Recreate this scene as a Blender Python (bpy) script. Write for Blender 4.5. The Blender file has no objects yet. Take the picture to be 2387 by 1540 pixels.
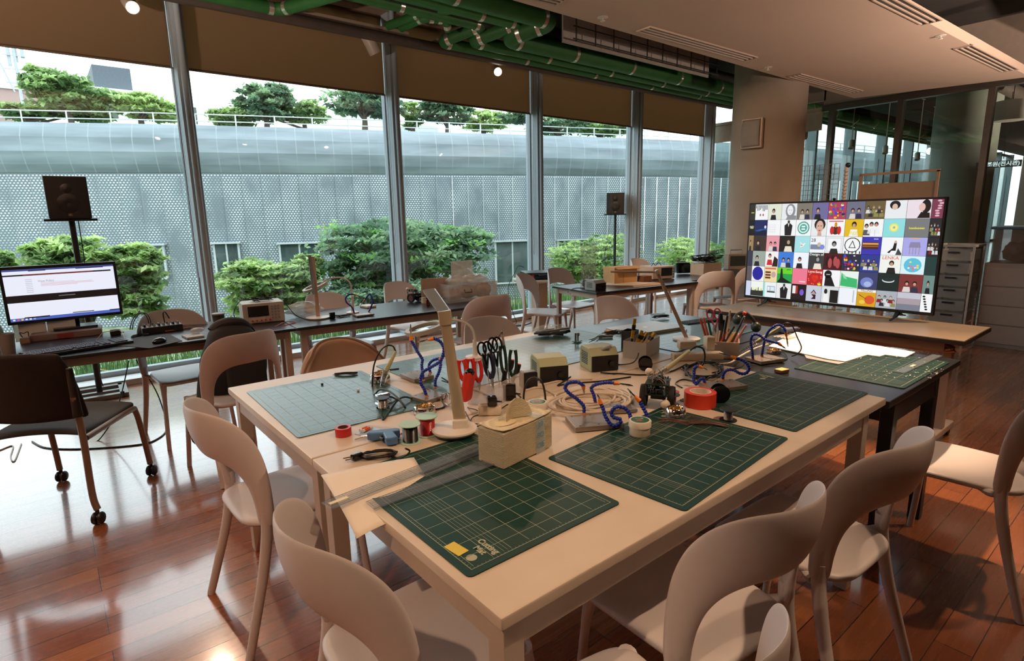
import bpy, bmesh, math, random
from mathutils import Vector, Matrix, Euler
PI = math.pi
R = math.radians
random.seed(7)
SC = bpy.context.scene
COL = SC.collection

# ------------------------------------------------------------------ camera
FPX = 1329.53
CAM = Vector((0, 0, 1.457))
_yaw, _pit, _rol = 0.88825259, 0.19524278, -0.01910661
_f = Vector((math.cos(_yaw)*math.cos(_pit), math.sin(_yaw)*math.cos(_pit), -math.sin(_pit)))
_r0 = Vector((math.sin(_yaw), -math.cos(_yaw), 0))
_u0 = _r0.cross(_f)
_r = _r0*math.cos(_rol) + _u0*math.sin(_rol)
_u = -_r0*math.sin(_rol) + _u0*math.cos(_rol)
cam_data = bpy.data.cameras.new('camera')
cam_data.sensor_width = 36
cam_data.lens = FPX/2387*36
cam_data.clip_start = 0.05
cam_data.clip_end = 400
cam = bpy.data.objects.new('camera', cam_data)
COL.objects.link(cam)
M3 = Matrix((_r, _u, -_f)).transposed()
cam.matrix_world = Matrix.Translation(CAM) @ M3.to_4x4()
SC.camera = cam
SC.view_settings.view_transform = 'Standard'
SC.view_settings.look = 'None'
SC.view_settings.gamma = 1
SC.view_settings.use_curve_mapping = False
SC.view_settings.exposure = 0.0
SC.cycles.max_bounces = 8
SC.cycles.transparent_max_bounces = 24
SC.cycles.caustics_reflective = False
SC.cycles.caustics_refractive = False
SC.cycles.sample_clamp_indirect = 4

# ------------------------------------------------------------------ sky
W = bpy.data.worlds.new('overcast_sky')
SC.world = W
W.use_nodes = True
_n = W.node_tree
_n.nodes.clear()
_o = _n.nodes.new('ShaderNodeOutputWorld'); _b = _n.nodes.new('ShaderNodeBackground')
_tc = _n.nodes.new('ShaderNodeTexCoord'); _sx = _n.nodes.new('ShaderNodeSeparateXYZ')
_cr = _n.nodes.new('ShaderNodeValToRGB')
_cr.color_ramp.elements[0].position = 0.45; _cr.color_ramp.elements[0].color = (0.20, 0.24, 0.22, 1)
_cr.color_ramp.elements[1].position = 0.52; _cr.color_ramp.elements[1].color = (0.86, 0.96, 1.0, 1)
_mp = _n.nodes.new('ShaderNodeMath'); _mp.operation = 'MULTIPLY_ADD'; _mp.inputs[1].default_value = 0.5; _mp.inputs[2].default_value = 0.5
_n.links.new(_tc.outputs['Generated'], _sx.inputs[0]); _n.links.new(_sx.outputs['Z'], _mp.inputs[0])
_n.links.new(_mp.outputs[0], _cr.inputs[0]); _n.links.new(_cr.outputs[0], _b.inputs[0])
_b.inputs[1].default_value = 4.0
_n.links.new(_b.outputs[0], _o.inputs[0])

# ------------------------------------------------------------------ spots (each sits in the mouth of a lamp built below)
WARM = (1.0, 0.65, 0.41)
def spot(loc, aim, watts, size=70, blend=0.5, rad=0.03, col=WARM):
    l = bpy.data.lights.new('spot_light', 'SPOT'); l.energy = watts; l.color = col
    l.spot_size = R(size); l.spot_blend = blend; l.shadow_soft_size = rad
    o = bpy.data.objects.new('spot_light', l); COL.objects.link(o)
    o.location = loc; d = Vector(aim)-Vector(loc)
    o.rotation_euler = d.to_track_quat('-Z', 'Y').to_euler()
    return o
LAMPS = [  # location, aim, watts, cone
    ((4.81, 6.10, 3.28), (2.6, 0.9, 0.75), 150, 32),
    ((0.88, 6.10, 3.263), (1.3, 1.9, 0.3), 95, 44),
    ((2.0, -0.05, 3.05), (1.05, 1.15, 0.75), 145, 52),
    ((3.35, 1.55, 3.05), (3.12, 1.22, 0.74), 520, 36),
    ((3.60, -0.2, 3.05), (3.1, 0.5, 0.3), 130, 56),
    ((2.4, 3.2, 3.05), (2.4, 3.5, 0.7), 50, 80),  # unseen spot added to lift the back worktables
    ((5.2, 0.2, 3.05), (4.6, 1.7, 0.7), 120, 60),  # unseen spot added to light the television table
    ((3.0, 2.9, 3.05), (6.6, 4.1, 1.3), 260, 56),  # unseen spot added to brighten the far desks and column
    ((8.2, 0.2, 3.05), (9.0, 2.3, 1.0), 200, 84),  # wide unseen spot added as fill for the drawer tower and cabinet
    ((-1.2, 0.4, 3.0), (0.4, 1.5, 0.6), 120, 50),
]
for a in LAMPS: spot(a[0], a[1], a[2], a[3])

UPL = [((3.4, -1.3, 1.75), 60), ((6.6, -1.0, 1.75), 600), ((9.0, -0.6, 1.75), 200), ((-1.6, 3.2, 1.75), 420), ((-0.9, -0.9, 1.75), 12), ((13.5, 0.6, 1.75), 260)]
for q_, w_ in UPL:      # uplights added out of view to fill the ceiling and room with light
    l = bpy.data.lights.new('added_fill_uplight', 'AREA'); l.shape = 'DISK'; l.size = 0.24; l.energy = w_; l.color = (1.0, 0.75, 0.60); l.spread = R(160)
    o = bpy.data.objects.new('added_fill_uplight', l); COL.objects.link(o); o.location = q_; o.rotation_euler = (PI, 0, 0)

# ------------------------------------------------------------------ pixel -> place helpers (one ray, one real plane)
def ray(px, py):
    return _f + _r*((px-1193.5)/FPX) - _u*((py-770)/FPX)
def P(px, py, z):
    d = ray(px, py); return CAM + d*((z-CAM.z)/d.z)
def PX(px, py, x):
    d = ray(px, py); return CAM + d*(x/d.x)
def PY(px, py, y):
    d = ray(px, py); return CAM + d*(y/d.y)
def PV(px, py, base, lean=0.0):
    """point seen at px,py on the upright plane through base that faces the camera side"""
    n = Vector((base[0], base[1], 0)).normalized()
    n = (Matrix.Rotation(lean, 3, 'Z') @ n)
    d = ray(px, py); t = (Vector(base)-CAM).dot(n)/d.dot(n); return CAM + d*t

# ------------------------------------------------------------------ materials
def lin(h):
    if isinstance(h, str):
        h = h.lstrip('#'); h = h if len(h) == 6 else ''.join(q*2 for q in h); c = [int(h[i:i+2], 16)/255 for i in (0, 2, 4)]
    else: c = list(h)
    return tuple(x/12.92 if x <= 0.04045 else ((x+0.055)/1.055)**2.4 for x in c)
MATS = {}
def mat(name, col, rough=0.5, metal=0.0, var=0.06, scale=12, bump=0.0, bscale=80, emit=0, alpha=1, coat=0, trans=0, sss=0, spec=0.5):
    if name in MATS: return MATS[name]
    m = bpy.data.materials.new(name); m.use_nodes = True; MATS[name] = m
    nt = m.node_tree; b = nt.nodes['Principled BSDF']
    c = lin(col)
    tc = nt.nodes.new('ShaderNodeTexCoord')
    if var:
        nz = nt.nodes.new('ShaderNodeTexNoise'); nz.inputs['Scale'].default_value = scale; nz.inputs['Detail'].default_value = 4
        nt.links.new(tc.outputs['Object'], nz.inputs['Vector'])
        rp = nt.nodes.new('ShaderNodeValToRGB')
        rp.color_ramp.elements[0].position = 0.3; rp.color_ramp.elements[1].position = 0.7
        rp.color_ramp.elements[0].color = (*[max(0, x*(1-var)) for x in c], 1)
        rp.color_ramp.elements[1].color = (*[min(1, x*(1+var)) for x in c], 1)
        nt.links.new(nz.outputs['Fac'], rp.inputs[0]); nt.links.new(rp.outputs[0], b.inputs['Base Color'])
        if emit: nt.links.new(rp.outputs[0], b.inputs['Emission Color'])
    else:
        b.inputs['Base Color'].default_value = (*c, 1)
        if emit: b.inputs['Emission Color'].default_value = (*c, 1)
    b.inputs['Roughness'].default_value = rough; b.inputs['Metallic'].default_value = metal
    b.inputs['Specular IOR Level'].default_value = spec
    b.inputs['Alpha'].default_value = alpha; b.inputs['Coat Weight'].default_value = coat
    b.inputs['Transmission Weight'].default_value = trans
    if emit: b.inputs['Emission Strength'].default_value = emit
    if bump:
        n2 = nt.nodes.new('ShaderNodeTexNoise'); n2.inputs['Scale'].default_value = bscale
        bp = nt.nodes.new('ShaderNodeBump'); bp.inputs['Strength'].default_value = bump; bp.inputs['Distance'].default_value = 0.005
        nt.links.new(tc.outputs['Object'], n2.inputs['Vector']); nt.links.new(n2.outputs['Fac'], bp.inputs['Height'])
        nt.links.new(bp.outputs[0], b.inputs['Normal'])
    return m
def glass_mat(name, tint=(0.93, 0.97, 0.96), refl=1.0, rough=0.02, base=0.03):
    if name in MATS: return MATS[name]
    m = bpy.data.materials.new(name); m.use_nodes = True; MATS[name] = m
    nt = m.node_tree; nt.nodes.clear()
    o = nt.nodes.new('ShaderNodeOutputMaterial'); mx = nt.nodes.new('ShaderNodeMixShader')
    tr = nt.nodes.new('ShaderNodeBsdfTransparent'); gl = nt.nodes.new('ShaderNodeBsdfGlossy')
    fw = nt.nodes.new('ShaderNodeLayerWeight'); fw.inputs['Blend'].default_value = 0.5
    lw = nt.nodes.new('ShaderNodeMath'); lw.operation = 'POWER'; lw.inputs[1].default_value = 4.5; nt.links.new(fw.outputs['Facing'], lw.inputs[0])
    ma = nt.nodes.new('ShaderNodeMath'); ma.operation = 'MULTIPLY_ADD'; ma.inputs[1].default_value = refl; ma.inputs[2].default_value = base
    tr.inputs[0].default_value = (*tint, 1); gl.inputs['Roughness'].default_value = rough
    nt.links.new(lw.outputs[0], ma.inputs[0]); nt.links.new(ma.outputs[0], mx.inputs[0])
    nt.links.new(tr.outputs[0], mx.inputs[1]); nt.links.new(gl.outputs[0], mx.inputs[2]); nt.links.new(mx.outputs[0], o.inputs[0])
    return m
def film_mat(name, col, alpha, rough=0.3):
    return mat(name, col, rough=rough, var=0.0, alpha=alpha)
def vcol_mat(name, emit=0.0, rough=0.5):
    if name in MATS: return MATS[name]
    m = bpy.data.materials.new(name); m.use_nodes = True; MATS[name] = m
    nt = m.node_tree; b = nt.nodes['Principled BSDF']
    a = nt.nodes.new('ShaderNodeVertexColor'); a.layer_name = 'Col'
    nt.links.new(a.outputs[0], b.inputs['Base Color']); b.inputs['Roughness'].default_value = rough
    if emit:
        nt.links.new(a.outputs[0], b.inputs['Emission Color']); b.inputs['Emission Strength'].default_value = emit
        b.inputs['Base Color'].default_value = (0, 0, 0, 1)
        for l in list(b.inputs['Base Color'].links): nt.links.remove(l)
        b.inputs['Base Color'].default_value = (0.01, 0.01, 0.01, 1)
    return m

# ------------------------------------------------------------------ mesh builder
class MB:
    def __init__(s): s.v = []; s.f = []; s.c = None; s.wn = False
    def add(s, vs, fs):
        n = len(s.v); s.v += [tuple(v) for v in vs]; s.f += [tuple(i+n for i in f) for f in fs]; return s
    def box(s, c, d, rz=0, rx=0, ry=0, bev=0.0):
        x, y, z = d[0]/2, d[1]/2, d[2]/2
        m = Euler((rx, ry, rz)).to_matrix(); c = Vector(c)
        if bev <= 0:
            vs = [c + m @ Vector((a*x, b*y, e*z)) for a in (-1, 1) for b in (-1, 1) for e in (-1, 1)]
            return s.add(vs, [(0, 1, 3, 2), (4, 6, 7, 5), (0, 4, 5, 1), (2, 3, 7, 6), (0, 2, 6, 4), (1, 5, 7, 3)])
        b = min(bev, x*0.99, y*0.99, z*0.99); s.wn = True
        bm = bmesh.new(); bmesh.ops.create_cube(bm, size=1)
        for v in bm.verts: v.co = Vector((v.co.x*2*x, v.co.y*2*y, v.co.z*2*z))
        bmesh.ops.bevel(bm, geom=bm.edges[:], offset=b, segments=2, profile=0.5, affect='EDGES')
        vs = [c + m @ v.co for v in bm.verts]; fs = [[v.index for v in f.verts] for f in bm.faces]
        bm.free(); return s.add(vs, fs)
    def cyl(s, a, b, r0, r1=None, n=16, cap=True):
        a = Vector(a); b = Vector(b); r1 = r0 if r1 is None else r1
        d = (b-a); q = d.to_track_quat('Z', 'Y').to_matrix()
        vs = []
        for p, r in ((a, r0), (b, r1)):
            for i in range(n):
                t = 2*PI*i/n; vs.append(p + q @ Vector((r*math.cos(t), r*math.sin(t), 0)))
        fs = [(i, (i+1) % n, n+(i+1) % n, n+i) for i in range(n)]
        if cap: fs += [tuple(range(n-1, -1, -1)), tuple(range(n, 2*n))]
        return s.add(vs, fs)
    def tube(s, pts, r, n=8, flat=1.0, closed=False):
        pts = [Vector(p) for p in pts]; N = len(pts); vs = []; up = None
        for i, p in enumerate(pts):
            if closed: d = pts[(i+1) % N]-pts[i-1]
            else: d = pts[min(i+1, N-1)]-pts[max(i-1, 0)]
            if d.length < 1e-9: d = Vector((0, 0, 1))
            d.normalize()
            if up is None:
                up = Vector((0, 0, 1)) if abs(d.z) < 0.9 else Vector((1, 0, 0))
            a = up - d*up.dot(d)
            if a.length < 1e-6: a = d.orthogonal()
            a.normalize(); up = a; b = d.cross(a)
            rr = r[i] if isinstance(r, (list, tuple)) else r
            for k in range(n):
                t = 2*PI*k/n; vs.append(p + a*(rr*math.cos(t)*flat) + b*(rr*math.sin(t)))
        fs = []
        M = N if closed else N-1
        for i in range(M):
            j = (i+1) % N
            for k in range(n):
                fs.append((i*n+k, i*n+(k+1) % n, j*n+(k+1) % n, j*n+k))
        if not closed: fs += [tuple(range(n-1, -1, -1)), tuple((N-1)*n+k for k in range(n))]
        return s.add(vs, fs)
    def lathe(s, prof, n=24, c=(0, 0, 0), axis='Z', cap=True):
        c = Vector(c); vs = []
        for r, z in prof:
            for k in range(n):
                t = 2*PI*k/n; p = Vector((r*math.cos(t), r*math.sin(t), z))
                if axis == 'X': p = Vector((p.z, p.x, p.y))
                elif axis == 'Y': p = Vector((p.x, p.z, p.y))
                vs.append(c+p)
        fs = []; N = len(prof)
        for i in range(N-1):
            for k in range(n): fs.append((i*n+k, i*n+(k+1) % n, (i+1)*n+(k+1) % n, (i+1)*n+k))
        if cap and not (N == 2 and abs(prof[0][1]-prof[1][1]) < 1e-6):
            if prof[0][0] > 1e-6: fs.append(tuple(range(n-1, -1, -1)))
            if prof[-1][0] > 1e-6: fs.append(tuple((N-1)*n+k for k in range(n)))
        return s.add(vs, fs)
    def ball(s, c, r, n=10, sx=1, sy=1, sz=1):
        m = max(4, n//2)
        prof = [(max(1e-5, math.sin(PI*i/m)), -math.cos(PI*i/m)) for i in range(m+1)]
        k = len(s.v); s.lathe(prof, n, (0, 0, 0), cap=False)
        for i in range(k, len(s.v)):
            v = s.v[i]; s.v[i] = (c[0]+v[0]*r*sx, c[1]+v[1]*r*sy, c[2]+v[2]*r*sz)
        return s
    def prism(s, pts, z0, z1):
        n = len(pts)
        vs = [(p[0], p[1], z0) for p in pts]+[(p[0], p[1], z1) for p in pts]
        fs = [tuple(range(n-1, -1, -1)), tuple(range(n, 2*n))]+[(i, (i+1) % n, n+(i+1) % n, n+i) for i in range(n)]
        return s.add(vs, fs)
    def quad(s, a, b, c, d): return s.add([a, b, c, d], [(0, 1, 2, 3)])
    def grid(s, fn, nu, nv):
        vs = [fn(i/nu, j/nv) for i in range(nu+1) for j in range(nv+1)]
        return s.add(vs, [(i*(nv+1)+j, (i+1)*(nv+1)+j, (i+1)*(nv+1)+j+1, i*(nv+1)+j+1) for i in range(nu) for j in range(nv)])
    def xform(s, m, start=0):
        for i in range(start, len(s.v)): s.v[i] = tuple(m @ Vector(s.v[i]))
        return s
    def build(s, name, m, parent=None, loc=None, rz=0, smooth=True, angle=40, sub=0, solid=0, bevel=0, label=None):
        me = bpy.data.meshes.new(name); me.from_pydata(s.v, [], s.f); me.validate(); me.update()
        bm = bmesh.new(); bm.from_mesh(me); bmesh.ops.recalc_face_normals(bm, faces=bm.faces)
        if smooth:
            lim = R(angle)
            for f in bm.faces: f.smooth = True
            for e in bm.edges:
                if len(e.link_faces) == 2 and e.calc_face_angle(0) > lim: e.smooth = False
        bm.to_mesh(me); bm.free()
        if m: me.materials.append(m)
        if s.c:
            a = me.color_attributes.new('Col', 'FLOAT_COLOR', 'CORNER')
            for p in me.polygons:
                for li in p.loop_indices: a.data[li].color = (*s.c[p.index], 1)
        o = bpy.data.objects.new(name, me); COL.objects.link(o)
        if parent is not None: o.parent = parent
        if loc is not None: o.location = loc
        if rz: o.rotation_euler = (0, 0, rz)
        if solid:
            md = o.modifiers.new('solid', 'SOLIDIFY'); md.thickness = solid; md.offset = 0
        if bevel:
            md = o.modifiers.new('bevel', 'BEVEL'); md.width = bevel; md.segments = 2; md.limit_method = 'ANGLE'
        if sub:
            md = o.modifiers.new('sub', 'SUBSURF'); md.levels = sub; md.render_levels = sub
        if s.wn and smooth and not sub:
            md = o.modifiers.new('wn', 'WEIGHTED_NORMAL'); md.keep_sharp = True
        if label: o['label'] = label
        return o
def thing(name, label, cat, loc=(0, 0, 0), rz=0, group=None):
    o = bpy.data.objects.new(name, None); COL.objects.link(o); o.empty_display_size = 0.05
    o.location = loc; o.rotation_euler = (0, 0, rz); o['label'] = label; o['category'] = cat
    if group: o['group'] = group
    return o
def tag(o, label, cat, group=None):
    o['label'] = label; o['category'] = cat
    if group: o['group'] = group
    return o
def struct(o): o['kind'] = 'structure'; return o
def dup(root, loc, rz, label=None, group=None):
    r = root.copy(); COL.objects.link(r); r.location = loc; r.rotation_euler = (0, 0, rz)
    if label: r['label'] = label
    if group: r['group'] = group
    def kids(a, b):
        for ch in list(a.children):
            if ch.name.startswith('\0'): continue
            c = ch.copy(); COL.objects.link(c); c.parent = b; kids(ch, c)
    kids(root, r)
    return r
def smoothpath(pts, k=6, closed=False):
    pts = [Vector(p) for p in pts]; out = []; n = len(pts)
    rng = range(n if closed else n-1)
    for i in rng:
        if closed: p0, p1, p2, p3 = pts[i-1], pts[i], pts[(i+1) % n], pts[(i+2) % n]
        else: p0, p1, p2, p3 = pts[max(i-1, 0)], pts[i], pts[i+1], pts[min(i+2, n-1)]
        for j in range(k):
            t = j/k; out.append(0.5*((2*p1)+(-p0+p2)*t+(2*p0-5*p1+4*p2-p3)*t*t+(-p0+3*p1-3*p2+p3)*t**3))
    if not closed: out.append(pts[-1])
    return out
def textobj(s, size, m, parent, loc, rot=(0, 0, 0), name='lettering', align='CENTER', ext=0.0005, sx=1.0, bold=0.0):
    cu = bpy.data.curves.new(name, 'FONT'); cu.body = s; cu.size = size; cu.align_x = align; cu.align_y = 'CENTER'
    cu.extrude = ext; cu.offset = bold; cu.resolution_u = 3
    t = bpy.data.objects.new(name, cu); COL.objects.link(t)
    dg = bpy.context.evaluated_depsgraph_get(); dg.update()
    me = bpy.data.meshes.new_from_object(t.evaluated_get(dg))
    bpy.data.objects.remove(t)
    me.materials.clear(); me.materials.append(m)
    o = bpy.data.objects.new(name, me); COL.objects.link(o); o.parent = parent; o.location = loc; o.rotation_euler = rot; o.scale = (sx, 1, 1)
    return o

TW, TB, TD = 0.76, 0.735, 0.735        # white tables, black tables, window desks
# ------------------------------------------------------------------ materials used often
M_white = mat('white_plastic', '#d4cbc8', 0.42, var=0.03, scale=6, bump=0.03, bscale=300)
M_tablew = mat('white_laminate', '#cfbfaa', 0.38, var=0.04, scale=9)
M_tleg = mat('painted_table_frame', '#b8a898', 0.45, var=0.05)
M_black = mat('black_plastic', '#0b0b0c', 0.4, var=0.1)
M_blackg = mat('black_gloss', '#08080a', 0.15, var=0.1)
M_btop = mat('black_laminate', '#1b1d1f', 0.28, var=0.15)
M_steel = mat('brushed_steel', '#b9bcc0', 0.25, 1.0, var=0.05)
M_chrome = mat('chrome', '#e0e0e0', 0.08, 1.0, var=0.02)
M_alum = mat('grey_aluminium', '#a9b4bb', 0.45, 0.3, var=0.04)
M_cable = mat('black_rubber_cable', '#0e0d0d', 0.45, var=0.1)
M_wcable = mat('white_cable_sheath', '#cdbfae', 0.5, var=0.05)
M_orange = mat('orange_nozzle', '#e07a12', 0.35, var=0.05)
M_blue = mat('blue_flexible_hose', '#0a2590', 0.3, var=0.08)
M_grey = mat('grey_plastic', '#7d7f80', 0.45)
M_wood = mat('pale_wood', '#c9a37a', 0.5, var=0.12, scale=20)

# ================================================================== THE SETTING
# floor planks along x, 0.12 wide
def floor_mat():
    m = bpy.data.materials.new('oak_plank_floor'); m.use_nodes = True
    nt = m.node_tree; b = nt.nodes['Principled BSDF']; N = nt.nodes.new; L = nt.links.new
    tc = N('ShaderNodeTexCoord'); br = N('ShaderNodeTexBrick')
    br.inputs['Scale'].default_value = 1; br.inputs['Brick Width'].default_value = 1.35; br.inputs['Row Height'].default_value = 0.107
    br.inputs['Mortar Size'].default_value = 0.0017; br.inputs['Mortar Smooth'].default_value = 0.2
    br.offset = 0.37; br.offset_frequency = 3; br.squash = 1
    br.inputs['Color1'].default_value = (0, 0, 0, 1); br.inputs['Color2'].default_value = (1, 1, 1, 1); br.inputs['Mortar'].default_value = (0.5, 0.5, 0.5, 1)
    mp = N('ShaderNodeMapping'); L(tc.outputs['Object'], mp.inputs[0]); L(mp.outputs[0], br.inputs['Vector'])
    rp = N('ShaderNodeValToRGB'); e = rp.color_ramp.elements
    e[0].color = (*lin('#7e4526'), 1); e[1].color = (*lin('#a4683c'), 1); e[0].position = 0; e[1].position = 1
    x = rp.color_ramp.elements.new(0.5); x.color = (*lin('#935530'), 1)
    L(br.outputs['Color'], rp.inputs[0])
    g = N('ShaderNodeTexNoise'); g.inputs['Scale'].default_value = 5; g.inputs['Detail'].default_value = 6; g.inputs['Roughness'].default_value = 0.6
    gm = N('ShaderNodeMapping'); gm.inputs['Scale'].default_value = (0.5, 9, 1); L(tc.outputs['Object'], gm.inputs[0]); L(gm.outputs[0], g.inputs['Vector'])
    gr = N('ShaderNodeValToRGB'); gr.color_ramp.elements[0].color = (0.90, 0.885, 0.87, 1); gr.color_ramp.elements[1].color = (1.08, 1.07, 1.06, 1)
    gr.color_ramp.elements[0].position = 0.3; gr.color_ramp.elements[1].position = 0.7
    L(g.outputs['Fac'], gr.inputs[0])
    mu = N('ShaderNodeMixRGB'); mu.blend_type = 'MULTIPLY'; mu.inputs[0].default_value = 1; L(rp.outputs[0], mu.inputs[1]); L(gr.outputs[0], mu.inputs[2])
    mo = N('ShaderNodeMixRGB'); mo.inputs[2].default_value = (*lin('#2a130a'), 1); L(br.outputs['Fac'], mo.inputs[0]); L(mu.outputs[0], mo.inputs[1])
    L(mo.outputs[0], b.inputs['Base Color'])
    b.inputs['Roughness'].default_value = 0.24; b.inputs['Specular IOR Level'].default_value = 0.6
    b.inputs['Coat Weight'].default_value = 1.0; b.inputs['Coat Roughness'].default_value = 0.10; b.inputs['Coat IOR'].default_value = 1.65
    rr = N('ShaderNodeMapRange'); rr.inputs[3].default_value = 0.2; rr.inputs[4].default_value = 0.34; L(g.outputs['Fac'], rr.inputs[0]); L(rr.outputs[0], b.inputs['Roughness'])
    bp = N('ShaderNodeBump'); bp.inputs['Strength'].default_value = 0.5; bp.inputs['Distance'].default_value = 0.002; bp.invert = True
    L(br.outputs['Fac'], bp.inputs['Height']); L(bp.outputs[0], b.inputs['Normal'])
    return m
YW = 6.55
fl = MB(); fl.box((17, 0.75, -0.06), (42, 11.7, 0.12)); struct(fl.build('floor', floor_mat(), smooth=False))
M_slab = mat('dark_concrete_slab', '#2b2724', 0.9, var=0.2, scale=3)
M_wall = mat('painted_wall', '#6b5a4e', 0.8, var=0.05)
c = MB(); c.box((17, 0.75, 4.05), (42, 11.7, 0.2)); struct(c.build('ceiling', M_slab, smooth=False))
w = MB(); w.box((17, -5.15, 1.95), (42, 0.2, 4.0)); struct(w.build('wall_back', M_wall, smooth=False))
w = MB(); w.box((-4.05, 0.75, 1.95), (0.2, 11.7, 4.0)); struct(w.build('wall_left', M_wall, smooth=False))
w = MB(); w.box((38.05, 0.75, 1.95), (0.2, 11.7, 4.0)); struct(w.build('wall_right', M_wall, smooth=False))
# hung ceiling panel
ZP = 3.09
pa = [(-3.9, 3.66), tuple(P(1991, 229, ZP)[:2]), tuple(P(2400, 179, ZP)[:2]), (P(2040, 0, ZP).x, 1.93), (-3.9, 1.93)]
M_panel = mat('painted_plasterboard', '#c2ab9a', 0.75, var=0.02, scale=2)
p = MB(); p.prism(pa, ZP, ZP+0.10); pan = struct(p.build('ceiling', M_panel, smooth=False)); pan['label'] = 'pale hung plasterboard ceiling panel'


# window wall
XM = [PY(443, 350, 6.42).x, PY(919, 400, 6.42).x, PY(1246, 400, 6.42).x, PY(1476, 400, 6.42).x, PY(1643, 400, 6.42).x]
step = (XM[4]-XM[0])/4
xs = [XM[0]-2*step, XM[0]-step] + XM + [XM[4]+step*k for k in range(1, 12)]
M_mull = mat('pale_blue_grey_mullion', '#a9b7bf', 0.65, 0.0, var=0.02)
M_glassw = glass_mat('window_glass', (0.95, 0.97, 0.97), 1.0, 0.01, 0.05)
M_blind = mat('brown_roller_blind_fabric', '#8d735c', 0.9, var=0.04, scale=200)
_nt = M_blind.node_tree; _o = [n for n in _nt.nodes if n.type == 'OUTPUT_MATERIAL'][0]
_t = _nt.nodes.new('ShaderNodeBsdfTranslucent'); _t.inputs[0].default_value = (*lin('#a88c6e'), 1); _m = _nt.nodes.new('ShaderNodeMixShader'); _m.inputs[0].default_value = 0.5
_nt.links.new(_nt.nodes['Principled BSDF'].outputs[0], _m.inputs[1]); _nt.links.new(_t.outputs[0], _m.inputs[2]); _nt.links.new(_m.outputs[0], _o.inputs[0])
M_sill = mat('white_sill', '#dfe3e4', 0.5)
ZB = 2.90
for i, x in enumerate(xs):
    m = MB(); m.box((x, 6.42, 1.9), (0.10, 0.26, 3.8), bev=0.006)
    if i < 8: m.cyl((x, 6.27, 0.02), (x, 6.27, 3.8), 0.028, n=12)
    m.box((x-0.055, 6.47, 1.45), (0.02, 0.06, 2.9))
    struct(m.build('trim_%d' % (i+1), M_mull, smooth=True))
for i in range(len(xs)-1):
    a, b = xs[i], xs[i+1]; cx = (a+b)/2; wd = b-a-0.10
    fr = MB(); fr.box((cx, 6.50, 0.05), (wd, 0.08, 0.09)); fr.box((cx, 6.50, 3.76), (wd, 0.08, 0.09))
    fr = struct(fr.build('window_%d' % (i+1), M_mull, smooth=False))
    g = MB(); g.box((cx, 6.50, 1.9), (wd+0.02, 0.012, 3.7)); g.build('pane', M_glassw, fr, smooth=False)
    if i < 7:
        s = MB(); s.box((cx, 6.33, 0.025), (wd+0.1, 0.22, 0.05)); s.build('sill', M_sill, fr, smooth=False)
for i in range(1, 6):
    a, b = xs[i], xs[i+1]; cx = (a+b)/2; wd = b-a-0.12
    m = MB(); m.box((cx, 6.44, (ZB+3.8)/2), (wd, 0.006, 3.8-ZB))
    o = m.build('roller_blind', M_blind, smooth=False); tag(o, '', 'blind', 'roller blinds in the window bays')
    o['label'] = ['brown roller blind over the leftmost window bay', 'brown roller blind in the second bay, above the dome-shaped roof tree', 'brown roller blind in the third bay, behind the lit spotlight', 'brown roller blind in the bay above the far loudspeaker', 'brown roller blind in the narrow bay beside the concrete column'][i-1]
    r = MB(); r.cyl((cx-wd/2, 6.44, ZB), (cx+wd/2, 6.44, ZB), 0.012, n=8); r.build('bottom_bar', mat('blind_bar', '#6a5747', 0.5), o)
for i in (1, 2, 3, 4):
    a, b = xs[i], xs[i+1]
    ch = MB(); ch.tube([(b-0.085, 6.36, 3.6), (b-0.085, 6.36, 0.95), (b-0.075, 6.36, 0.92), (b-0.065, 6.36, 0.95), (b-0.065, 6.36, 3.6)], 0.0025, 5)
    tag(ch.build('blind_chain', M_steel), ['thin blind chain at the mullion by the monitor', 'thin blind chain left of the second mullion', 'thin blind chain left of the third mullion', 'thin blind chain left of the fourth mullion'][i-1], 'chain', 'blind pull chains')
# soffit boards above the blinds
M_soff = mat('beige_soffit', '#a8937f', 0.8, var=0.03)
for k, (x0, x1) in enumerate([(-2.5, 0.95), (PY(530, 28, 6.2).x, XM[1]+0.1), (PY(1010, 125, 6.2).x, XM[2]+0.2), (PY(1545, 228, 6.2).x, XM[4]+0.1)]):
    m = MB(); m.box(((x0+x1)/2, 6.2, 3.50), (x1-x0, 0.24, 0.05)); struct(m.build('trim_%d' % (30+k), M_soff, smooth=False))
m = MB(); m.box((4, 6.45, 3.86), (16, 0.35, 0.2)); struct(m.build('trim_40', M_soff, smooth=False))

# glass partition to the right
XG = 10.33
M_post = mat('dark_steel_post', '#6b6259', 0.3, 0.7)
M_beam = mat('grey_brown_beam', '#8f8073', 0.6)
M_glassp = glass_mat('partition_glass', (0.72, 0.78, 0.76), 1.0, 0.01, 0.05)
hz = PX(2150, 228, XG).z
yl = PX(1916, 300, XG).y
m = MB(); m.box((XG, yl/2-2.5+0, hz+0.045), (0.12, yl+5, 0.09)); struct(m.build('trim_41', M_post, smooth=False))
m = MB(); m.box((XG+0.02, yl/2-2.5, hz+0.5), (0.06, yl+5, 0.82)); struct(m.build('wall_front', M_beam, smooth=False))
posts = [PX(q, 300, XG).y for q in (1938, 2096, 2303)]
for k, y in enumerate(posts+[posts[-1]-2.2, posts[-1]-4.2]):
    m = MB(); m.box((XG, y, hz/2), (0.13, 0.075, hz)); struct(m.build('trim_%d' % (42+k), M_post, smooth=False))
yy = [6.4]+posts+[posts[-1]-2.2, posts[-1]-4.2]
for k in range(len(yy)-1):
    g = MB(); g.box((XG, (yy[k]+yy[k+1])/2, hz/2), (0.014, yy[k]-yy[k+1]-0.07, hz)); struct(g.build('window_%d' % (40+k), M_glassp, smooth=False))
z1 = PX(1680, 298, XG).z
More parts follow.
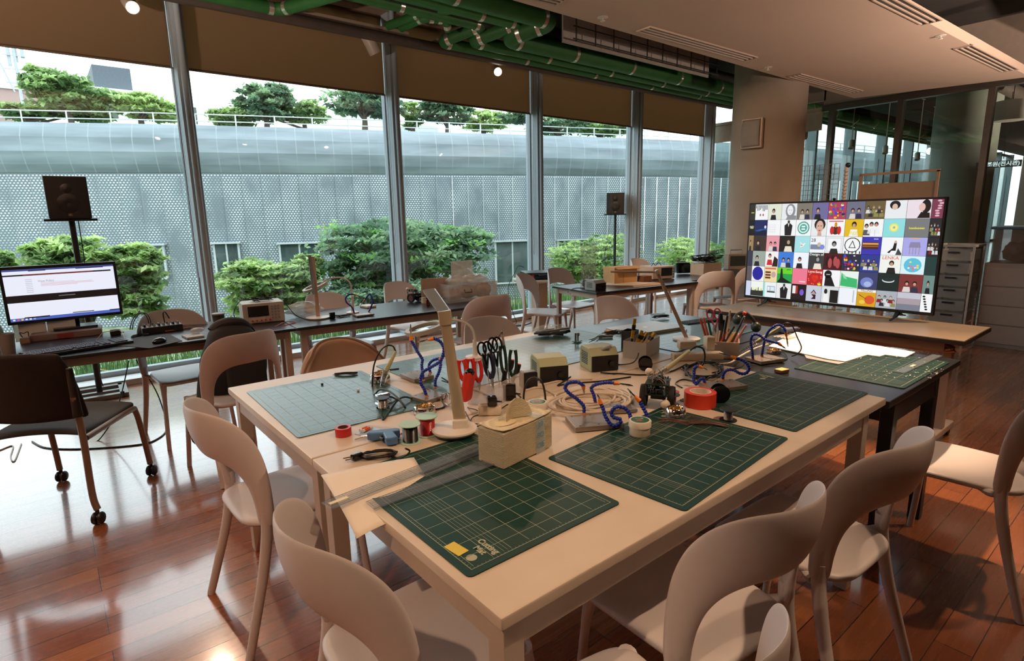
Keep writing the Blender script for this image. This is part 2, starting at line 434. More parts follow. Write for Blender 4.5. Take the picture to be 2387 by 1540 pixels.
m = MB(); m.box((XG, (yl+6.4)/2, z1+0.06), (0.10, 6.4-yl, 0.05)); m.box((XG-0.02, (yl+6.4)/2, z1-0.12), (0.03, 6.4-yl, 0.30)); struct(m.build('trim_50', mat('beige_cassette', '#b3a48f', 0.7), smooth=False))
m = MB(); m.box((XG+0.02, 5.0, 3.6), (0.06, 1.2, 0.7)); struct(m.build('trim_51', M_beam, smooth=False))

# concrete columns
M_conc = mat('bare_concrete', '#96887a', 0.75, var=0.10, scale=2.2, bump=0.15, bscale=40)
d = ray(1780, 450); CC = CAM + d*(7.9/d.x)
m = MB(); m.lathe([(0.465, 0), (0.465, 3.95)], 64, (CC.x, CC.y, 0)); colm = struct(m.build('column', M_conc)); colm['label'] = 'round bare concrete column beside the television'
d = ray(2238, 400); C2 = CAM + d*(13.6/d.x)
m = MB(); m.lathe([(0.50, 0), (0.50, 3.95)], 48, (C2.x, C2.y, 0)); cc2 = struct(m.build('column', mat('grey_concrete', '#9aa096', 0.8, var=0.1, scale=2))); cc2['label'] = 'second round concrete column seen through the glass partition'
# ================================================================== OUTSIDE
FS = 0.56
FZT, FZB = 4.37, 2.96
fp = [P(0, 283, FZT), P(440, 291, FZT), P(930, 305, FZT), P(1460, 322, FZT), P(1650, 330, FZT)]
fp = [fp[0]+(fp[0]-fp[1])*k for k in (2, 1)] + fp + [fp[-1]+Vector((4.4, -1.0+0.1*k, 0))*k for k in range(1, 15)]
fpath = smoothpath([Vector((q.x, q.y, 0)) for q in fp], 12)
acc = [0]
for i in range(1, len(fpath)): acc.append(acc[-1]+(fpath[i]-fpath[i-1]).length)
def fat(s):
    for i in range(1, len(acc)):
        if acc[i] >= s or i == len(acc)-1:
            t = (s-acc[i-1])/(acc[i]-acc[i-1]); p = fpath[i-1].lerp(fpath[i], t)
            d = (fpath[i]-fpath[i-1]).normalized(); return p, Vector((d.y, -d.x, 0)), d
def facade_mesh(name, m, prof, saw, s0, s1, ds):
    """prof: list of (z, offset towards us)"""
    b = MB(); n = int((s1-s0)/ds); uv = []
    K = len(prof)
    for i in range(n):
        for e in (0, 1):
            s = s0+(i+e)*ds; p, nn, d = fat(s)
            for z, o in prof:
                q = p+nn*(o+(saw*(1-e) if saw else 0)); b.v.append((q.x, q.y, z)); uv.append((s, z))
        k = i*2*K
        for j in range(K-1): b.f.append((k+j, k+K+j, k+K+j+1, k+j+1))
    me = bpy.data.meshes.new(name); me.from_pydata(b.v, [], b.f); me.update()
    ul = me.uv_layers.new(name='UVMap')
    for l in me.loops: ul.data[l.index].uv = uv[l.vertex_index]
    me.materials.append(m)
    o = bpy.data.objects.new(name, me); COL.objects.link(o); return o
def facade_mat(name, kind):
    m = bpy.data.materials.new(name); m.use_nodes = True
    nt = m.node_tree; b = nt.nodes['Principled BSDF']; N = nt.nodes.new; L = nt.links.new
    uv = N('ShaderNodeUVMap'); sp = N('ShaderNodeSeparateXYZ'); L(uv.outputs[0], sp.inputs[0])
    def M(op, a, bb=None, cc=None):
        n = N('ShaderNodeMath'); n.operation = op
        for i, q in enumerate((a, bb, cc)):
            if q is None: continue
            if isinstance(q, (int, float)): n.inputs[i].default_value = q
            else: L(q, n.inputs[i])
        return n.outputs[0]
    seam = M('LESS_THAN', M('FRACT', M('DIVIDE', sp.outputs['X'], FS)), 0.05)
    nz = N('ShaderNodeTexNoise'); nz.inputs['Scale'].default_value = 0.9; nz.inputs['Detail'].default_value = 3
    mp = N('ShaderNodeMapping'); L(uv.outputs[0], mp.inputs[0]); L(mp.outputs[0], nz.inputs['Vector'])
    mx = N('ShaderNodeMixRGB')
    if kind == 'band':
        mp.inputs['Scale'].default_value = (0.35, 2.4, 1)
        rp = N('ShaderNodeValToRGB'); rp.color_ramp.elements[0].color = (*lin('#6a767d'), 1); rp.color_ramp.elements[1].color = (*lin('#8a979f'), 1)
        rp.color_ramp.elements[0].position = 0.35; rp.color_ramp.elements[1].position = 0.65
        L(nz.outputs['Fac'], rp.inputs[0]); L(rp.outputs[0], mx.inputs[1]); mx.inputs[2].default_value = (*lin('#8f9a9e'), 1)
        L(M('MULTIPLY', seam, 0.8), mx.inputs[0])
        b.inputs['Roughness'].default_value = 0.5; b.inputs['Metallic'].default_value = 0.1
    else:
        u = M('FRACT', M('DIVIDE', sp.outputs['X'], 0.09)); 
        row = M('DIVIDE', sp.outputs['Y'], 0.07)
        odd = M('MULTIPLY', M('FLOORED_MODULO', M('FLOOR', row), 2.0), 0.5)
        u = M('FRACT', M('ADD', M('DIVIDE', sp.outputs['X'], 0.09), odd))
        v = M('FRACT', row)
        dx = M('SUBTRACT', u, 0.5); dy = M('SUBTRACT', v, 0.5)
        r2 = M('ADD', M('MULTIPLY', dx, dx), M('MULTIPLY', dy, dy))
        dot = M('LESS_THAN', r2, 0.075)
        mp.inputs['Scale'].default_value = (1.6, 1.0, 1)
        rp = N('ShaderNodeValToRGB'); rp.color_ramp.elements[0].color = (0.10, 0.10, 0.10, 1); rp.color_ramp.elements[1].color = (1, 1, 1, 1)
        rp.color_ramp.elements[0].position = 0.35; rp.color_ramp.elements[1].position = 0.6
        L(nz.outputs['Fac'], rp.inputs[0])
        fac = M('MULTIPLY', dot, rp.outputs[0])
        edge = M('GREATER_THAN', sp.outputs['Y'], FZB-0.07)
        fac = M('MAXIMUM', fac, M('MULTIPLY', edge, dot))
        L(fac, mx.inputs[0]); mx.inputs[1].default_value = (*lin('#67737a'), 1); mx.inputs[2].default_value = (*lin('#d4dedf'), 1)
        m2 = N('ShaderNodeMixRGB'); L(M('MULTIPLY', seam, 0.6), m2.inputs[0]); L(mx.outputs[0], m2.inputs[1]); m2.inputs[2].default_value = (*lin('#778286'), 1)
        mx = m2; b.inputs['Roughness'].default_value = 0.5; b.inputs['Metallic'].default_value = 0.1
    L(mx.outputs[0], b.inputs['Base Color']); return m
S1 = acc[-1]-0.5
bld = thing('building', 'long curved building with a smooth metal band over perforated panels, across the street', 'building', (fpath[20].x, fpath[20].y, -1.6))
def keep(o, p):
    o.parent = p; o.matrix_parent_inverse = p.matrix_world.inverted() if False else Matrix.Translation(-p.location); return o
band = [(FZB, -0.35), (FZB+0.02, 0.0), (FZB+0.25, 0.12), (FZB+0.6, 0.22), (FZB+1.0, 0.2), (FZT-0.12, 0.08), (FZT, 0.0), (FZT, -9)]
keep(facade_mesh('metal_band', facade_mat('brushed_facade_metal', 'band'), band, 0, 0, S1, FS), bld)
keep(facade_mesh('perforated_screen', facade_mat('perforated_facade_metal', 'perf'), [(-1.9, 0), (FZB, 0)], 0.035, 0, S1, FS), bld)
b = MB()
for k in range(2):
    z = FZT+0.13+k*0.2
    pts = [fat(s)[0]+fat(s)[1]*(-0.1)+Vector((0, 0, z)) for s in [i*0.56 for i in range(int(S1/0.56))]]
    b.tube(pts, 0.016, 5)
i = 0
while i*1.12 < S1:
    p, nn, d = fat(i*1.12); q = p-nn*0.1; b.box((q.x, q.y, FZT+0.15), (0.035, 0.035, 0.4)); i += 1
keep(b.build('roof_railing', mat('pale_rail', '#c9d2d4', 0.4, 0.3)), bld)
# shop windows in the screen
M_dglass = mat('dark_window_glass', '#3c4c4c', 0.08, var=0.3, scale=1.5)
def sfor(px, py):
    best = None
    for i in range(int(S1/0.1)):
        p, nn, d = fat(i*0.1); v = p-CAM; v.z = 0
        rr = ray(px, py); a = abs(v.x*rr.y-v.y*rr.x)/v.length
        if best is None or a < best[0]: best = (a, i*0.1)
    return best[1]
for (x0, x1, yt, yb) in [(60, 110, 572, 640), (338, 382, 572, 650), (497, 560, 568, 668), (652, 742, 568, 668), (1150, 1230, 563, 660), (1297, 1372, 560, 660), (1560, 1620, 560, 650)]:
    s0, s1 = sfor(x0, yt), sfor(x1, yt); p, nn, d = fat((s0+s1)/2)
    rr = ray((x0+x1)/2, yt); t = (p-Vector((CAM.x, CAM.y, 0))).dot(nn)/Vector((rr.x, rr.y, 0)).dot(nn)
    zt = CAM.z+rr.z*t; rr = ray((x0+x1)/2, yb); zb = CAM.z+rr.z*t
    an = math.atan2(d.y, d.x); c0 = p+nn*0.10
    b = MB(); wd = abs(s1-s0)
    for (ax, az, w_, h_) in ((-wd/2, (zt+zb)/2, 0.06, zt-zb), (wd/2, (zt+zb)/2, 0.06, zt-zb), (0, (zt+zb)/2, 0.05, zt-zb), (0, zb, wd, 0.06)):
        b.box((c0.x+d.x*ax, c0.y+d.y*ax, az), (w_, 0.1, h_), rz=an)
    b.box((c0.x, c0.y, zt+0.03), (wd+0.15, 0.3, 0.05), rz=an)
    wf = keep(b.build('window', mat('pale_window_frame', '#a9b3b5', 0.5), smooth=False), bld)
    g = MB(); g.box((c0.x, c0.y, (zt+zb)/2), (wd, 0.05, zt-zb), rz=an)
    gg = g.build('pane', M_dglass, smooth=False); gg.parent = wf; gg.matrix_parent_inverse = Matrix.Translation(-bld.location)
    gg.matrix_parent_inverse = Matrix.Identity(4)
# ground outside
gm = mat('leafy_ground_cover', '#7d8a6a', 0.9, var=0.5, scale=3, bump=0.5, bscale=8)
g = MB()
g.grid(lambda u, v: (-14+u*56, 6.75+v*26, -0.75-0.9*min(1, v*2.2)+0.12*math.sin(u*60)*math.sin(v*40)), 60, 24)
o = g.build('ground', gm); o['kind'] = 'structure'
def grass_tufts(name, label, x0, x1, y0, y1, z, n, h, cols):
    b = MB(); b.c = []; rnd = random.Random(3)
    for i in range(n):
        x = rnd.uniform(x0, x1); y = rnd.uniform(y0, y1); a = rnd.uniform(0, PI); hh = h*rnd.uniform(0.4, 1.1); l = rnd.uniform(-0.3, 0.3)*hh
        w_ = 0.012; dx, dy = math.cos(a)*w_, math.sin(a)*w_
        b.add([(x-dx, y-dy, z), (x+dx, y+dy, z), (x+l+dx*0.3, y+l*0.5, z+hh)], [(0, 1, 2)]); b.c.append(lin(rnd.choice(cols)))
    o = b.build(name, vcol_mat('grass_blades', rough=0.7), smooth=False); o['kind'] = 'stuff'; return o
tag(grass_tufts('tall_grass', '', -3, 12, 6.8, 10.5, -0.85, 14000, 0.75, ['#6f9a52', '#4e7a40', '#89ab63', '#5f8f6a']), 'tall green grass and ground plants right outside the window wall', 'grass')
# trees
def leaves(ells, n, size, cols, seed, clusters=60, flat=0.35):
    rnd = random.Random(seed); b = MB(); b.c = []
    for (cx, cy, cz, rx, ry, rz_) in ells:
        cl = []
        for k in range(clusters):
            while True:
                v = Vector((rnd.uniform(-1, 1), rnd.uniform(-1, 1), rnd.uniform(-1, 1)))
                if 0.2 < v.length < 1.12: break
            cl.append((Vector((cx+v.x*rx, cy+v.y*ry, cz+v.z*rz_)), rnd.choice(cols), rnd.uniform(0.05, 0.17)*max(rx, ry)))
        for k in range(n//len(ells)):
            c0, co, sp = rnd.choice(cl)
            p = c0+Vector((rnd.gauss(0, sp), rnd.gauss(0, sp), rnd.gauss(0, sp*flat)))
            e = Euler((rnd.uniform(-0.9, 0.9), rnd.uniform(-0.9, 0.9), rnd.uniform(0, 6.3))).to_matrix()
            s = size*rnd.uniform(0.5, 1.2)
            q = [p+e @ Vector(t) for t in ((-s, 0, 0), (0, -s*0.5, 0), (s, 0, 0), (0, s*0.5, 0))]
            b.add(q, [(0, 1, 2, 3)])
            f = rnd.uniform(1.0, 1.8); c_ = lin(co); b.c.append(tuple(min(1, x*f) for x in c_))
    return b
def leaf_mat():
    m = vcol_mat('leaf_green', rough=0.6); nt = m.node_tree; b = nt.nodes['Principled BSDF']
    if 'tl' not in m:
        m['tl'] = 1; o = [n for n in nt.nodes if n.type == 'OUTPUT_MATERIAL'][0]
        t = nt.nodes.new('ShaderNodeBsdfTranslucent'); mx = nt.nodes.new('ShaderNodeMixShader'); mx.inputs[0].default_value = 0.6
        a = [n for n in nt.nodes if n.type == 'VERTEX_COLOR'][0]
        nt.links.new(a.outputs[0], t.inputs[0]); nt.links.new(b.outputs[0], mx.inputs[1]); nt.links.new(t.outputs[0], mx.inputs[2]); nt.links.new(mx.outputs[0], o.inputs[0])
    return m
M_bark = mat('tree_bark', '#5b5248', 0.9, var=0.2)
GA = ['#869f68', '#75905c', '#93aa72', '#678255']; GB = ['#6b8668', '#5a765c', '#7c9672', '#4e6a54']; GC = ['#9db277', '#8ba465', '#a8ba84']
def tree(label, blobs, y, n, size, cols, seed, group, clusters=50, trunk=None, zbase=None):
    """blobs given as seen (px, py, rx px, ry px) at depth y"""
    el = []
    for (px, py, rx, ry) in blobs:
        c0 = PY(px, py, y); k = (PY(px+rx, py, y)-c0).length; h = (PY(px, py-ry, y)-c0).length
        el.append((c0.x, c0.y, c0.z, k*0.8, k*0.8, h))
    base = (el[0][0], y, zbase if zbase is not None else el[0][2]-el[0][5]-1.5)
    t = thing('tree', label, 'tree', base, 0, group)
    el2 = [(a-base[0], b_-base[1], c_-base[2], d_, e_, f_) for a, b_, c_, d_, e_, f_ in el]
    leaves(el2, n, size, cols, seed, int(clusters*1.6), 0.22).build('foliage', leaf_mat(), t, smooth=False)
    b = MB(); top = Vector(el2[0][:3])
    b.tube(smoothpath([(0, 0, 0), (0.05, 0, top.z*0.5), top], 4), [0.14*max(0.4, 1-i/12) for i in range(9)], 7)
    rnd = random.Random(seed)
    for e in el2:
        for k in range(5):
            q = Vector(e[:3])+Vector((rnd.uniform(-0.7, 0.7)*e[3], rnd.uniform(-0.7, 0.7)*e[4], rnd.uniform(0, 0.6)*e[5]))
            s = Vector((0, 0, max(0.2, top.z*rnd.uniform(0.45, 0.8))))
            b.tube([s, (s+q)/2+Vector((0, 0, 0.1)), q], [0.05, 0.035, 0.012], 5)
    b.build('trunk', M_bark, t)
    return t
RT = 'trees on the roof across the street'
tree('broad flat-topped green tree on the far roof, left of the white building', [(150, 215, 100, 42), (100, 190, 60, 30), (200, 235, 70, 30)], 24, 9000, 0.13, GA, 1, RT, 70, zbase=4.3)
tree('low bright green tree on the far roof just left of the first mullion', [(320, 245, 75, 25), (380, 262, 50, 20)], 24, 6000, 0.13, GC, 2, RT, 50, zbase=4.3)
tree('low leafy tree at the far left end of the roof', [(60, 260, 80, 16), (200, 272, 70, 10)], 25, 4000, 0.13, GA, 3, RT, 50, zbase=4.2)
tree('dense dome-shaped green tree on the roof in the second bay', [(615, 245, 70, 38), (640, 220, 40, 20)], 22, 9000, 0.13, GB, 4, RT, 60, zbase=4.3)
tree('lighter tree beside the dense dome tree on the roof', [(705, 262, 60, 26), (540, 275, 60, 18)], 22.5, 7000, 0.12, GA, 5, RT, 60, zbase=4.3)
tree('dark spreading tree on the roof left of the second mullion', [(845, 238, 85, 26), (890, 252, 50, 20)], 20, 7000, 0.12, GB, 6, RT, 50, zbase=4.3)
tree('small roof tree just right of the second mullion', [(958, 270, 26, 30)], 20, 2500, 0.12, GA, 7, RT, 30, zbase=4.3)
tree('dark open-crowned roof tree in the third bay', [(1040, 262, 55, 26), (1030, 245, 50, 12)], 19, 5000, 0.11, GB, 8, RT, 40, zbase=4.3)
tree('bright yellow-green roof tree left of the third mullion', [(1125, 282, 48, 20)], 19, 4500, 0.11, GC, 9, RT, 40, zbase=4.3)
tree('dark roof tree in the fourth bay', [(1300, 290, 60, 20), (1215, 272, 40, 12)], 17, 5000, 0.11, GB, 10, RT, 40, zbase=4.3)
tree('pale roof tree in the fourth bay beside the mullion', [(1400, 300, 55, 14)], 17, 4000, 0.11, GA, 11, RT, 40, zbase=4.3)
ST = 'trees standing in the street between the buildings'
tree('large dark green tree with drooping layered branches behind the second mullion', [(900, 565, 150, 55), (1000, 600, 130, 60), (850, 640, 90, 55), (1040, 560, 90, 30)], 11, 26000, 0.075, GB+['#6f9c55'], 12, ST, 110, zbase=-1.4)
tree('bright green leafy tree behind the monitor and the left loudspeaker stand', [(160, 600, 110, 50), (310, 620, 75, 50), (130, 680, 120, 60), (300, 690, 90, 50)], 10.5, 22000, 0.075, GA+GC, 13, ST, 100, zbase=-1.4)
tree('yellow-green bushy tree between the first and second mullion', [(580, 650, 85, 45), (680, 660, 80, 45), (620, 700, 90, 40), (720, 620, 40, 25)], 11.5, 20000, 0.07, GC+GA, 14, ST, 100, zbase=-1.4)
tree('small leafy tree at the far left edge of the window', [(10, 610, 30, 22), (0, 640, 40, 30)], 11, 3000, 0.07, GA, 15, ST, 30, zbase=-1.4)
tree('light green tree behind the clear plastic bag in the fourth bay', [(1340, 600, 55, 38), (1420, 590, 50, 45), (1380, 640, 60, 30)], 10.5, 9000, 0.06, GC+GA, 16, ST, 70, zbase=-1.4)
tree('light green tree behind the last window bay by the column', [(1590, 590, 40, 35), (1660, 590, 40, 40)], 11.5, 6000, 0.07, GC, 17, ST, 50, zbase=-1.4)
tree('dark low shrub under the second mullion outside', [(980, 690, 90, 30), (840, 700, 70, 25)], 9, 9000, 0.06, GB, 18, ST, 70, zbase=-1.4)
# far houses behind the roof
def house(label, x0, x1, yt, yb, y, col, extra=None):
    a = PY(x0, yt, y); b_ = PY(x1, yt, y); z0 = -1.6
    t = thing('building', label, 'building', ((a.x+b_.x)/2, y+2, z0))
    m = MB(); m.box((0, 0, (a.z-z0)/2), (abs(b_.x-a.x), 4, a.z-z0)); m.build('wall', mat('house_'+col, col, 0.8, var=0.04), t, smooth=False)
    return t, (a.z-z0), abs(b_.x-a.x)
t, h, w_ = house('red-brown brick building behind the leftmost roof tree', -60, 92, 196, 280, 42, '#a08a86')
m = MB(); m.box((0, -2.03, h+0.1), (w_+0.3, 0.2, 0.35)); m.build('cornice', mat('white_cornice', '#d8dcdd', 0.7), t)
for k in range(3):
    m = MB(); m.box((-w_/2+1.5+k*3.2, -2.05, h-3.4), (2.4, 0.12, 2.0)); f = m.build('window', M_dglass, t, smooth=False)
t, h, w_ = house('white building with a dark grey roof box behind the roof trees', 205, 365, 200, 280, 33, '#d6dbda')
m = MB(); m.box((-w_*0.12, 0, h+0.45), (w_*0.55, 3, 1.2)); m.build('roof_box', mat('slate_cladding', '#5a636b', 0.7), t, smooth=False)
for k in range(4):
    m = MB(); m.box((-w_/2+0.8+k*1.1, -2.03, h-0.9), (0.35, 0.06, 0.8)); m.build('window', M_dglass, t, smooth=False)
house('white block behind the dark roof tree left of the second mullion', 800, 900, 250, 300, 30, '#cfd6d8')
house('pale building behind the yellow-green roof tree', 1160, 1222, 262, 300, 30, '#dfe4e6')
house('low grey roof block in the third bay', 965, 1020, 290, 300, 30, '#b6bdc0')
house('pale office block behind the fourth bay trees', 1330, 1450, 295, 320, 34, '#c6ced2')
a = PY(35, 140, 36)
m = MB(); m.cyl((0, 0, 0), (0, 0, 3.2), 0.06); m.cyl((-0.8, 0, 2.9), (-0.2, 0, 0.8), 0.03)
for k in range(3): m.box((0.25*k-0.2, 0.1, 2.4+0.2*k), (0.14, 0.1, 0.9))
for z in (1.2, 1.8, 2.4): m.box((0, 0, z), (0.9, 0.04, 0.04))
tag(m.build('antenna_mast', mat('mast_grey', '#a9b2b6', 0.6), loc=(a.x, 36, a.z-2.2)), 'grey antenna mast on the brick building at the far left', 'antenna')

# ================================================================== CEILING SERVICES
M_green = mat('green_pipe_insulation', '#2c6830', 0.55, var=0.12, scale=9, bump=0.35, bscale=9)
M_greend = M_green
M_bandm = mat('foil_band', '#d9d2c8', 0.25, 0.8, var=0.05)
M_duct = mat('dark_duct', '#51463f', 0.6, var=0.1)
M_ddark = mat('black_service_pipe', '#2a2522', 0.6, var=0.1)
def pipe(label, pts, r, name='insulated_pipe', m=None, bands=0.9, group=None, cat='pipe', bz=0.06):
    pts = [Vector(p) for p in pts]
    # round the corners
    out = [pts[0]]
    for i in range(1, len(pts)-1):
        a, b_, c_ = pts[i-1], pts[i], pts[i+1]; k = r*1.6
        p0 = b_+(a-b_).normalized()*k; p1 = b_+(c_-b_).normalized()*k
        for j in range(7):
            t = j/6; out.append(p0*(1-t)**2+b_*2*t*(1-t)+p1*t*t)
    out.append(pts[-1])
    b_ = MB(); b_.tube(out, r, 20)
    o = b_.build(name, m or M_green); tag(o, label, cat, group)
    if bands:
        for i in range(len(pts)-1):
            a, c_ = pts[i], pts[i+1]; L_ = (c_-a).length; d = (c_-a).normalized()
            ts = []
            if i > 0: ts.append(r*1.7)
            if i < len(pts)-2: ts.append(L_-r*1.7)
            s = bands
            while s < L_-0.3: ts.append(s); s += bands
            for s in ts:
                q = a+d*s; k = MB(); k.cyl(q-d*0.022, q+d*0.022, r+0.004, n=20); k.build('foil_band', M_bandm, o, label=None)
    return o
ZG = 3.38
def onl(px, py, z=ZG): return P(px, py, z)
e1a, e1b = P(1290, 48, ZG+.1), P(1178, 88, ZG)
e2a, e2b = P(1212, 55, ZG+.1), P(1098, 95, ZG)
e3a, e3b = P(1128, 60, ZG+.1), P(1026, 98, ZG)
for k, (a, b_, r, l) in enumerate(((e1a, e1b, 0.098, 'thick green insulated pipe, the one nearest the room'), (e2a, e2b, 0.07, 'green insulated pipe, the middle of the three'), (e3a, e3b, 0.06, 'green insulated pipe, the one nearest the windows'))):
    pipe(l, [(-2, a.y, a.z), (a.x, a.y, a.z), (b_.x, b_.y, b_.z), (24, b_.y, b_.z)], r, bands=(1.05, 1.15, 1.25)[k], group='green pipes along the window wall')
q = P(720, 5, ZG-.05)
pipe('short green pipe with an elbow at the top left of the pipe run', [(-1.5, P(560, 4, ZG).y, ZG), (P(660, 18, ZG).x, P(560, 4, ZG).y, ZG), (P(790, -30, ZG).x+0.3, P(790, -30, ZG).y-0.5, ZG)], 0.055, group='green pipes along the window wall')
pipe('thin upper green pipe joining the elbow', [tuple(P(905, 60, 3.5)), tuple(P(985, 32, 3.5)), tuple(P(1060, 20, 3.5))], 0.045, group='green pipes along the window wall')
pipe('thin lower green pipe bending down behind the thick elbows', [tuple(P(935, 66, 3.46)), tuple(P(990, 42, 3.46)), tuple(P(1040, 48, 3.46)), tuple(P(1044, 70, 3.40))], 0.04, group='green pipes along the window wall')
yb_ = P(900, 88, 3.40).y
pipe('brown conduit pipe running along the top of the blinds', [(-2, yb_, 3.40), (XG-0.1, yb_, 3.40)], 0.055, 'conduit_pipe', M_duct, 0)
dk = P(1400, 112, 3.55)
pipe('black service pipe above the green pipes', [(dk.x-3.4, dk.y, 3.55), (24, dk.y, 3.55)], 0.10, 'service_pipe', M_ddark, 0)
pipe('dark pipe above the lit spotlight track', [(-2, yb_-0.75, 3.62), (3.6, yb_-0.75, 3.62)], 0.07, 'service_pipe', M_ddark, 0)
# cable tray ladder
ct = thing('cable_tray', 'dark wire cable tray hanging between the pipes and the ceiling panel', 'cable tray', (4.5, 4.45, 3.24))
m = MB()
for z in (0, 0.12, 0.24): m.box((1.35, 0, z), (2.7, 0.012, 0.012)); 
for k in range(10): m.box((0.04+k*0.29, 0, 0.12), (0.01, 0.01, 0.28))
m.build('tray_grid', M_ddark, ct, smooth=False)
m = MB(); m.box((1.35, 0.16, 0.25), (2.7, 0.02, 0.5)); m.build('backing_duct', mat('pale_duct', '#a39c94', 0.6), ct, smooth=False)
# dark ducts top right beyond the panel
for k, (a, b_, r, l) in enumerate((((5, 1.1, 3.6), (9.9, 1.4, 3.5), 0.16, 'dark round duct at the top right above the panel edge'), ((6.2, 0.4, 3.5), (9.5, 1.75, 3.75), 0.05, 'thin dark pipe crossing at the top right'), ((8, -1, 3.25), (8.6, 1.6, 3.25), 0.07, 'dark duct running across the top right corner'))):
    m = MB(); m.cyl(a, b_, r, n=20); tag(m.build('air_duct', M_ddark), l, 'duct')
# beyond the partition
for k, y in enumerate((1.5, 2.6, 0.7)):
    m = MB(); m.cyl((XG+0.6, y, 3.55-0.1*k), (30, y, 3.55-0.1*k), 0.11, n=16); tag(m.build('air_duct', M_duct), ['grey duct seen through the right end of the glass', 'grey duct seen through the glass left of the second column', 'lower grey duct seen through the partition glass'][k], 'duct', 'ducts beyond the glass')
m = MB(); m.lathe([(0.0, 0), (0.22, 0), (0.22, 0.30), (0.0, 0.30)], 24); 
q = PX(2358, 258, 12.4); pl = m.build('pendant_lamp', mat('white_lamp_drum', '#b9b4ac', 0.6), loc=(q.x, q.y, q.z-0.15)); tag(pl, 'white drum pendant lamp seen through the glass at the right edge', 'lamp')
m = MB(); m.cyl((0, 0, 0.3), (0, 0, 3.9-q.z+0.15), 0.006); m.build('cord', M_black, pl)

# slot vents and sprinklers in the panel
def vent(label, a, b_):
    a = P(*a, ZP); b_ = P(*b_, ZP); c0 = (a+b_)/2; L_ = (b_-a).length; an = math.atan2(b_.y-a.y, b_.x-a.x)
    t = thing('ceiling_vent', label, 'vent', (c0.x, c0.y, ZP), an, 'slot vents in the hung ceiling panel')
    m = MB()
    for y in (-0.075, -0.025, 0.025, 0.075): m.box((0, y, -0.006), (L_, 0.012, 0.014))
    for x in (-L_/2, L_/2): m.box((x, 0, -0.006), (0.012, 0.162, 0.014))
    m.build('frame', mat('vent_frame', '#b9a594', 0.5), t, smooth=False)
    m = MB()
    for y in (-0.05, 0, 0.05): m.box((0, y, -0.001), (L_-0.01, 0.036, 0.004))
    m.build('slot', M_black, t, smooth=False)
vent('slot vent in the panel nearest the green pipes', (1500, 66), (1750, 136))
vent('slot vent in the panel right above the column', (1852, 174), (1998, 213))
vent('slot vent at the top right of the panel near its dark edge', (2058, -10), (2172, 50))
vent('slot vent at the right corner of the panel', (2245, 108), (2356, 163))
vent('slot vent cut off by the top of the picture', (1150, -35), (1310, 3))
for l, p_ in (('white sprinkler in the panel left of the long slot vent', (1405, 40)), ('white sprinkler in the panel above the column', (1790, 157)), ('white sprinkler at the right side of the panel', (2193, 83))):
    q = P(*p_, ZP); m = MB(); m.lathe([(0.0, -0.035), (0.02, -0.033), (0.02, -0.028), (0.006, -0.026), (0.006, -0.006), (0.045, -0.004), (0.045, 0)], 16)
    tag(m.build('sprinkler', mat('sprinkler_white', '#d8d0c6', 0.4), loc=tuple(q)), l, 'sprinkler', 'sprinklers in the ceiling panel')

# track spotlights
M_lampw = mat('white_lamp_body', '#c9bfb2', 0.4, var=0.02)
M_glow = mat('lit_lamp_disc', '#fff0d8', 0.5, var=0, emit=14)
def spotlamp(label, loc, aim, lit=True, r=0.055, L_=0.17, top=3.476):
    loc = Vector(loc); d = (Vector(aim)-loc).normalized(); q = d.to_track_quat('Z', 'Y').to_matrix().to_4x4()
    t = thing('spotlight', label, 'spotlight', loc)
    m = MB(); m.lathe([(0.0, -L_), (r*0.9, -L_), (r, -L_+0.01), (r, 0.0), (r*0.9, 0.0), (r*0.88, -0.025), (0, -0.025)], 28); m.xform(q); m.build('lamp_body', M_lampw, t)
    if lit: m = MB(); m.lathe([(0.0, -0.022), (r*0.86, -0.022), (r*0.86, -0.018), (0, -0.018)], 28); m.xform(q); m.build('lamp_disc', M_glow, t)
    bk = q @ Vector((0, 0, -L_*0.6)); pass
    m = MB(); m.cyl(bk+Vector((0, 0, 0.02)), (bk.x, bk.y, top-loc.z), 0.010, n=8); m.box((bk.x, bk.y, top-loc.z), (0.14, 0.035, 0.03)); m.build('bracket', M_lampw, t)
LL = ['lit white spotlight in the third bay, between the second and third mullion', 'lit white spotlight at the top left of the windows',
      None, None, None, None, None, None, None]
spotlamp(LL[0], LAMPS[0][0], LAMPS[0][1])
spotlamp(LL[1], LAMPS[1][0], LAMPS[1][1])
spotlamp('unlit white spotlight tilted to the right, left of the second mullion', PY(876, 124, 6.12), PY(876, 124, 6.12)+Vector((0.75, 0.1, -1.2)), lit=False, r=0.07, L_=0.21)
for k, (px, py) in enumerate(((1875, 322), (1984, 345), (2063, 357), (2138, 372))):
    q = PX(px, py, 11.6+k*1.5); spotlamp(['white unlit spotlight seen through the glass beside the column', 'second unlit white spotlight seen through the partition', 'third unlit white spotlight seen through the partition', 'fourth unlit spotlight beyond the glass, by the second column'][k], q, q+Vector((-0.5, -0.2, -1)), lit=False, top=3.95)
q = PX(2168, 352, 17.5); spotlamp('small lit spotlight seen through the glass before the second column', q, (CAM.x, CAM.y, 1.2), r=0.09, top=3.95)
HID = ['spotlight above the front edge of the worktable, out of the picture', 'spotlight above the white boards on the black table', 'spotlight above the near right chair', 'added unseen fill spotlight above the back worktables', 'added unseen fill spotlight over the near end of the television table', 'added unseen fill spotlight aimed from the worktables at the far desks', 'added unseen fill spotlight aimed at the drawer tower and cabinet', 'spotlight behind the camera at the left']  # bodies of unseen spots, the fill ones added for brightness
for l, a in zip(HID, LAMPS[2:]):
    d = (Vector(a[1])-Vector(a[0])).normalized(); spotlamp(l, Vector(a[0])-d*0.01, a[1], lit=True, top=3.09 if 1.93 < a[0][1] < 3.66 else 3.95)
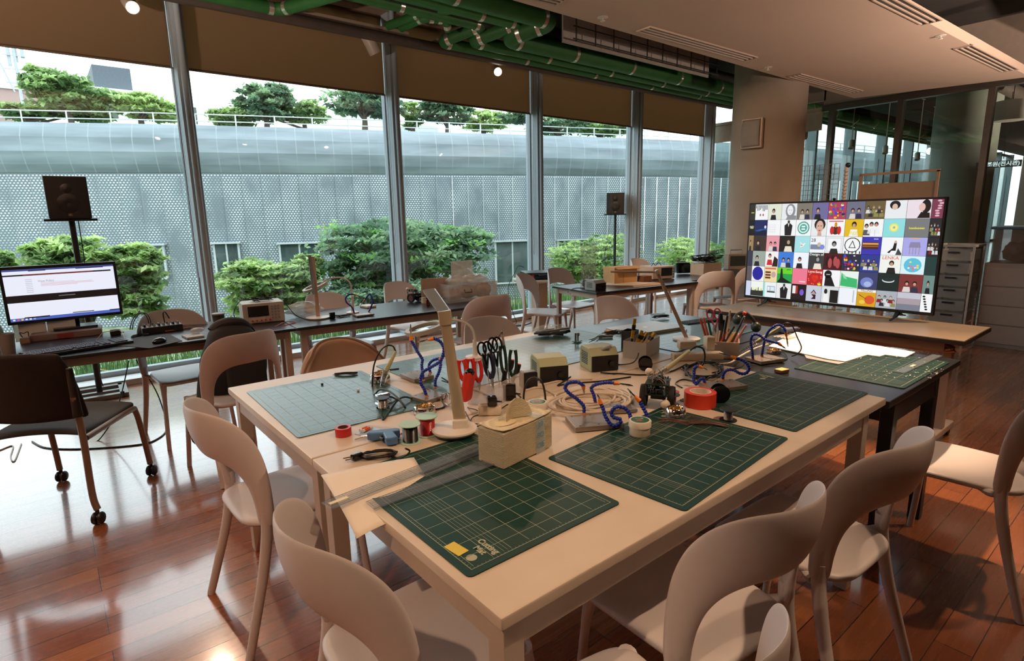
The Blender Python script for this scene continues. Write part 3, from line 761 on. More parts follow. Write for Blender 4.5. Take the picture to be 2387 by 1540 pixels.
for k, (q_, w_) in enumerate(UPL):  # bowls and stems for the added fill uplights, all unseen
    b = MB(); b.lathe([(0, 0), (0.15, 0), (0.15, 0.02), (0.014, 0.03), (0.012, 1.55), (0.02, 1.6), (0.16, 1.745), (0.165, 1.745), (0.15, 1.70), (0.03, 1.60)], 28, cap=False)
    tag(b.build('added_uplighter', M_lampw, loc=(q_[0], q_[1], 0)), ['added fill uplighter behind the camera, nearest the worktables', 'added fill uplighter right of the picture', 'added fill uplighter far right by the cabinets', 'added fill uplighter at the left windows', 'added fill uplighter behind the camera at the left', 'added fill uplighter beyond the glass partition'][k], 'lamp')

# ================================================================== TABLES
def table(label, cat, x0, x1, y0, y1, zt, mt, ml, th=0.028, lw=0.05, inset=(0.03, 0.03, 0.03, 0.03), apron=0.07, edge=None, name='worktable', group=None, legh=None, round_leg=False, rz=0, apr=None):
    cx, cy = (x0+x1)/2, (y0+y1)/2
    t = thing(name, label, cat, (cx, cy, 0), rz, group)
    hx, hy = (x1-x0)/2, (y1-y0)/2
    m = MB(); m.box((0, 0, zt-th/2), (2*hx, 2*hy, th), bev=0.005); m.build('tabletop', mt, t)
    if edge: m = MB(); m.box((0, 0, zt-th/2-0.001), (2*hx+0.006, 2*hy+0.006, th-0.006)); m.build('edge_band', edge, t, smooth=False)
    il, ir, jf, jb = inset
    X0, X1, Y0, Y1 = -hx+il, hx-ir, -hy+jf, hy-jb; zb = zt-th
    if apron:
        m = MB(); a = apr or apron
        m.box(((X0+X1)/2, Y0+0.016, zb-a/2), (X1-X0-2*lw+0.01, 0.024, a)); m.box(((X0+X1)/2, Y1-0.016, zb-a/2), (X1-X0-2*lw+0.01, 0.024, a))
        m.box((X0+0.016, (Y0+Y1)/2, zb-a/2), (0.024, Y1-Y0-2*lw+0.01, a)); m.box((X1-0.016, (Y0+Y1)/2, zb-a/2), (0.024, Y1-Y0-2*lw+0.01, a))
        m.build('apron', ml, t, smooth=False)
    for x in (X0+lw/2, X1-lw/2):
        for y in (Y0+lw/2, Y1-lw/2):
            m = MB(); m.box((x, y, (zb-0.001)/2), (lw, lw, zb-0.001), bev=0.003); m.build('leg', ml, t)
    return t
table('white worktable in front, carrying three green cutting mats', 'table', 0.54, 2.40, 0.71, 1.625, TW, M_tablew, M_tleg, inset=(0.02, 0.10, 0.02, 0.02))
table('white worktable at the back left with a pale blue-lit cutting mat', 'table', 0.54, 2.40, 1.63, 2.62, TW, M_tablew, M_tleg, inset=(0.02, 0.02, 0.02, 0.02))
table('black worktable with the white boards and a ruler on its mat', 'table', 2.44, 3.40, 0.71, 1.62, TB, M_btop, M_black, inset=(0.10, 0.28, 0.01, 0.02), apron=0.09)
table('black worktable at the back carrying the closed laptop', 'table', 2.42, 3.58, 1.63, 2.60, TB, M_btop, M_black)
M_dedge = mat('black_desk_edge', '#141210', 0.5)
DE = 3.92
dz = TD-TW
a = P(45, 843, TD); b_ = P(1169, 706, TD); rz = math.atan2(b_.y-a.y, b_.x-a.x)
DV = Vector((math.cos(rz), math.sin(rz), 0)); DN = Vector((-DV.y, DV.x, 0))
def dpt(s, t, z=0): q = a+DV*s+DN*t; return Vector((q.x, q.y, z))
sj = (P(690, 765, TD)-a).dot(DV); se = (b_-a).dot(DV)
def desk(label, s0, s1, lab=None):
    c0 = dpt((s0+s1)/2, 0.36); hx = (s1-s0)/2
    return table(label, 'desk', c0.x-hx, c0.x+hx, c0.y-0.36, c0.y+0.36, TD, M_btop, M_tleg, th=0.022, lw=0.04, inset=(0.03, 0.03, 0.03, 0.03), apron=0.05, edge=M_dedge, name='desk', rz=rz, group='black-topped desks along the windows')
desk('black-topped desk at the left with the monitor and keyboard', -0.75, sj)
desk('black-topped desk in the middle with the desk lamp and clear bin', sj+0.01, se)
q0, q1, q2 = P(1390, 682, TD), P(1640, 655, TD), P(1280, 665, TD)
rz2 = math.atan2(q1.y-q0.y, q1.x-q0.x); dp2 = 0.72
def desk2(label, c0, L_, rz_):
    v = Vector((math.cos(rz_), math.sin(rz_), 0)); n = Vector((-v.y, v.x, 0)); c1 = c0+v*(L_/2)+n*(dp2/2)
    return table(label, 'desk', c1.x-L_/2, c1.x+L_/2, c1.y-dp2/2, c1.y+dp2/2, TD, M_btop, M_tleg, th=0.022, lw=0.04, apron=0.05, edge=M_dedge, name='desk', rz=rz_, group='black-topped desks along the windows')
desk2('black-topped desk beyond the round table, with the cardboard box', Vector((q0.x, q0.y, 0)), 1.45, rz2)
v2 = Vector((math.cos(rz2), math.sin(rz2), 0))
c_ = Vector((q0.x, q0.y, 0))+v2*1.46+Vector((0, 0.12, 0))
desk2('farthest black-topped desk, in front of the concrete column', c_, 1.5, rz2+0.03)

# television table on castors
q = P(1681, 723, TD); tx0 = P(2235, 796, TD).x; ty0 = P(2235, 796, TD).y-0.02; ty1 = P(1700, 712, TD).y+0.03; tx1 = P(2280, 760, TD).x+0.02; tx0 = (q.x+tx0)/2
t = thing('folding_table', 'pale-topped folding table on castors under the television', 'table', ((tx0+tx1)/2, (ty0+ty1)/2, 0))
hx, hy = (tx1-tx0)/2, (ty1-ty0)/2
m = MB(); m.box((0, 0, TD-0.0125), (2*hx-0.01, 2*hy-0.01, 0.025), bev=0.003); m.build('tabletop', mat('pale_maple_laminate', '#cdb394', 0.4, var=0.06, scale=6), t)
m = MB(); m.box((0, 0, TD-0.016), (2*hx, 2*hy, 0.026), bev=0.003); m.build('edge_band', mat('dark_brown_edge', '#2a1d16', 0.5), t)
m = MB()
for x, z in ((-0.12, TD-0.10), (-0.02, TD-0.13), (0.06, TD-0.10)): m.tube(smoothpath([(x, -hy*0.8, z+0.05), (x, -hy*0.75, z), (x, hy*0.75, z), (x, hy*0.8, z+0.05)], 6), 0.013, 8)
m.build('storage_rail', mat('satin_rail', '#8f7a68', 0.35, 0.6), t)
m = MB(); m.box((-hx*0.5, 0, TD-0.075), (0.03, 1.7*hy, 0.05)); m.build('stretcher', mat('tan_frame', '#a48365', 0.5), t, smooth=False)
for y in (-hy*0.82, hy*0.82):
    m = MB(); m.box((0.06, y, 0.38), (0.06, 0.045, 0.66), bev=0.004); lg = m.build('leg', M_tleg, t)
    m = MB(); m.box((0, y, 0.075), (0.56, 0.06, 0.045), bev=0.01); m.build('foot', M_tleg, lg)
    for x in (-0.26, 0.26):
        m = MB(); m.cyl((x, y-0.012, 0.028), (x, y+0.012, 0.028), 0.027, n=16); m.cyl((x, y, 0.03), (x, y, 0.06), 0.008); m.build('castor', M_black, lg)
FT = t

# round side table
q = P(1255, 652, 0.80); 
rx, ry = P(1258, 770, 0.0).x, P(1258, 770, 0.0).y
ZR = CAM.z + (ray(1258, 648)).z*(Vector((rx, ry)).length/Vector(ray(1258, 648)[:2]).length)
t = thing('round_table', 'round white pedestal table carrying the black tool case', 'table', (rx, ry, 0))
rr = (P(1315, 655, ZR)-P(1197, 650, ZR)).length/2*0.95
m = MB(); m.lathe([(0, ZR-0.03), (rr-0.01, ZR-0.03), (rr, ZR-0.015), (rr-0.003, ZR), (0, ZR)], 48); m.build('tabletop', M_tablew, t)
m = MB(); m.box((0, 0, (ZR-0.03)/2+0.01), (0.15, 0.15, ZR-0.05), bev=0.004); m.build('pedestal', mat('pale_pedestal', '#c7b199', 0.5), t)
m = MB(); m.box((0, 0, 0.012), (0.42, 0.42, 0.024), bev=0.008); m.build('base_plate', M_tleg, t)

# ================================================================== CHAIRS
CH = 0.86
def chair_y(s, z): return -0.215 - 0.216*(z-0.45) + (1.6+3.3*(z-0.45))*s*s
def make_chair(label, m=None, group=None, cushion=None):
    m = m or M_white
    t = thing('dining_chair', label, 'chair', (0, 0, 0), 0, group)
    # seat: rounded square plate, slightly dished, rolled edge
    b = MB(); n = 48; rings = [0.0, 0.35, 0.65, 0.85, 0.96, 1.0, 0.985, 0.9]
    def rim(th, k):
        ct, st = math.cos(th), math.sin(th); e = 0.42 if st < 0 else 0.30
        y = 0.215*math.copysign(abs(st)**e, st)
        w_ = 0.215-0.025*(0.5-y/0.43)
        x = w_*math.copysign(abs(ct)**e, ct); return x*k, y*k+0.01
    zs = [-0.014, -0.012, -0.006, 0.0, -0.001, -0.010, -0.026, -0.03]
    for k, r_ in enumerate(rings):
        for i in range(n):
            x, y = rim(2*PI*i/n, max(r_, 0.001)); fz = -0.012*max(0, y/0.2)**3 if k < 6 else -0.008*max(0, y/0.2)**3
            b.v.append((x, y, 0.455+zs[k]+fz))
    for k in range(len(rings)-1):
        for i in range(n): b.f.append((k*n+i, k*n+(i+1) % n, (k+1)*n+(i+1) % n, (k+1)*n+i))
    b.f.append(tuple(range((len(rings)-1)*n, len(rings)*n)))
    b.build('seat', cushion or m, t, sub=1, angle=180)
    # back: one band that bends round and runs down both sides
    b = MB(); N = 44; K = 14; loops = []
    for i in range(N+1):
        th = PI*i/N; ct, st = math.cos(th), math.sin(th)
        co = math.copysign(abs(ct)**0.50, ct); so = abs(st)**0.62
        out = Vector((0.252*co-0.012*ct*(1-so), 0.44+(CH-0.44)*so))
        ci = math.copysign(abs(ct)**0.55, ct); si = abs(st)**0.60
        inn = Vector((0.190*ci, 0.44+(CH-0.44-0.185)*si))
        low = 1-min(1, so*1.5)
        loop = []
        for k in range(K):
            a_ = 2*PI*k/K; wv = 0.5-0.5*math.cos(a_); p = out.lerp(inn, wv)
            th_ = (0.006+0.013*low)*math.copysign(abs(math.sin(a_))**0.6, math.sin(a_))
            nn = Vector((-2*(1.6+3.3*(p.y-0.45))*p.x, 1, 0.2)).normalized()
            bulge = -0.012*math.sin(PI*wv)*(1-low)
            q = Vector((p.x, chair_y(p.x, p.y)+bulge, p.y))+nn*th_
            loop.append(tuple(q))
        loops.append(loop)
    for l in loops: b.v += l
    for i in range(N):
        for k in range(K): b.f.append((i*K+k, i*K+(k+1) % K, (i+1)*K+(k+1) % K, (i+1)*K+k))
    b.f += [tuple(range(K-1, -1, -1)), tuple(N*K+k for k in range(K))]
    b.build('backrest', m, t, angle=60, sub=1)
    for s in (-1, 1):
        y0 = chair_y(0.212, 0.46)
        pts = smoothpath([(s*0.215, y0+0.003, 0.50), (s*0.214, y0-0.002, 0.42), (s*0.220, y0-0.03, 0.28), (s*0.232, y0-0.075, 0.12), (s*0.242, y0-0.11, 0.0)], 5)
        b = MB(); nn_ = len(pts); b.tube(pts, [0.0215-0.0075*i/nn_ for i in range(nn_)], 12, flat=1.0)
        b.tube(smoothpath([(s*0.212, y0+0.01, 0.44), (s*0.19, y0+0.035, 0.432), (s*0.15, y0+0.07, 0.430)], 4), [0.02]*9, 10, flat=0.7)
        b.build('leg', m, t)
        pts = smoothpath([(s*0.186, 0.175, 0.44), (s*0.192, 0.192, 0.36), (s*0.204, 0.208, 0.15), (s*0.212, 0.22, 0.0)], 5)
        b = MB(); nn_ = len(pts); b.tube(pts, [0.024-0.010*min(1, i/6)-0.001*i/nn_ for i in range(nn_)], 12)
        b.build('leg', m, t)
    return t
NC = 'white moulded chairs around the tables'
ch0 = make_chair('white chair in the left foreground with paper and rulers sticking out over its back', group=NC)
ch0.location = (0.59, 1.11, 0); ch0.rotation_euler = (0, 0, R(-90))
CHS = [ # x, y, rot deg (0 faces the windows), label
    (0.60, 2.13, -88, 'white chair at the end of the back left worktable, behind the left foreground chair'),
    (1.21, 0.76, -6, 'white chair at the near side of the front worktable, showing its whole back'),
    (1.775, 0.71, -2, 'white chair at the near right corner of the front worktable, pushed under it'),
    (0.73, 0.61, -10, 'white chair cut off by the bottom edge, back tip and seat in view'),
    (2.77, 0.51, 0, 'white chair with a brightly lit seat at the right edge, by the black table leg'),
    (0.78, 3.64, 14, 'white chair with the black backpack hanging on it'),
    (0.66, 4.42, 186, 'white chair behind the left desk, facing the camera'),
    (1.85, 4.55, 192, 'white chair behind the middle desk, behind the upright desk lamp'),
    (2.72, 4.85, 196, 'white chair against the window by the second mullion, turned to the camera'),
    (2.98, 4.75, 176, 'x'),
    (2.78, 3.86, -6, 'white chair in front of the middle desk, seen from behind'),
    (2.06, 2.55, 182, 'white chair behind the back worktable, below the round table'),
    (3.28, 2.62, 180, 'white chair behind the black worktable, under the window desks'),
    (4.75, 4.72, 186, 'white chair behind the cardboard box desk'),
    (4.15, 4.55, 210, 'white chair at the left end of the cardboard box desk, half hidden'),
    (5.75, 3.55, -30, 'white chair standing sideways at the far desk, its whole back and legs in view'),
    (6.55, 4.95, 185, 'white chair behind the farthest desk at the window'),
    (6.55, 3.65, -10, 'white chair half hidden behind the left edge of the television'),
]
chairs = {}
for i, (x, y, r_, l) in enumerate(CHS):
    if l == 'x': continue
    chairs[i] = dup(ch0, (x, y, 0), R(r_), l, NC)
# brown padded chair behind the back table
M_tan = mat('tan_leatherette', '#9c7a60', 0.5, var=0.06)
t = thing('padded_chair', 'tan upholstered chair behind the back left worktable', 'chair', (1.16, 2.62, 0), R(186))
b = MB()
def bk(u, v):
    s = (u-0.5)*2; z = 0.50+0.34*v; w_ = 0.24*(1-0.25*max(0, v-0.55)**2*6); return (s*w_, -0.2-0.10*v+0.10*s*s, z-0.05*abs(s)**3*v)
b.grid(bk, 20, 12); b.build('backrest', M_tan, t, solid=0.045, sub=1)
b = MB(); b.tube([bk(0.0, v/8) for v in range(9)]+[bk(u/14, 1) for u in range(1, 15)]+[bk(1, 1-v/8) for v in range(1, 9)], 0.009, 6); b.build('piping', mat('dark_tan_piping', '#7b5c45', 0.5), t)
b = MB(); b.box((0, 0.02, 0.44), (0.46, 0.44, 0.07), bev=0.03); b.build('seat', M_tan, t)
for x in (-0.2, 0.2):
    for y in (-0.18, 0.2):
        b = MB(); b.cyl((x, y, 0), (x*0.95, y, 0.42), 0.014, n=10); b.build('leg', M_steel, t)
# office chair at the left
M_mesh = mat('dark_brown_fabric', '#17110e', 0.9, var=0.1)
M_seatg = mat('charcoal_seat_fabric', '#3c4449', 0.85, var=0.1, scale=60)
M_tube = mat('beige_metal_tube', '#8d7c6d', 0.35, 0.4)
oc = Vector((-0.03, 3.70, 0))
t = thing('office_chair', 'dark office chair on black castors at the left desk', 'chair', tuple(oc), R(-32))
feet = {'rl': P(228, 1217, 0.02), 'fr': P(348, 1110, 0.02), 'fl': P(147, 1125, 0.02)}
b = MB()
def bk2(u, v):
    s = (u-0.5)*2; z = 0.53+0.36*v; w_ = 0.235+0.0*v
    return (s*w_*(1-0.18*v**3), -0.25-0.08*v+0.07*s*s, z-0.02*s*s*v)
b.grid(bk2, 20, 10); b.build('backrest', M_mesh, t, solid=0.02, sub=1)
b = MB(); b.grid(lambda u, v: ((u-0.5)*0.47*(1-0.10*abs(2*v-1)**3), (v-0.5)*0.48+0.03, 0.47-0.02*((u-0.5)*2)**2+0.0-0.035*max(0, v-0.75)*4*max(0, v-0.75)), 16, 16); b.build('seat', M_seatg, t, solid=0.035, sub=1)
for s in (-1, 1):
    b = MB(); xs_ = s*0.235
    b.tube(smoothpath([(xs_, -0.275, 0.66), (xs_, -0.26, 0.45), (xs_, -0.265, 0.16), (s*0.25, -0.27, 0.075)], 6), 0.0155, 10)
    lg = b.build('leg', M_tube, t); 
    b = MB(); b.tube([(xs_, -0.275, 0.80), (xs_, -0.268, 0.56)], [0.014, 0.021], 10); b.build('back_support', M_mesh, t)
    b2 = MB(); b2.tube(smoothpath([(xs_, -0.24, 0.44), (xs_, 0.16, 0.44), (xs_, 0.225, 0.41), (s*0.24, 0.255, 0.25), (s*0.245, 0.275, 0.075)], 6), 0.0155, 10)
    lg2 = b2.build('leg', M_tube, t)
    for (fx, fy, L_) in ((s*0.25, -0.275, lg), (s*0.245, 0.28, lg2)):
        b = MB()
        for dx in (-0.014, 0.014):
            k = len(b.v); b.ball((fx+dx, fy, 0.031), 0.031, 14, sx=0.5)
        b.cyl((fx-0.02, fy, 0.035), (fx+0.02, fy, 0.035), 0.016); b.cyl((fx, fy, 0.03), (fx, fy, 0.085), 0.009)
        b.build('castor', M_black, L_)
# backpack on the chair
t = thing('backpack', 'black backpack hanging on the chair at the left desk', 'bag', (0.83, 3.76, 0.44), R(10))
M_bag = mat('black_nylon', '#0c0b0b', 0.8, var=0.2, bump=0.3, bscale=30)
b = MB()
def bg(u, v):
    a_ = 2*PI*u; z = -0.02+0.44*v
    w_ = 0.19*(math.sin(PI*min(1, v*0.62+0.30))**0.5)*(1-0.12*(v > 0.95)); dd = 0.11*(math.sin(PI*min(0.98, v*0.55+0.36)))**0.6
    k = 1 if v < 0.9 else math.sqrt(max(0, 1-((v-0.9)/0.1)**2))
    ca, sa = math.cos(a_), math.sin(a_)
    return (w_*k*math.copysign(abs(ca)**0.6, ca)+0.008*math.sin(9*v+3*u), dd*k*math.copysign(abs(sa)**0.7, sa)+0.006*math.sin(14*v), z)
b.grid(bg, 28, 18); b.build('bag_body', M_bag, t, sub=1, angle=180)
b = MB(); b.tube(smoothpath([(-0.10, 0.02, 0.38), (-0.06, 0.02, 0.41), (0.0, 0.0, 0.425), (0.07, 0.0, 0.41), (0.11, 0, 0.37)], 6), 0.035, 10, flat=0.8); b.build('top_padding', M_bag, t)
b = MB(); b.box((0.02, -0.115, 0.12), (0.24, 0.05, 0.2), bev=0.02); b.build('front_pocket', M_bag, t)
for k, pth in enumerate(([(-0.16, -0.05, 0.30), (-0.24, -0.1, 0.12), (-0.27, -0.12, 0.0), (-0.31, -0.13, -0.10), (-0.34, -0.14, -0.16)], [(-0.15, -0.05, 0.10), (-0.24, -0.11, 0.03), (-0.29, -0.12, -0.04), (-0.33, -0.12, -0.20), (-0.28, -0.12, -0.24), (-0.25, -0.12, -0.14)])):
    b = MB(); b.tube(smoothpath(pth, 6), [0.03, 0.012][k] if k else 0.022, 8, flat=0.3 if k == 0 else 0.4); b.build('strap', M_bag, t)
# ================================================================== SMALL THINGS: helpers
def S(p, n): return n*((Vector(p)-CAM).dot(_f))/FPX
def cable(label, pts, r=0.003, z=TW, m=None, name='cable', cat='cable', k=6, group=None, parent=None):
    """pts: (px, py, height above z) seen points"""
    w_ = smoothpath([P(a, b, z+h) for a, b, h in pts], k)
    zf = z+r
    w_ = [Vector((q.x, q.y, max(q.z, zf))) for q in w_]
    b = MB(); b.tube(w_, r, 7); o = b.build(name, m or M_cable, parent)
    if parent is None: tag(o, label, cat, group)
    return o
def vcable(label, pts, base, r=0.003, m=None, name='cable', cat='cable', k=6, group=None, lean=0):
    w_ = smoothpath([PV(a, b, base, lean) for a, b in pts], k); b = MB(); b.tube(w_, r, 7)
    return tag(b.build(name, m or M_cable), label, cat, group)
def loose(name, b, m, label, cat, loc, rz=0, group=None, **k): return tag(b.build(name, m, loc=tuple(loc), rz=rz, **k), label, cat, group)

# ------------------------------------------------------------------ cutting mats
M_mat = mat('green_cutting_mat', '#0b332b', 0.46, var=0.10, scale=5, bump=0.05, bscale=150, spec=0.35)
M_mat2 = mat('window_sheen_cutting_mat', '#1c4844', 0.34, var=0.10, scale=5, coat=0.15, spec=0.6)  # lighter base and coat put the bluish window sheen into the mat
M_line = mat('cream_grid_print', '#a9ab90', 0.45, var=0)
M_cut = mat('yellow_sticker', '#d8c24a', 0.5)
def cutmat(label, cx, cy, lx, ly, rz, z, logo=None, cell=0.05, dense=True, sticker=False, mm=None):
    t = thing('cutting_mat', label, 'cutting mat', (cx, cy, z), rz, 'cutting mats on the worktables')
    pts = []
    for sx, sy in ((1, 1), (-1, 1), (-1, -1), (1, -1)):
        a0 = {(1, 1): 0, (-1, 1): 90, (-1, -1): 180, (1, -1): 270}[(sx, sy)]
        for k in range(5):
            a_ = R(a0+k*22.5); pts.append((sx*(lx/2-0.012)+0.012*math.cos(a_), sy*(ly/2-0.012)+0.012*math.sin(a_)))
    b = MB(); b.prism(pts, 0.0002, 0.0032); b.build('mat_board', mm or M_mat, t, smooth=False)
    b = MB(); zz = 0.0036; mx, my = lx/2-0.018, ly/2-0.018
    def ln(x0, y0, x1, y1, w_=0.0011):
        d = Vector((x1-x0, y1-y0, 0)); n = Vector((-d.y, d.x, 0)).normalized()*w_/2
        p0, p1 = Vector((x0, y0, zz)), Vector((x1, y1, zz)); b.quad(p0-n, p1-n, p1+n, p0+n)
    for (p0, p1) in (((-mx, -my), (mx, -my)), ((mx, -my), (mx, my)), ((mx, my), (-mx, my)), ((-mx, my), (-mx, -my))): ln(*p0, *p1, 0.0014)
    ix, iy = mx-0.008, my-0.008
    nx, ny = int(ix/cell), int(iy/cell)
    for i in range(-nx, nx+1): ln(i*cell, -iy, i*cell, iy)
    for i in range(-ny, ny+1): ln(-ix, i*cell, ix, i*cell)
    n = int(2*ix/0.01)
    for i in range(n):
        x = -ix+i*0.01
        for s in (-1, 1): ln(x, s*my, x, s*(my-0.005), 0.0006)
    n = int(2*iy/0.01)
    for i in range(n):
        y = -iy+i*0.01
        for s in (-1, 1): ln(s*mx, y, s*(mx-0.005), y, 0.0006)
    if dense:
        for k in range(1, 5): ln(-mx+0.06+0.01*k, -iy, -mx+0.06+0.01*k, iy, 0.0007)
        if lx > 0.5 and dense == 2:
            for k in range(1, 7): ln(-ix, my-0.05-0.01*k, ix, my-0.05-0.01*k, 0.0007)
    b.build('grid_print', M_line, t, smooth=False)
    if logo:
        x, y, a_ = logo
        textobj('Cutting\nMat', 0.022, M_line, t, (x, y, zz), (0, 0, a_), bold=0.0006)
        b = MB(); b.lathe([(0.0, 0), (0.012, 0)], 24, (x-0.040, y-0.01, zz)); b.build('round_emblem', M_line, t)
    if sticker: b = MB(); b.box((sticker[0], sticker[1], 0.0036), (0.028, 0.05, 0.0008), rz=0.1); b.build('sticker', M_cut, t)
    return t
def mc(pa, pb, pc, z):   # three seen corners -> centre
    a_, b_, c_ = P(*pa, z), P(*pb, z), P(*pc, z); return a_, b_, c_
a_, b_, _ = mc((1092, 1347), (1450, 1175), (0, 900), TW)
w1 = b_.x-a_.x
m1 = cutmat('green cutting mat nearest the camera, with the lamp and paper at its far edge', (a_.x+b_.x)/2, (a_.y+b_.y)/2+0.31, w1, 0.62, 0, TW, logo=(-w1/2+0.082, -0.31+0.062, -PI/2), sticker=(-w1/2+0.036, -0.31+0.10))
a_, b_, c_ = mc((1277, 1068), (1596, 1195), (1838, 1023), TW)
r2_ = math.atan2(c_.y-b_.y, c_.x-b_.x); L2, W2 = (c_-b_).length, (a_-b_).length
cc_ = (a_+c_)/2
m2 = cutmat('green cutting mat in the middle of the front worktable, with the flux jar on it', cc_.x, cc_.y, L2, W2, r2_, TW, dense=2, logo=(L2/2-0.05, W2/2-0.05, -PI/2))
a_, b_, c_ = mc((1778, 863), (2025, 917), (1862, 1010), TW)
m3 = cutmat('green cutting mat at the right end of the front worktable', (b_.x+c_.x)/2, (a_.y+b_.y)/2, b_.x-c_.x, a_.y-b_.y, 0, TW, logo=(0.24, 0.16, -PI/2))
a_, b_, c_ = mc((1848, 859), (2107, 907), (2195, 842), TB)
m4 = cutmat('brightly lit cutting mat with white crumbs on the black worktable', (b_.x+c_.x)/2, (a_.y+b_.y)/2, c_.x-b_.x, a_.y-b_.y, 0, TB, logo=(0.24, 0.16, -PI/2))
a_, b_, c_ = mc((600, 910), (702, 1022), (1003, 940), TW)
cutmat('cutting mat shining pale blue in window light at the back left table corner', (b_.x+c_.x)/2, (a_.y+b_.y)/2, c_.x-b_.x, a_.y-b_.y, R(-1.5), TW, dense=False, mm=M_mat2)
a_, b_, c_ = mc((868, 842), (955, 905), (1340, 765), TW)
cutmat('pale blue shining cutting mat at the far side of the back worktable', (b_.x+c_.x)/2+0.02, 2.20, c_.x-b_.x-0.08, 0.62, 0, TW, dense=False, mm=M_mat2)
a_, b_ = P(1480, 800, TB), P(1700, 790, TB)
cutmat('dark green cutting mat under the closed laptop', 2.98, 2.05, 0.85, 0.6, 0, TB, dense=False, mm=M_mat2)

# ------------------------------------------------------------------ paper, rulers, napkins, lamp
M_paper = mat('white_paper', '#e9dcc8', 0.7, var=0.01)
pc = [P(748, 1107, TW+0.004), P(965, 1066, TW+0.006), P(1030, 1168, TW+0.005), P(830, 1240, TW-0.004)]
o_ = (pc[0]+pc[1]+pc[2]+pc[3])/4
b = MB()
def pp(u, v):
    q = pc[0].lerp(pc[1], u).lerp(pc[3].lerp(pc[2], u), v)-o_
    q.z += -0.020*max(0, (1-u)*v)**3+0.004*math.sin(3*u+2*v); return q
b.grid(pp, 16, 14); loose('paper_sheet', b, M_paper, 'white paper sheet hanging over the left end of the front worktable', 'paper', o_, solid=0.0006)
M_acr = mat('clear_acrylic', '#9aa7b0', 0.12, var=0.0, alpha=0.26)
M_tick = mat('dark_tick_print', '#2b3138', 0.5, var=0)
M_lab = mat('cream_sticker', '#e8dcb8', 0.6, var=0)
def ruler(label, p0, p1, w_, z, grid=True, sticker=None, group='clear rulers lying on the tables'):
    c0 = (p0+p1)/2; L_ = (p1-p0).length; rz_ = math.atan2(p1.y-p0.y, p1.x-p0.x)
    t = thing('ruler', label, 'ruler', (c0.x, c0.y, z), rz_, group)
    b = MB(); b.box((0, 0, 0.0015), (L_, w_, 0.0028), bev=0.0006); b.build('ruler_blade', M_acr, t)
    b = MB(); n = int(L_/0.01)
    for i in range(n):
        x = -L_/2+0.005+i*0.01; h = 0.006
        if i % 5 == 0: h = w_*0.9 if grid else 0.012
        b.box((x, w_/2-h/2-0.001, 0.0031), (0.0006, h, 0.0002))
    for k in range(1, 5): b.box((0, w_/2-0.01*k, 0.0031), (L_-0.01, 0.0006, 0.0002))
    for k in (1, -1): b.box((0, k*(w_/2-0.0012), 0.0031), (L_-0.002, 0.0016, 0.0002))
    b.build('scale_print', M_tick, t, smooth=False)
    if sticker: b = MB(); b.box((sticker, 0.0, 0.0035), (0.05, 0.012, 0.0004)); b.build('sticker', M_lab, t)
    return t
za = TW+0.0105
a_, b_ = P(760, 1180, za), P(1120, 1040, za)
ruler('longer clear ruler sticking out over the chair back at the left', a_, b_, 0.050, za, sticker=-0.22*1.0)
a_, b_ = P(862, 1180, TW+0.0062), P(1150, 1075, TW+0.0062)
ruler('shorter clear ruler on the paper, below the long one', a_, b_, 0.048, TW+0.0066)
a_, b_ = P(1100, 1053, TW+0.0033), P(1178, 1030, TW+0.0033)
ruler('clear ruler under the napkin pack on the near mat', P(985, 1108, TW+0.0042), P(1165, 1030, TW+0.0042), 0.035, TW+0.0042, grid=False)
a_, b_ = P(2095, 868, TB+0.004), P(2185, 828, TB+0.004)
ruler('clear ruler with a cream sticker on the brightly lit mat', a_, b_, 0.045, TB+0.0045, sticker=-0.08)

# napkin pack
a_, b_, c_ = P(1112, 1077, TW), P(1178, 1096, TW), P(1290, 1040, TW)
ux = (c_-b_); LX = ux.length; rz_ = math.atan2(ux.y, ux.x); LY = (a_-b_).length*1.0
cc_ = (a_+c_)/2; H_ = 0.105
t = thing('napkin_pack', 'stack of cream paper napkins with a printed wrapper beside the desk lamp', 'napkins', (cc_.x, cc_.y, TW+0.0035), rz_)
def napkin_mat():
    m = mat('cream_napkins', '#e6d7b4', 0.9, var=0.03, scale=30); nt = m.node_tree; b = nt.nodes['Principled BSDF']
    w_ = nt.nodes.new('ShaderNodeTexWave'); w_.bands_direction = 'Z'; w_.inputs['Scale'].default_value = 95; w_.inputs['Distortion'].default_value = 3.5; w_.inputs['Detail'].default_value = 2
    tc = nt.nodes.new('ShaderNodeTexCoord'); bp = nt.nodes.new('ShaderNodeBump'); bp.inputs['Distance'].default_value = 0.003; bp.inputs['Strength'].default_value = 0.9
    mu = nt.nodes.new('ShaderNodeMixRGB'); mu.blend_type = 'MULTIPLY'; mu.inputs[0].default_value = 0.22; src = b.inputs['Base Color'].links[0].from_socket
    nt.links.new(src, mu.inputs[1]); nt.links.new(w_.outputs['Color'], mu.inputs[2]); nt.links.new(mu.outputs[0], b.inputs['Base Color'])
    nt.links.new(tc.outputs['Object'], w_.inputs['Vector']); nt.links.new(w_.outputs['Fac'], bp.inputs['Height']); nt.links.new(bp.outputs[0], b.inputs['Normal'])
    return m
M_nap = napkin_mat()
b = MB(); b.box((0, 0, H_/2+0.0002), (LX, LY, H_-0.0006), bev=0.004)
b.build('napkin_stack', M_nap, t)
b = MB(); b.grid(lambda u, v: ((u-0.5)*LX, (v-0.5)*LY, H_+0.006*(abs(u-0.5)*2)**3+0.004*(abs(v-0.5)*2)**2), 12, 8); b.build('top_napkin', M_nap, t, solid=0.0015)
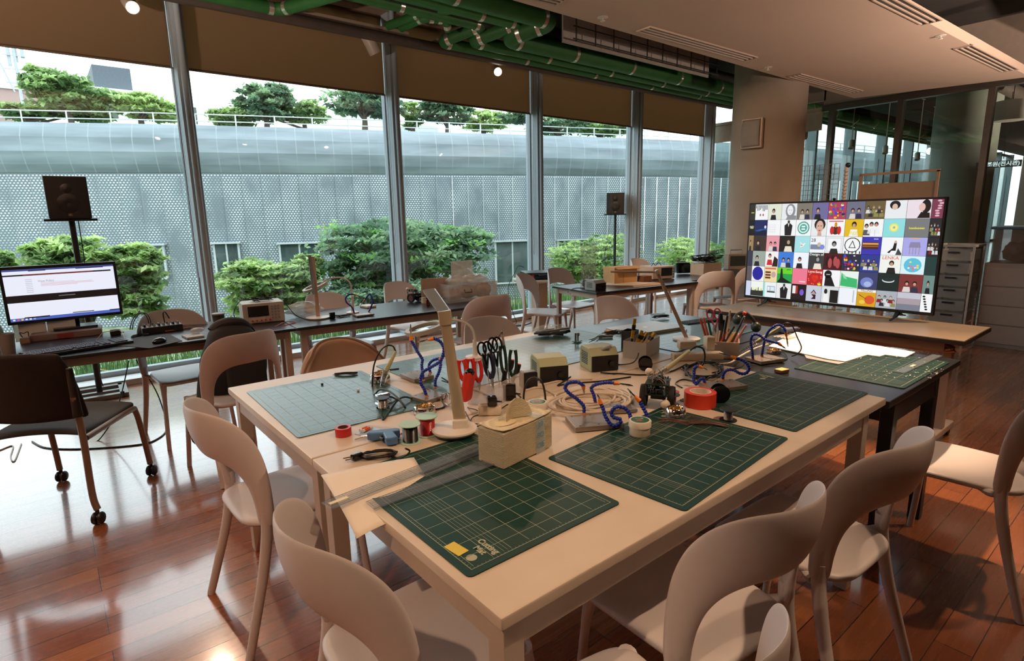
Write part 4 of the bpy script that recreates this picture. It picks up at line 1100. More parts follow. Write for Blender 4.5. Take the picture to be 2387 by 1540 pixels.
b = MB(); b.grid(lambda u, v: (0.012+(u-0.5)*0.10*math.sqrt(max(0.0, 1-v**2.4)), 0.012*math.sin(5*u)*(1-v)+0.01*v, H_+0.062*v), 14, 10); b.build('pulled_napkin', M_nap, t, solid=0.004)
b = MB(); b.lathe([(0.0, 0), (0.03, 0.0)], 24, (0, 0, 0)); b.xform(Matrix.Translation((-0.045, 0, H_+0.0045)) @ Matrix.Diagonal((1.2, 0.7, 1, 1))); b.build('dimple', mat('napkin_shade', '#dccb9f', 0.95, var=0.02), t)
M_wrap = mat('clear_wrapper', '#cfe3ea', 0.2, var=0, alpha=0.28)
b = MB(); 
for s, pos in ((0, (0.05, -LY/2-0.003, H_/2)),): b.box(pos, (0.04, 0.0012, H_+0.004))
b.box((0.05, 0, H_+0.008), (0.035, LY+0.006, 0.001)); b.build('wrapper_band', M_wrap, t, smooth=False)
M_ink = mat('pale_blue_ink', '#5f9fb5', 0.5, var=0)
for k, s_ in enumerate(('OIE', 'PO', 'JO')):
    textobj(s_, 0.024, M_ink, t, (0.05, -LY/2-0.0045, 0.025+0.032*k), (PI/2, 0, 0), ext=0.0002)
# LED desk lamp
M_lmp = mat('champagne_aluminium', '#d2c0a2', 0.3, 0.55, var=0.02)
M_lmw = mat('lamp_white', '#ded6cb', 0.35, var=0.02)
lp = P(1060, 1013, TW); rb = S(lp, 53)
t = thing('desk_lamp', 'slim desk lamp in front, its bright bar arm over the round white foot', 'lamp', (lp.x, lp.y, TW+0.0035))
b = MB(); b.lathe([(0, 0.002), (rb*0.88, 0.002), (rb*0.9, 0.010), (0, 0.010)], 48); b.build('rubber_pad', M_black, t)
b = MB(); b.lathe([(0, 0.010), (rb*0.93, 0.010), (rb, 0.017), (rb*0.985, 0.022), (0, 0.024)], 56); b.build('base', M_lmw, t)
o_ = Vector(lp)+Vector((0, 0, 0.0035))
j0 = PV(1073, 1000, lp)-o_; j0.z = 0.03; j1 = PV(1038, 742, lp)-o_
bx = j0-Vector((0, 0, 0)); dr = (j1-j0)
b = MB(); 
qm = dr.to_track_quat('Z', 'Y').to_matrix().to_4x4(); cam_dir = math.atan2(-lp.y, -lp.x)
def bar(b, p0, p1, w0, w1, th, facing):
    p0, p1 = Vector(p0), Vector(p1); d = (p1-p0).normalized(); f_ = Vector(facing); f_ = (f_-d*f_.dot(d)).normalized(); s_ = d.cross(f_)
    vs = []
    n = 16
    for p, w_ in ((p0, w0), (p1, w1)):
        for k in range(n):
            a_ = 2*PI*k/n; vs.append(p+s_*(w_/2*math.copysign(abs(math.cos(a_))**0.5, math.cos(a_)))+f_*(th/2*math.copysign(abs(math.sin(a_))**0.7, math.sin(a_))))
    b.add(vs, [(k, (k+1) % n, n+(k+1) % n, n+k) for k in range(n)]+[tuple(range(n-1, -1, -1)), tuple(range(n, 2*n))])
fc = (-lp.x, -lp.y, 0)
bar(b, j0+Vector((0, 0, 0.01)), j1, S(lp, 30), S(lp+Vector((0, 0, 0.4)), 23), 0.011, fc); b.build('arm', M_lmp, t)
b = MB(); b.box((j0.x, j0.y, 0.036), (0.035, 0.05, 0.03), rz=cam_dir, bev=0.004); b.build('base_joint', M_lmw, t)
jw = S(lp, 30)
b = MB(); bar(b, j1-dr.normalized()*0.02, j1+dr.normalized()*0.025, jw, jw, 0.018, fc); b.build('hinge', M_lmp, t)
dd = ray(1000, 676); tip = CAM+dd*(((lp+Vector((0.05, 0.16, 0)))-CAM).dot(_f)/dd.dot(_f))-o_
b = MB(); bar(b, j1+dr.normalized()*0.02, tip, jw, jw*1.1, 0.010, (-0.3, -0.6, 0.9)); b.build('lamp_head', mat('grey_lamp_head', '#9aa0a4', 0.15, 0.5, var=0.03), t)

# ------------------------------------------------------------------ tapes, spools, jars
def ring(label, px, py, rp, hp, m, core=None, z=TW+0.0002, name='tape_roll', cat='tape', inner=0.66, tilt=None, group=None):
    p = P(px, py, z); r_ = S(p, rp); h = S(p, hp)
    t = thing(name, label, cat, p, 0, group)
    b = MB(); b.lathe([(r_*inner, 0), (r_*0.98, 0), (r_, 0.001), (r_, h-0.001), (r_*0.98, h), (r_*inner, h), (r_*inner, 0)], 44, cap=False); b.build('tape', m, t)
    b = MB(); b.lathe([(r_*(inner-0.05), -0.0), (r_*inner, 0), (r_*inner, h+0.0005), (r_*(inner-0.05), h+0.0005), (r_*(inner-0.05), 0)], 44, cap=False); b.build('paper_core', core or M_paper, t)
    return t
M_redt = mat('red_tape', '#b8201c', 0.35, var=0.04)
t = ring('small roll of red electrical tape near the left end of the front worktable', 801, 1014, 18.5, 20, M_redt, mat('brown_core', '#5b3a28', 0.7))
M_redo = mat('orange_red_tape', '#cf3a22', 0.4, var=0.04)
t = ring('large roll of red-orange packing tape beside the middle cutting mat', 1631, 944, 36, 34, M_redo, M_paper, inner=0.66)
def spool(label, px, py, rp, hp, flange, wire, z=TW, fr=1.0, wr=0.70, lying=None, group='wire spools on the worktable', turns=True):
    p = P(px, py, z+0.0002); r_ = S(p, rp); h = S(p, hp)
    t = thing('wire_spool', label, 'spool', p, 0, group)
    M = Matrix.Identity(4)
    if lying is not None: t.location = (p.x, p.y, p.z+r_); M = Matrix.Rotation(lying, 4, 'Z') @ Matrix.Rotation(PI/2, 4, 'X') @ Matrix.Translation((0, 0, -h/2))
    for z_ in (0, h-0.003):
        b = MB(); b.lathe([(0.004, z_), (r_-0.001, z_), (r_, z_+0.0015), (r_-0.001, z_+0.003), (0.004, z_+0.003)], 36); b.xform(M); b.build('flange', flange, t)
    b = MB(); b.lathe([(0.003, 0.003), (r_*0.35, 0.003), (r_*0.35, h-0.003), (0.003, h-0.003)], 20); b.xform(M); b.build('hub', flange, t)
    if wire:
        b = MB(); n = max(6, int((h-0.006)/0.0026)); pr = []
        for i in range(n):
            zz = 0.003+(h-0.006)*i/n; d_ = (h-0.006)/n; pr += [(r_*wr-0.0007, zz), (r_*wr+0.0005, zz+d_*0.5)]
        pr += [(r_*wr-0.0007, h-0.003)]
        b.lathe([(r_*0.3, 0.003)]+pr+[(r_*0.3, h-0.003)], 32); b.xform(M); b.build('wound_wire', wire, t)
    return t
M_mint = mat('mint_plastic', '#a5cdb9', 0.45)
M_redw = mat('red_wire', '#b5242a', 0.3, var=0.1, scale=60)
M_blkw = mat('black_wire', '#141313', 0.3, var=0.1)
M_solder = mat('solder_wire', '#9b9a98', 0.3, 0.9)
spool('spool of black wire with mint green flanges', 957, 1029, 25, 44, M_mint, M_blkw)
spool('spool of red wire with mint green flanges', 996, 1012, 26, 46, M_mint, M_redw)
spool('small black spool of solder wire under the iron stand', 893, 951, 16, 26, M_black, M_solder)
spool('nearly empty dark spool with a red disc above it, by the red tape', 1567, 943, 17, 26, M_black, M_solder, wr=0.5)
spool('red plastic spool behind the dark solder spool', 1567, 921, 16, 10, mat('red_plastic', '#b0141c', 0.35), None)
spool('dark solder spool at the edge of the right cutting mat', 1697, 979, 20, 28, M_black, M_solder, wr=0.5)
spool('black spool lying on its side next to the large red tape', 1676, 938, 22, 20, M_blackg, M_blkw, lying=R(-40))
spool('glossy black reel standing on edge behind the blue flexible arms', 1504, 862, 16, 22, M_blackg, M_blkw, lying=R(-50))
def jar(label, px, py, rp, hp, lid='#1f5a3c', txt=None):
    p = P(px, py, TW+0.0036 if px > 1400 else TW+0.0002); r_ = S(p, rp); h = S(p, hp)
    t = thing('flux_jar', label, 'jar', p, R(-40), 'white flux jars with green labels')
    b = MB(); b.lathe([(0, 0), (r_*0.86, 0), (r_*0.92, 0.003), (r_*0.92, h*0.62), (0, h*0.62)], 40); b.build('jar_body', mat('cream_plastic', '#d9ccb6', 0.4), t)
    b = MB(); b.lathe([(0, h*0.58), (r_, h*0.58), (r_, h*0.95), (r_*0.95, h), (0, h)], 40); b.build('lid', mat('cream_lid', '#e0d4c0', 0.35), t)
    b = MB(); b.lathe([(0, h+0.0004), (r_*0.80, h+0.0004)], 36); lb = b.build('label_disc', mat('green_label', lid, 0.4), t)
    textobj('BURNLEY' if txt is None else txt, r_*0.30, M_lab, t, (0, r_*0.25, h+0.0008), (0, 0, 0), ext=0.0001)
    b = MB(); b.box((-r_*0.1, -r_*0.2, h+0.0008), (r_*0.5, r_*0.35, 0.0003)); b.build('label_print', mat('label_red', '#a04a3a', 0.5), t)
jar('white flux jar with a green lid label behind the napkin pack', 1253, 966, 23, 32, txt='FLUX')
jar('white flux jar with a green lid label standing on the middle mat', 1491, 1012, 26, 36, txt='FLUX')
# tip cleaner tins
M_brass = mat('brass_wool', '#b88d4a', 0.35, 0.9, var=0.5, scale=120)
def wooltin(label, px, py, rp, hp, z=TW, tilt=0):
    p = P(px, py, z+0.0002); r_ = S(p, rp); h = S(p, hp); t = thing('tip_cleaner', label, 'tip cleaner', p, 0, 'chrome tins of brass wool')
    b = MB(); b.lathe([(0, 0), (r_*0.9, 0), (r_, h*0.15), (r_, h*0.5), (r_*0.92, h*0.9), (r_*0.8, h), (r_*0.74, h*0.9)], 36, cap=False); b.build('tin', M_chrome, t)
    b = MB(); rnd = random.Random(int(px)); 
    for k in range(26):
        a0 = rnd.uniform(0, 6.3); r0 = rnd.uniform(0.1, 0.6)*r_
        c0 = Vector((r0*math.cos(a0), r0*math.sin(a0), h*0.9)); rr_ = rnd.uniform(0.12, 0.3)*r_; e = Euler((rnd.uniform(-1, 1), rnd.uniform(-1, 1), 0)).to_matrix()
        b.tube([c0+e @ Vector((rr_*math.cos(q*0.9), rr_*math.sin(q*0.9), 0)) for q in range(7)], 0.0012, 4, closed=True)
    b.lathe([(0, h*0.55), (r_*0.75, h*0.6), (r_*0.6, h*0.88), (0, h*0.95)], 20, cap=False)
    b.build('brass_wool', M_brass, t)
wooltin('chrome tin of brass wool beside the large red tape', 1574, 974, 24, 26)
wooltin('chrome tin of brass wool behind the red wire spool', 990, 962, 26, 18)
wooltin('chrome dish of brass wool beside the left iron stand', 886, 889, 24, 20)
wooltin('chrome dish of brass wool behind the blue arms on the black table', 1803, 822, 17, 8, TB)

# batteries in a blister
p = P(858, 1006, TW); t = thing('battery_pack', 'blister card with two small batteries beside the red tape', 'batteries', p, R(20))
b = MB(); b.box((0, 0, 0.001), (0.075, 0.05, 0.001)); b.build('card', mat('silver_blue_card', '#9db6cc', 0.3), t)
for k in range(2):
    b = MB(); b.cyl((-0.02, 0.005+0.012*k, 0.008), (0.024, 0.005+0.012*k, 0.008), 0.0055, n=14); bt = b.build('battery', mat('battery_white', '#cfd2d6', 0.3), t)
    b = MB(); b.cyl((-0.012, 0.005+0.012*k, 0.008), (0.012, 0.005+0.012*k, 0.008), 0.0057, n=14); b.build('orange_stripe', mat('battery_orange', '#c8502a', 0.4), bt)
# glue gun
def gluegun(label, px, py, rz_, z, col, sc=1.0):
    p = P(px, py, z); t = thing('glue_gun', label, 'glue gun', p, rz_)
    m = mat('slate_blue_plastic_'+col, col, 0.4)
    b = MB(); pts = [(-0.075, 0.012), (-0.06, 0.024), (0.04, 0.026), (0.055, 0.018), (0.055, -0.012), (0.03, -0.016), (0.045, -0.075), (0.02, -0.085), (-0.002, -0.08), (-0.012, -0.018), (-0.06, -0.010), (-0.075, -0.004)]
    b.prism([(x*sc, y*sc) for x, y in pts], 0.004, 0.030); b.build('gun_body', m, t, smooth=False, bevel=0.004)
    b = MB(); b.cyl((-0.075*sc, 0.005, 0.017), (-0.10*sc, 0.005, 0.017), 0.006, 0.0025, n=12); b.build('nozzle', M_chrome, t)
    b = MB(); b.tube(smoothpath([(-0.015*sc, -0.018*sc, 0.017), (-0.022*sc, -0.035*sc, 0.017), (-0.012*sc, -0.052*sc, 0.017)], 4), 0.005, 8); b.build('trigger', M_black, t)
    b = MB(); b.cyl((-0.10, 0.02, 0.003), (-0.05, 0.045, 0.003), 0.0014, n=5); b.build('wire_stand', M_steel, t)
    return t
_g = P(945, 1012, TW)-P(880, 1022, TW)
gluegun('blue-grey glue gun lying in front of the black wire spool', 901, 1024, math.atan2(_g.y, _g.x)-0.15, TW, '#48709c', 0.8)
rnd = random.Random(5)
b = MB(); c0 = P(872, 1058, TW+0.008)
for k in range(6):
    pts = []
    for i in range(14):
        a_ = 2*PI*i/14; q = P(878+40*math.cos(a_)+k*1.5, 1057+7*math.sin(a_)-8*math.cos(a_)*0.5+rnd.uniform(-2, 2), TW+0.005+0.003*(k % 3)); pts.append(q-c0)
    b.tube(smoothpath(pts, 3, closed=True), 0.0028, 6, closed=True)
t = thing('coiled_cord', 'coiled brown-black cord with its plug in front of the glue gun', 'cord', c0); b.build('coil', M_cable, t)
b = MB(); q = P(832, 1063, TW+0.012)-c0; b.box(q, (0.035, 0.022, 0.018), rz=R(15), bev=0.004); pl = b.build('plug', M_blackg, t)
b = MB()
for s in (-1, 1): b.cyl(q+Vector((-0.018, s*0.008, 0)), q+Vector((-0.038, s*0.008+0.004, 0)), 0.0022, n=8)
b.build('plug_pins', M_chrome, pl)
cable('thin black cord from the glue gun to its coil', [(945, 1045, 0.02), (955, 1052, 0.005), (935, 1070, 0.0), (905, 1062, 0.0)], 0.003)

# ------------------------------------------------------------------ helping hands: steel plate + blue bead arms
M_plate = mat('milled_steel_plate', '#8d8176', 0.35, 0.5, var=0.06, scale=30)
def hands(label, plate_px, size, rz_, arms, z=TW, th=0.014, cat='helping hands', group='soldering helping hands with blue bead arms'):
    p = P(*plate_px, z); t = thing('helping_hands', label, cat, (p.x, p.y, z+0.0004), rz_, group); L_, W_ = size
    inv_ = (Matrix.Translation(Vector((p.x, p.y, z+0.0004))) @ Matrix.Rotation(rz_, 4, 'Z')).inverted()
    b = MB(); b.box((0, 0, th/2+0.003), (L_, W_, th), bev=0.002)
    for sx in (-1, 1):
        for sy in (-1, 1): b.cyl((sx*(L_/2-0.012), sy*(W_/2-0.012), 0), (sx*(L_/2-0.012), sy*(W_/2-0.012), 0.004), 0.005, n=8)
    b.build('base_plate', M_plate, t)
    b = MB()
    for sx in (-1, 0, 1):
        for sy in (-1, 1): b.cyl((sx*(L_/2-0.02), sy*(W_/2-0.015), th+0.0032), (sx*(L_/2-0.02), sy*(W_/2-0.015), th+0.0036), 0.0035, n=12)
    b.build('bolt_hole', M_black, t)
    for arm in arms:
        pts = arm['pts']; base = P(pts[0][0], pts[0][1], z+th+0.006)
        dep = arm.get('dep', 0.0); lean = arm.get('lean', 0.0)
        w_ = []
        for i, q in enumerate(pts):
            f_ = i/(len(pts)-1); w_.append(inv_ @ PV(q[0], q[1], base+(base-Vector((0, 0, base.z))).normalized()*(dep*math.sin(PI*f_)), lean))
        w_ = smoothpath(w_, 10)
        # even spacing
        out = [w_[0]]; 
        for q in w_[1:]:
            while (q-out[-1]).length >= 0.0098: out.append(out[-1]+(q-out[-1]).normalized()*0.0098)
        k = int(len(out)*0.0); b = MB()
        for i, q in enumerate(out):
            b.ball(q, 0.0072, 10)
        b.tube(out, 0.0045, 6)
        am = b.build('flexible_arm', M_blue, t)
        b = MB(); b.cyl(Vector((out[0].x, out[0].y, th+0.003)), out[0]+Vector((0, 0, 0.002)), 0.0085, 0.0075, n=14); b.build('orange_socket', M_orange, am)
        d_ = (out[-1]-out[-3]).normalized() if 'tip' not in arm else None
        if 'tip' in arm:
            e = inv_ @ PV(arm['tip'][0], arm['tip'][1], base, lean); d_ = (e-out[-1]).normalized(); Lt = (e-out[-1]).length
        else: Lt = 0.04
        n0 = out[-1]; b = MB(); b.cyl(n0, n0+d_*min(0.022, Lt*0.5), 0.0085, 0.0045, n=14); b.build('orange_nozzle', M_orange, am)
        b = MB(); b.tube([n0+d_*min(0.02, Lt*0.45), n0+d_*Lt*0.75, n0+d_*Lt], [0.003, 0.0042, 0.0015], 8); b.build('alligator_clip', M_chrome, am)
    return t
hands('helping hands with arms raised behind the desk lamp, upper steel plate', (972, 882), (0.10, 0.13), R(0), [
    dict(pts=[(1003, 868), (1000, 850), (1012, 838), (1030, 835)], tip=(1048, 822)),
    dict(pts=[(987, 885), (983, 850), (985, 838), (975, 822), (966, 806), (958, 792)], tip=(957, 755)),
], th=0.016)
hands('helping hands with arms raised behind the desk lamp, lower steel plate', (1000, 930), (0.11, 0.10), R(10), [
    dict(pts=[(994, 922), (988, 905), (980, 890), (985, 868), (1000, 858), (1022, 845), (1030, 835), (1035, 812), (1025, 795), (1008, 788)], tip=(972, 797)),
    dict(pts=[(1015, 902), (1015, 885), (1023, 868), (1027, 850), (1025, 838)], tip=(1040, 828)),
], th=0.014)
hands('helping hands with three looping blue arms on the plate behind the middle mat', (1385, 990), (0.17, 0.12), R(-28), [
    dict(pts=[(1361, 962), (1360, 945), (1345, 930), (1325, 915), (1317, 903), (1325, 892), (1345, 890), (1358, 897), (1362, 905)], tip=(1362, 918)),
    dict(pts=[(1470, 990), (1468, 965), (1455, 950), (1437, 948), (1425, 960), (1430, 972), (1448, 978), (1440, 990), (1425, 990), (1412, 972), (1405, 950), (1400, 940)], tip=(1392, 918)),
], th=0.016)
hands('helping hands on the half-hidden plate behind the looping arms', (1428, 958), (0.16, 0.08), R(-30), [
    dict(pts=[(1388, 938), (1384, 920), (1378, 905), (1384, 898), (1400, 893), (1420, 891), (1436, 893)], tip=(1478, 899)),
    dict(pts=[(1508, 990), (1510, 972), (1502, 955), (1495, 942), (1490, 932)], tip=(1462, 905)),
], th=0.012)
hands('helping hands with a low wavy blue arm right of the large red tape', (1685, 905), (0.16, 0.10), R(-22), [
    dict(pts=[(1642, 893), (1640, 882), (1632, 884), (1622, 895), (1617, 885), (1618, 868), (1620, 856), (1632, 852)], tip=(1650, 862)),
    dict(pts=[(1685, 884), (1686, 872), (1695, 862), (1710, 862), (1725, 870), (1738, 870), (1746, 860), (1742, 848), (1728, 838), (1712, 834)], tip=(1676, 822)),
], th=0.016)
hands('helping hands with two arched blue arms on the black worktable', (1782, 842), (0.15, 0.11), R(-18), [
    dict(pts=[(1755, 836), (1753, 815), (1750, 795), (1755, 781), (1768, 780), (1785, 792), (1800, 796), (1815, 800)], tip=(1831, 812)),
    dict(pts=[(1776, 828), (1780, 805), (1785, 785), (1795, 768), (1812, 757), (1826, 762), (1833, 778)], tip=(1837, 808)),
], z=TB, th=0.016)

# ------------------------------------------------------------------ soldering irons, stations
M_spring = M_chrome
def spring(b, p0, p1, r0, r1, turns, wr=0.0016):
    d = (p1-p0); q = d.to_track_quat('Z', 'Y').to_matrix(); n = turns*10
    b.tube([p0+d*(i/n)+q @ Vector(((r0+(r1-r0)*i/n)*math.cos(2*PI*i/10), (r0+(r1-r0)*i/n)*math.sin(2*PI*i/10), 0)) for i in range(n+1)], wr, 5)
M_hndl = mat('pale_green_handle', '#b0ad84', 0.45, var=0.04)
def iron(label, base, s0, s1, h1, c_end, wr=0.010):
    """spring from s0 to s1 (px), handle to h1"""
    t = thing('soldering_iron', label, 'soldering iron', base, 0, 'soldering irons in coil holders')
    bv = Vector(base); a_, b_, c_ = PV(*s0, base)-bv, PV(*s1, base)-bv, PV(*h1, base)-bv
    b = MB(); spring(b, a_, b_, wr*0.55, wr*1.25, 14); b.build('coil_holder', M_spring, t)
    d = (c_-b_).normalized(); b = MB(); b.tube([b_-d*0.02, b_, (b_+c_)/2, c_], [0.009, 0.011, 0.0085, 0.006], 14); b.build('handle', M_hndl, t)
    b = MB(); b.tube([a_, b_-d*0.02], [0.002, 0.004], 8); b.build('barrel', M_chrome, t)
    return t
bz = P(893, 900, TW)
iron('soldering iron leaning in its coil holder at the back left', bz, (889, 903), (901, 862), (923, 818), None, 0.012)
vcable('black cord arching up from the leaning iron at the back left', [(922, 818), (915, 806), (900, 806), (885, 820), (872, 850), (868, 890), (869, 920), (876, 930)], bz, 0.0035)
b = MB(); q = P(893, 940, TW); b.lathe([(0, 0), (0.03, 0), (0.03, 0.004), (0, 0.006)], 28); b.cyl((0.0, 0, 0), (0, 0, 0.03), 0.006); b.box((0, 0, 0.034), (0.055, 0.03, 0.012), bev=0.005)
loose('iron_stand', b, M_chrome, 'small chrome iron stand above the black solder spool', 'stand', q)
cable('black cord looping on the left mat edge', [(872, 922, 0.0), (885, 908, 0.03), (905, 910, 0.04), (930, 930, 0.03), (945, 952, 0.0), (930, 935, 0.0), (905, 925, 0.02), (890, 960, 0.0), (893, 980, 0.0), (905, 965, 0.0), (925, 935, 0.02), (945, 925, 0.02), (975, 935, 0.0), (1000, 955, 0.0)], 0.0035)
bz = P(1520, 900, TW)
iron('soldering iron with its coil lying across the robot kit', bz+Vector((0, 0, 0.0)), (1512, 882), (1556, 858), (1608, 817), None, 0.013)
vcable('thick black cord curving from the iron handle at the middle', [(1608, 817), (1622, 808), (1638, 812), (1643, 828), (1640, 845), (1632, 858)], P(1608, 880, TW), 0.004)
bz = P(1765, 830, TB)
iron('soldering iron in a long chrome coil on the black worktable', bz, (1722, 822), (1772, 792), (1820, 762), None, 0.013)
vcable('black cord of the long-coil iron hanging over the white board', [(1820, 762), (1832, 753), (1846, 758), (1858, 785), (1868, 810), (1858, 825), (1845, 830)], bz, 0.003)
M_sage = mat('sage_green_housing', '#9a9d78', 0.5, var=0.04)
def station(label, near, size, rz_, z=TW, col=None, front=None, name='soldering_station', knob=False):
    """near: seen bottom corner closest to the camera; size (along dir, depth, h)"""
    p = P(*near, z); L_, W_, H_ = size; v = Vector((math.cos(rz_), math.sin(rz_), 0)); n = Vector((-v.y, v.x, 0))
    c0 = p+v*L_/2+n*W_/2; t = thing(name, label, 'soldering station', (c0.x, c0.y, z+0.0004), rz_, 'soldering stations')
    b = MB(); prof = [(-W_/2, 0), (W_/2, 0), (W_/2, H_*0.82), (W_/2-0.02, H_), (-W_/2+0.03, H_), (-W_/2, H_*0.70)]
    n0 = len(prof); vs = [(-L_/2, y, z_) for y, z_ in prof]+[(L_/2, y, z_) for y, z_ in prof]
    b.add(vs, [tuple(range(n0-1, -1, -1)), tuple(range(n0, 2*n0))]+[(i, (i+1) % n0, n0+(i+1) % n0, n0+i) for i in range(n0)])
    b.build('housing', col or M_sage, t, smooth=False, bevel=0.004)
    b = MB(); b.box((0, -W_/2-0.002, H_*0.36), (L_*0.97, 0.006, H_*0.68), bev=0.002); b.build('front_panel', M_black, t)
    b = MB()
    for k in range(7): b.box((-L_/2-0.001, W_*0.05, H_*(0.28+0.08*k)), (0.003, W_*0.5, H_*0.028))
    b.build('vent_slots', M_black, t, smooth=False)
    b = MB(); b.cyl((L_*0.2, -W_/2-0.003, H_*0.35), (L_*0.2, -W_/2-0.016, H_*0.35), 0.012, n=20); b.build('knob', M_blackg, t)
    return t
station('sage green soldering station with its top lit, left one of the pair', (1258, 893), (0.13, 0.15, 0.10), R(-26))
station('soldering station turned to the right, right one of the pair', (1378, 868), (0.135, 0.14, 0.105), R(-24))
cable('black lead from the left station curving onto the table', [(1330, 878, 0.01), (1300, 900, 0.0), (1330, 895, 0.0), (1400, 890, 0.0), (1470, 880, 0.0)], 0.0035)
vcable('black cord standing up in a loop left of the flux jar', [(1220, 945), (1222, 910), (1230, 888), (1245, 880), (1262, 888), (1270, 915), (1272, 945)], P(1245, 945, TW), 0.004)
b = MB()
p = P(1400, 862, TW); t = thing('soldering_iron', 'grey and black iron resting on the right soldering station', 'soldering iron', p, 0, 'soldering irons in coil holders')
a_, c_ = PV(1425, 806, p)-p, PV(1392, 820, p)-p
b.tube([a_, a_.lerp(c_, 0.4), c_], [0.007, 0.008, 0.005], 12); b.build('handle', M_grey, t)
b = MB(); b.tube([c_, c_+Vector((-0.02, 0, -0.012))], [0.003, 0.0015], 8); b.build('barrel', M_chrome, t)
b = MB(); b.box((a_.x+(c_-a_).x*0.6, (c_-a_).y*0.6+a_.y, 0.04), (0.03, 0.03, 0.08), bev=0.004); b.build('iron_rest', M_black, t)

# ------------------------------------------------------------------ adapters, power strips, plugs
def brick(label, px, py, size, rz_, z=TW, m=None, name='power_adapter', cat='adapter', stand=False, h0=0.0003):
    p = P(px, py, z+h0); b = MB(); b.box((0, 0, size[2]/2), size, bev=min(size)*0.18)
    t = thing(name, label, cat, p, rz_); b.build('casing', m or M_blackg, t)
    b = MB(); b.cyl((size[0]/2, 0, size[2]*0.4), (size[0]/2+0.018, 0, size[2]*0.35), 0.004, 0.0025, n=8); b.build('strain_relief', m or M_black, t)
    return t
brick('black power adapter standing in front of the clear tool bin', 1188, 932, (0.05, 0.03, 0.065), R(-38))
M_ws = mat('cream_power_strip', '#dccfb9', 0.4)
def strip(label, p, L_, W_, H_, rz_, nsock):
    t = thing('power_strip', label, 'power strip', p, rz_, 'white power strips')
    b = MB(); b.box((0, 0, H_/2), (L_, W_, H_), bev=0.008); b.build('strip_body', M_ws, t)
    for k in range(nsock):
        x = -L_/2+L_*(k+0.5)/nsock; b = MB(); b.lathe([(0.0, H_-0.004), (0.017, H_-0.004), (0.018, H_+0.0006), (0.0205, H_+0.0006), (0.0205, H_-0.004)], 24, (x, 0, 0)); s_ = b.build('socket', M_ws, t)
        b = MB()
        for s in (-1, 1): b.cyl((x+s*0.007, 0, H_-0.0039), (x+s*0.007, 0, H_-0.0032), 0.0028, n=10)
        b.build('socket_hole', M_black, s_)
    return t
strip('white two-way power strip in front of the clear tool bin', P(1142, 965, TW+0.0003), 0.085, 0.045, 0.036, R(-38), 2)
brick('black plug in the small power strip', 1147, 945, (0.035, 0.035, 0.035), R(-30), z=TW+0.0365, name='power_plug', cat='plug')
strip('long white power strip in front of the white pen box', P(1625, 838, TW+0.0003), 0.25, 0.05, 0.036, R(-36), 4)
brick('cream wall charger lying across the long power strip', 1600, 812, (0.085, 0.05, 0.04), R(-36), z=TW+0.0365, m=M_ws, name='wall_charger', cat='charger')
brick('cream charger standing upright on the long power strip', 1652, 815, (0.045, 0.045, 0.07), R(-30), z=TW+0.0365, m=M_ws, name='wall_charger', cat='charger')
# white cable coil
b = MB(); c0 = P(1390, 935, TW); rnd = random.Random(11)
for k in range(9):
    cx_, cy_ = 1385+rnd.uniform(-20, 25), 930+rnd.uniform(-6, 8); rx_, ry_ = rnd.uniform(62, 92), rnd.uniform(16, 26); ph = rnd.uniform(-0.2, 0.4)
    pts = [P(cx_+rx_*math.cos(2*PI*i/14+ph), cy_+ry_*math.sin(2*PI*i/14), TW+0.005+0.004*(k % 4)+0.006*abs(math.sin(i+k)))-c0 for i in range(14)]
    b.tube(smoothpath(pts, 4, closed=True), 0.0042, 7, closed=True)
loose('cable_coil', b, M_wcable, 'tangled coil of thick white cable behind the blue arms', 'cable', c0)
cable('thick white cable running from the coil toward the flux jar', [(1300, 925, 0.0), (1260, 905, 0.0), (1225, 912, 0.0), (1300, 890, 0), (1380, 885, 0)], 0.0042, m=M_wcable)
cable('thick white cable across the seam to the black table', [(1660, 850, 0.0), (1700, 848, 0.0), (1725, 832, 0.0), (1760, 822, -0.02), (1790, 812, -0.02)], 0.0045, m=M_wcable)
b = MB(); c0 = P(1650, 865, TW)
for k in range(6):
    pts = [P(1640+rnd.uniform(-8, 8)+44*math.cos(2*PI*i/12), 862+rnd.uniform(-4, 4)+17*math.sin(2*PI*i/12), TW+0.004+0.003*(k % 4)+0.01*(math.sin(i*1.3+k) > 0.6))-c0 for i in range(12)]
    b.tube(smoothpath(pts, 4, closed=True), 0.0032, 7, closed=True)
loose('cable_coil', b, M_cable, 'coil of black cable behind the low wavy blue arm', 'cable', c0)
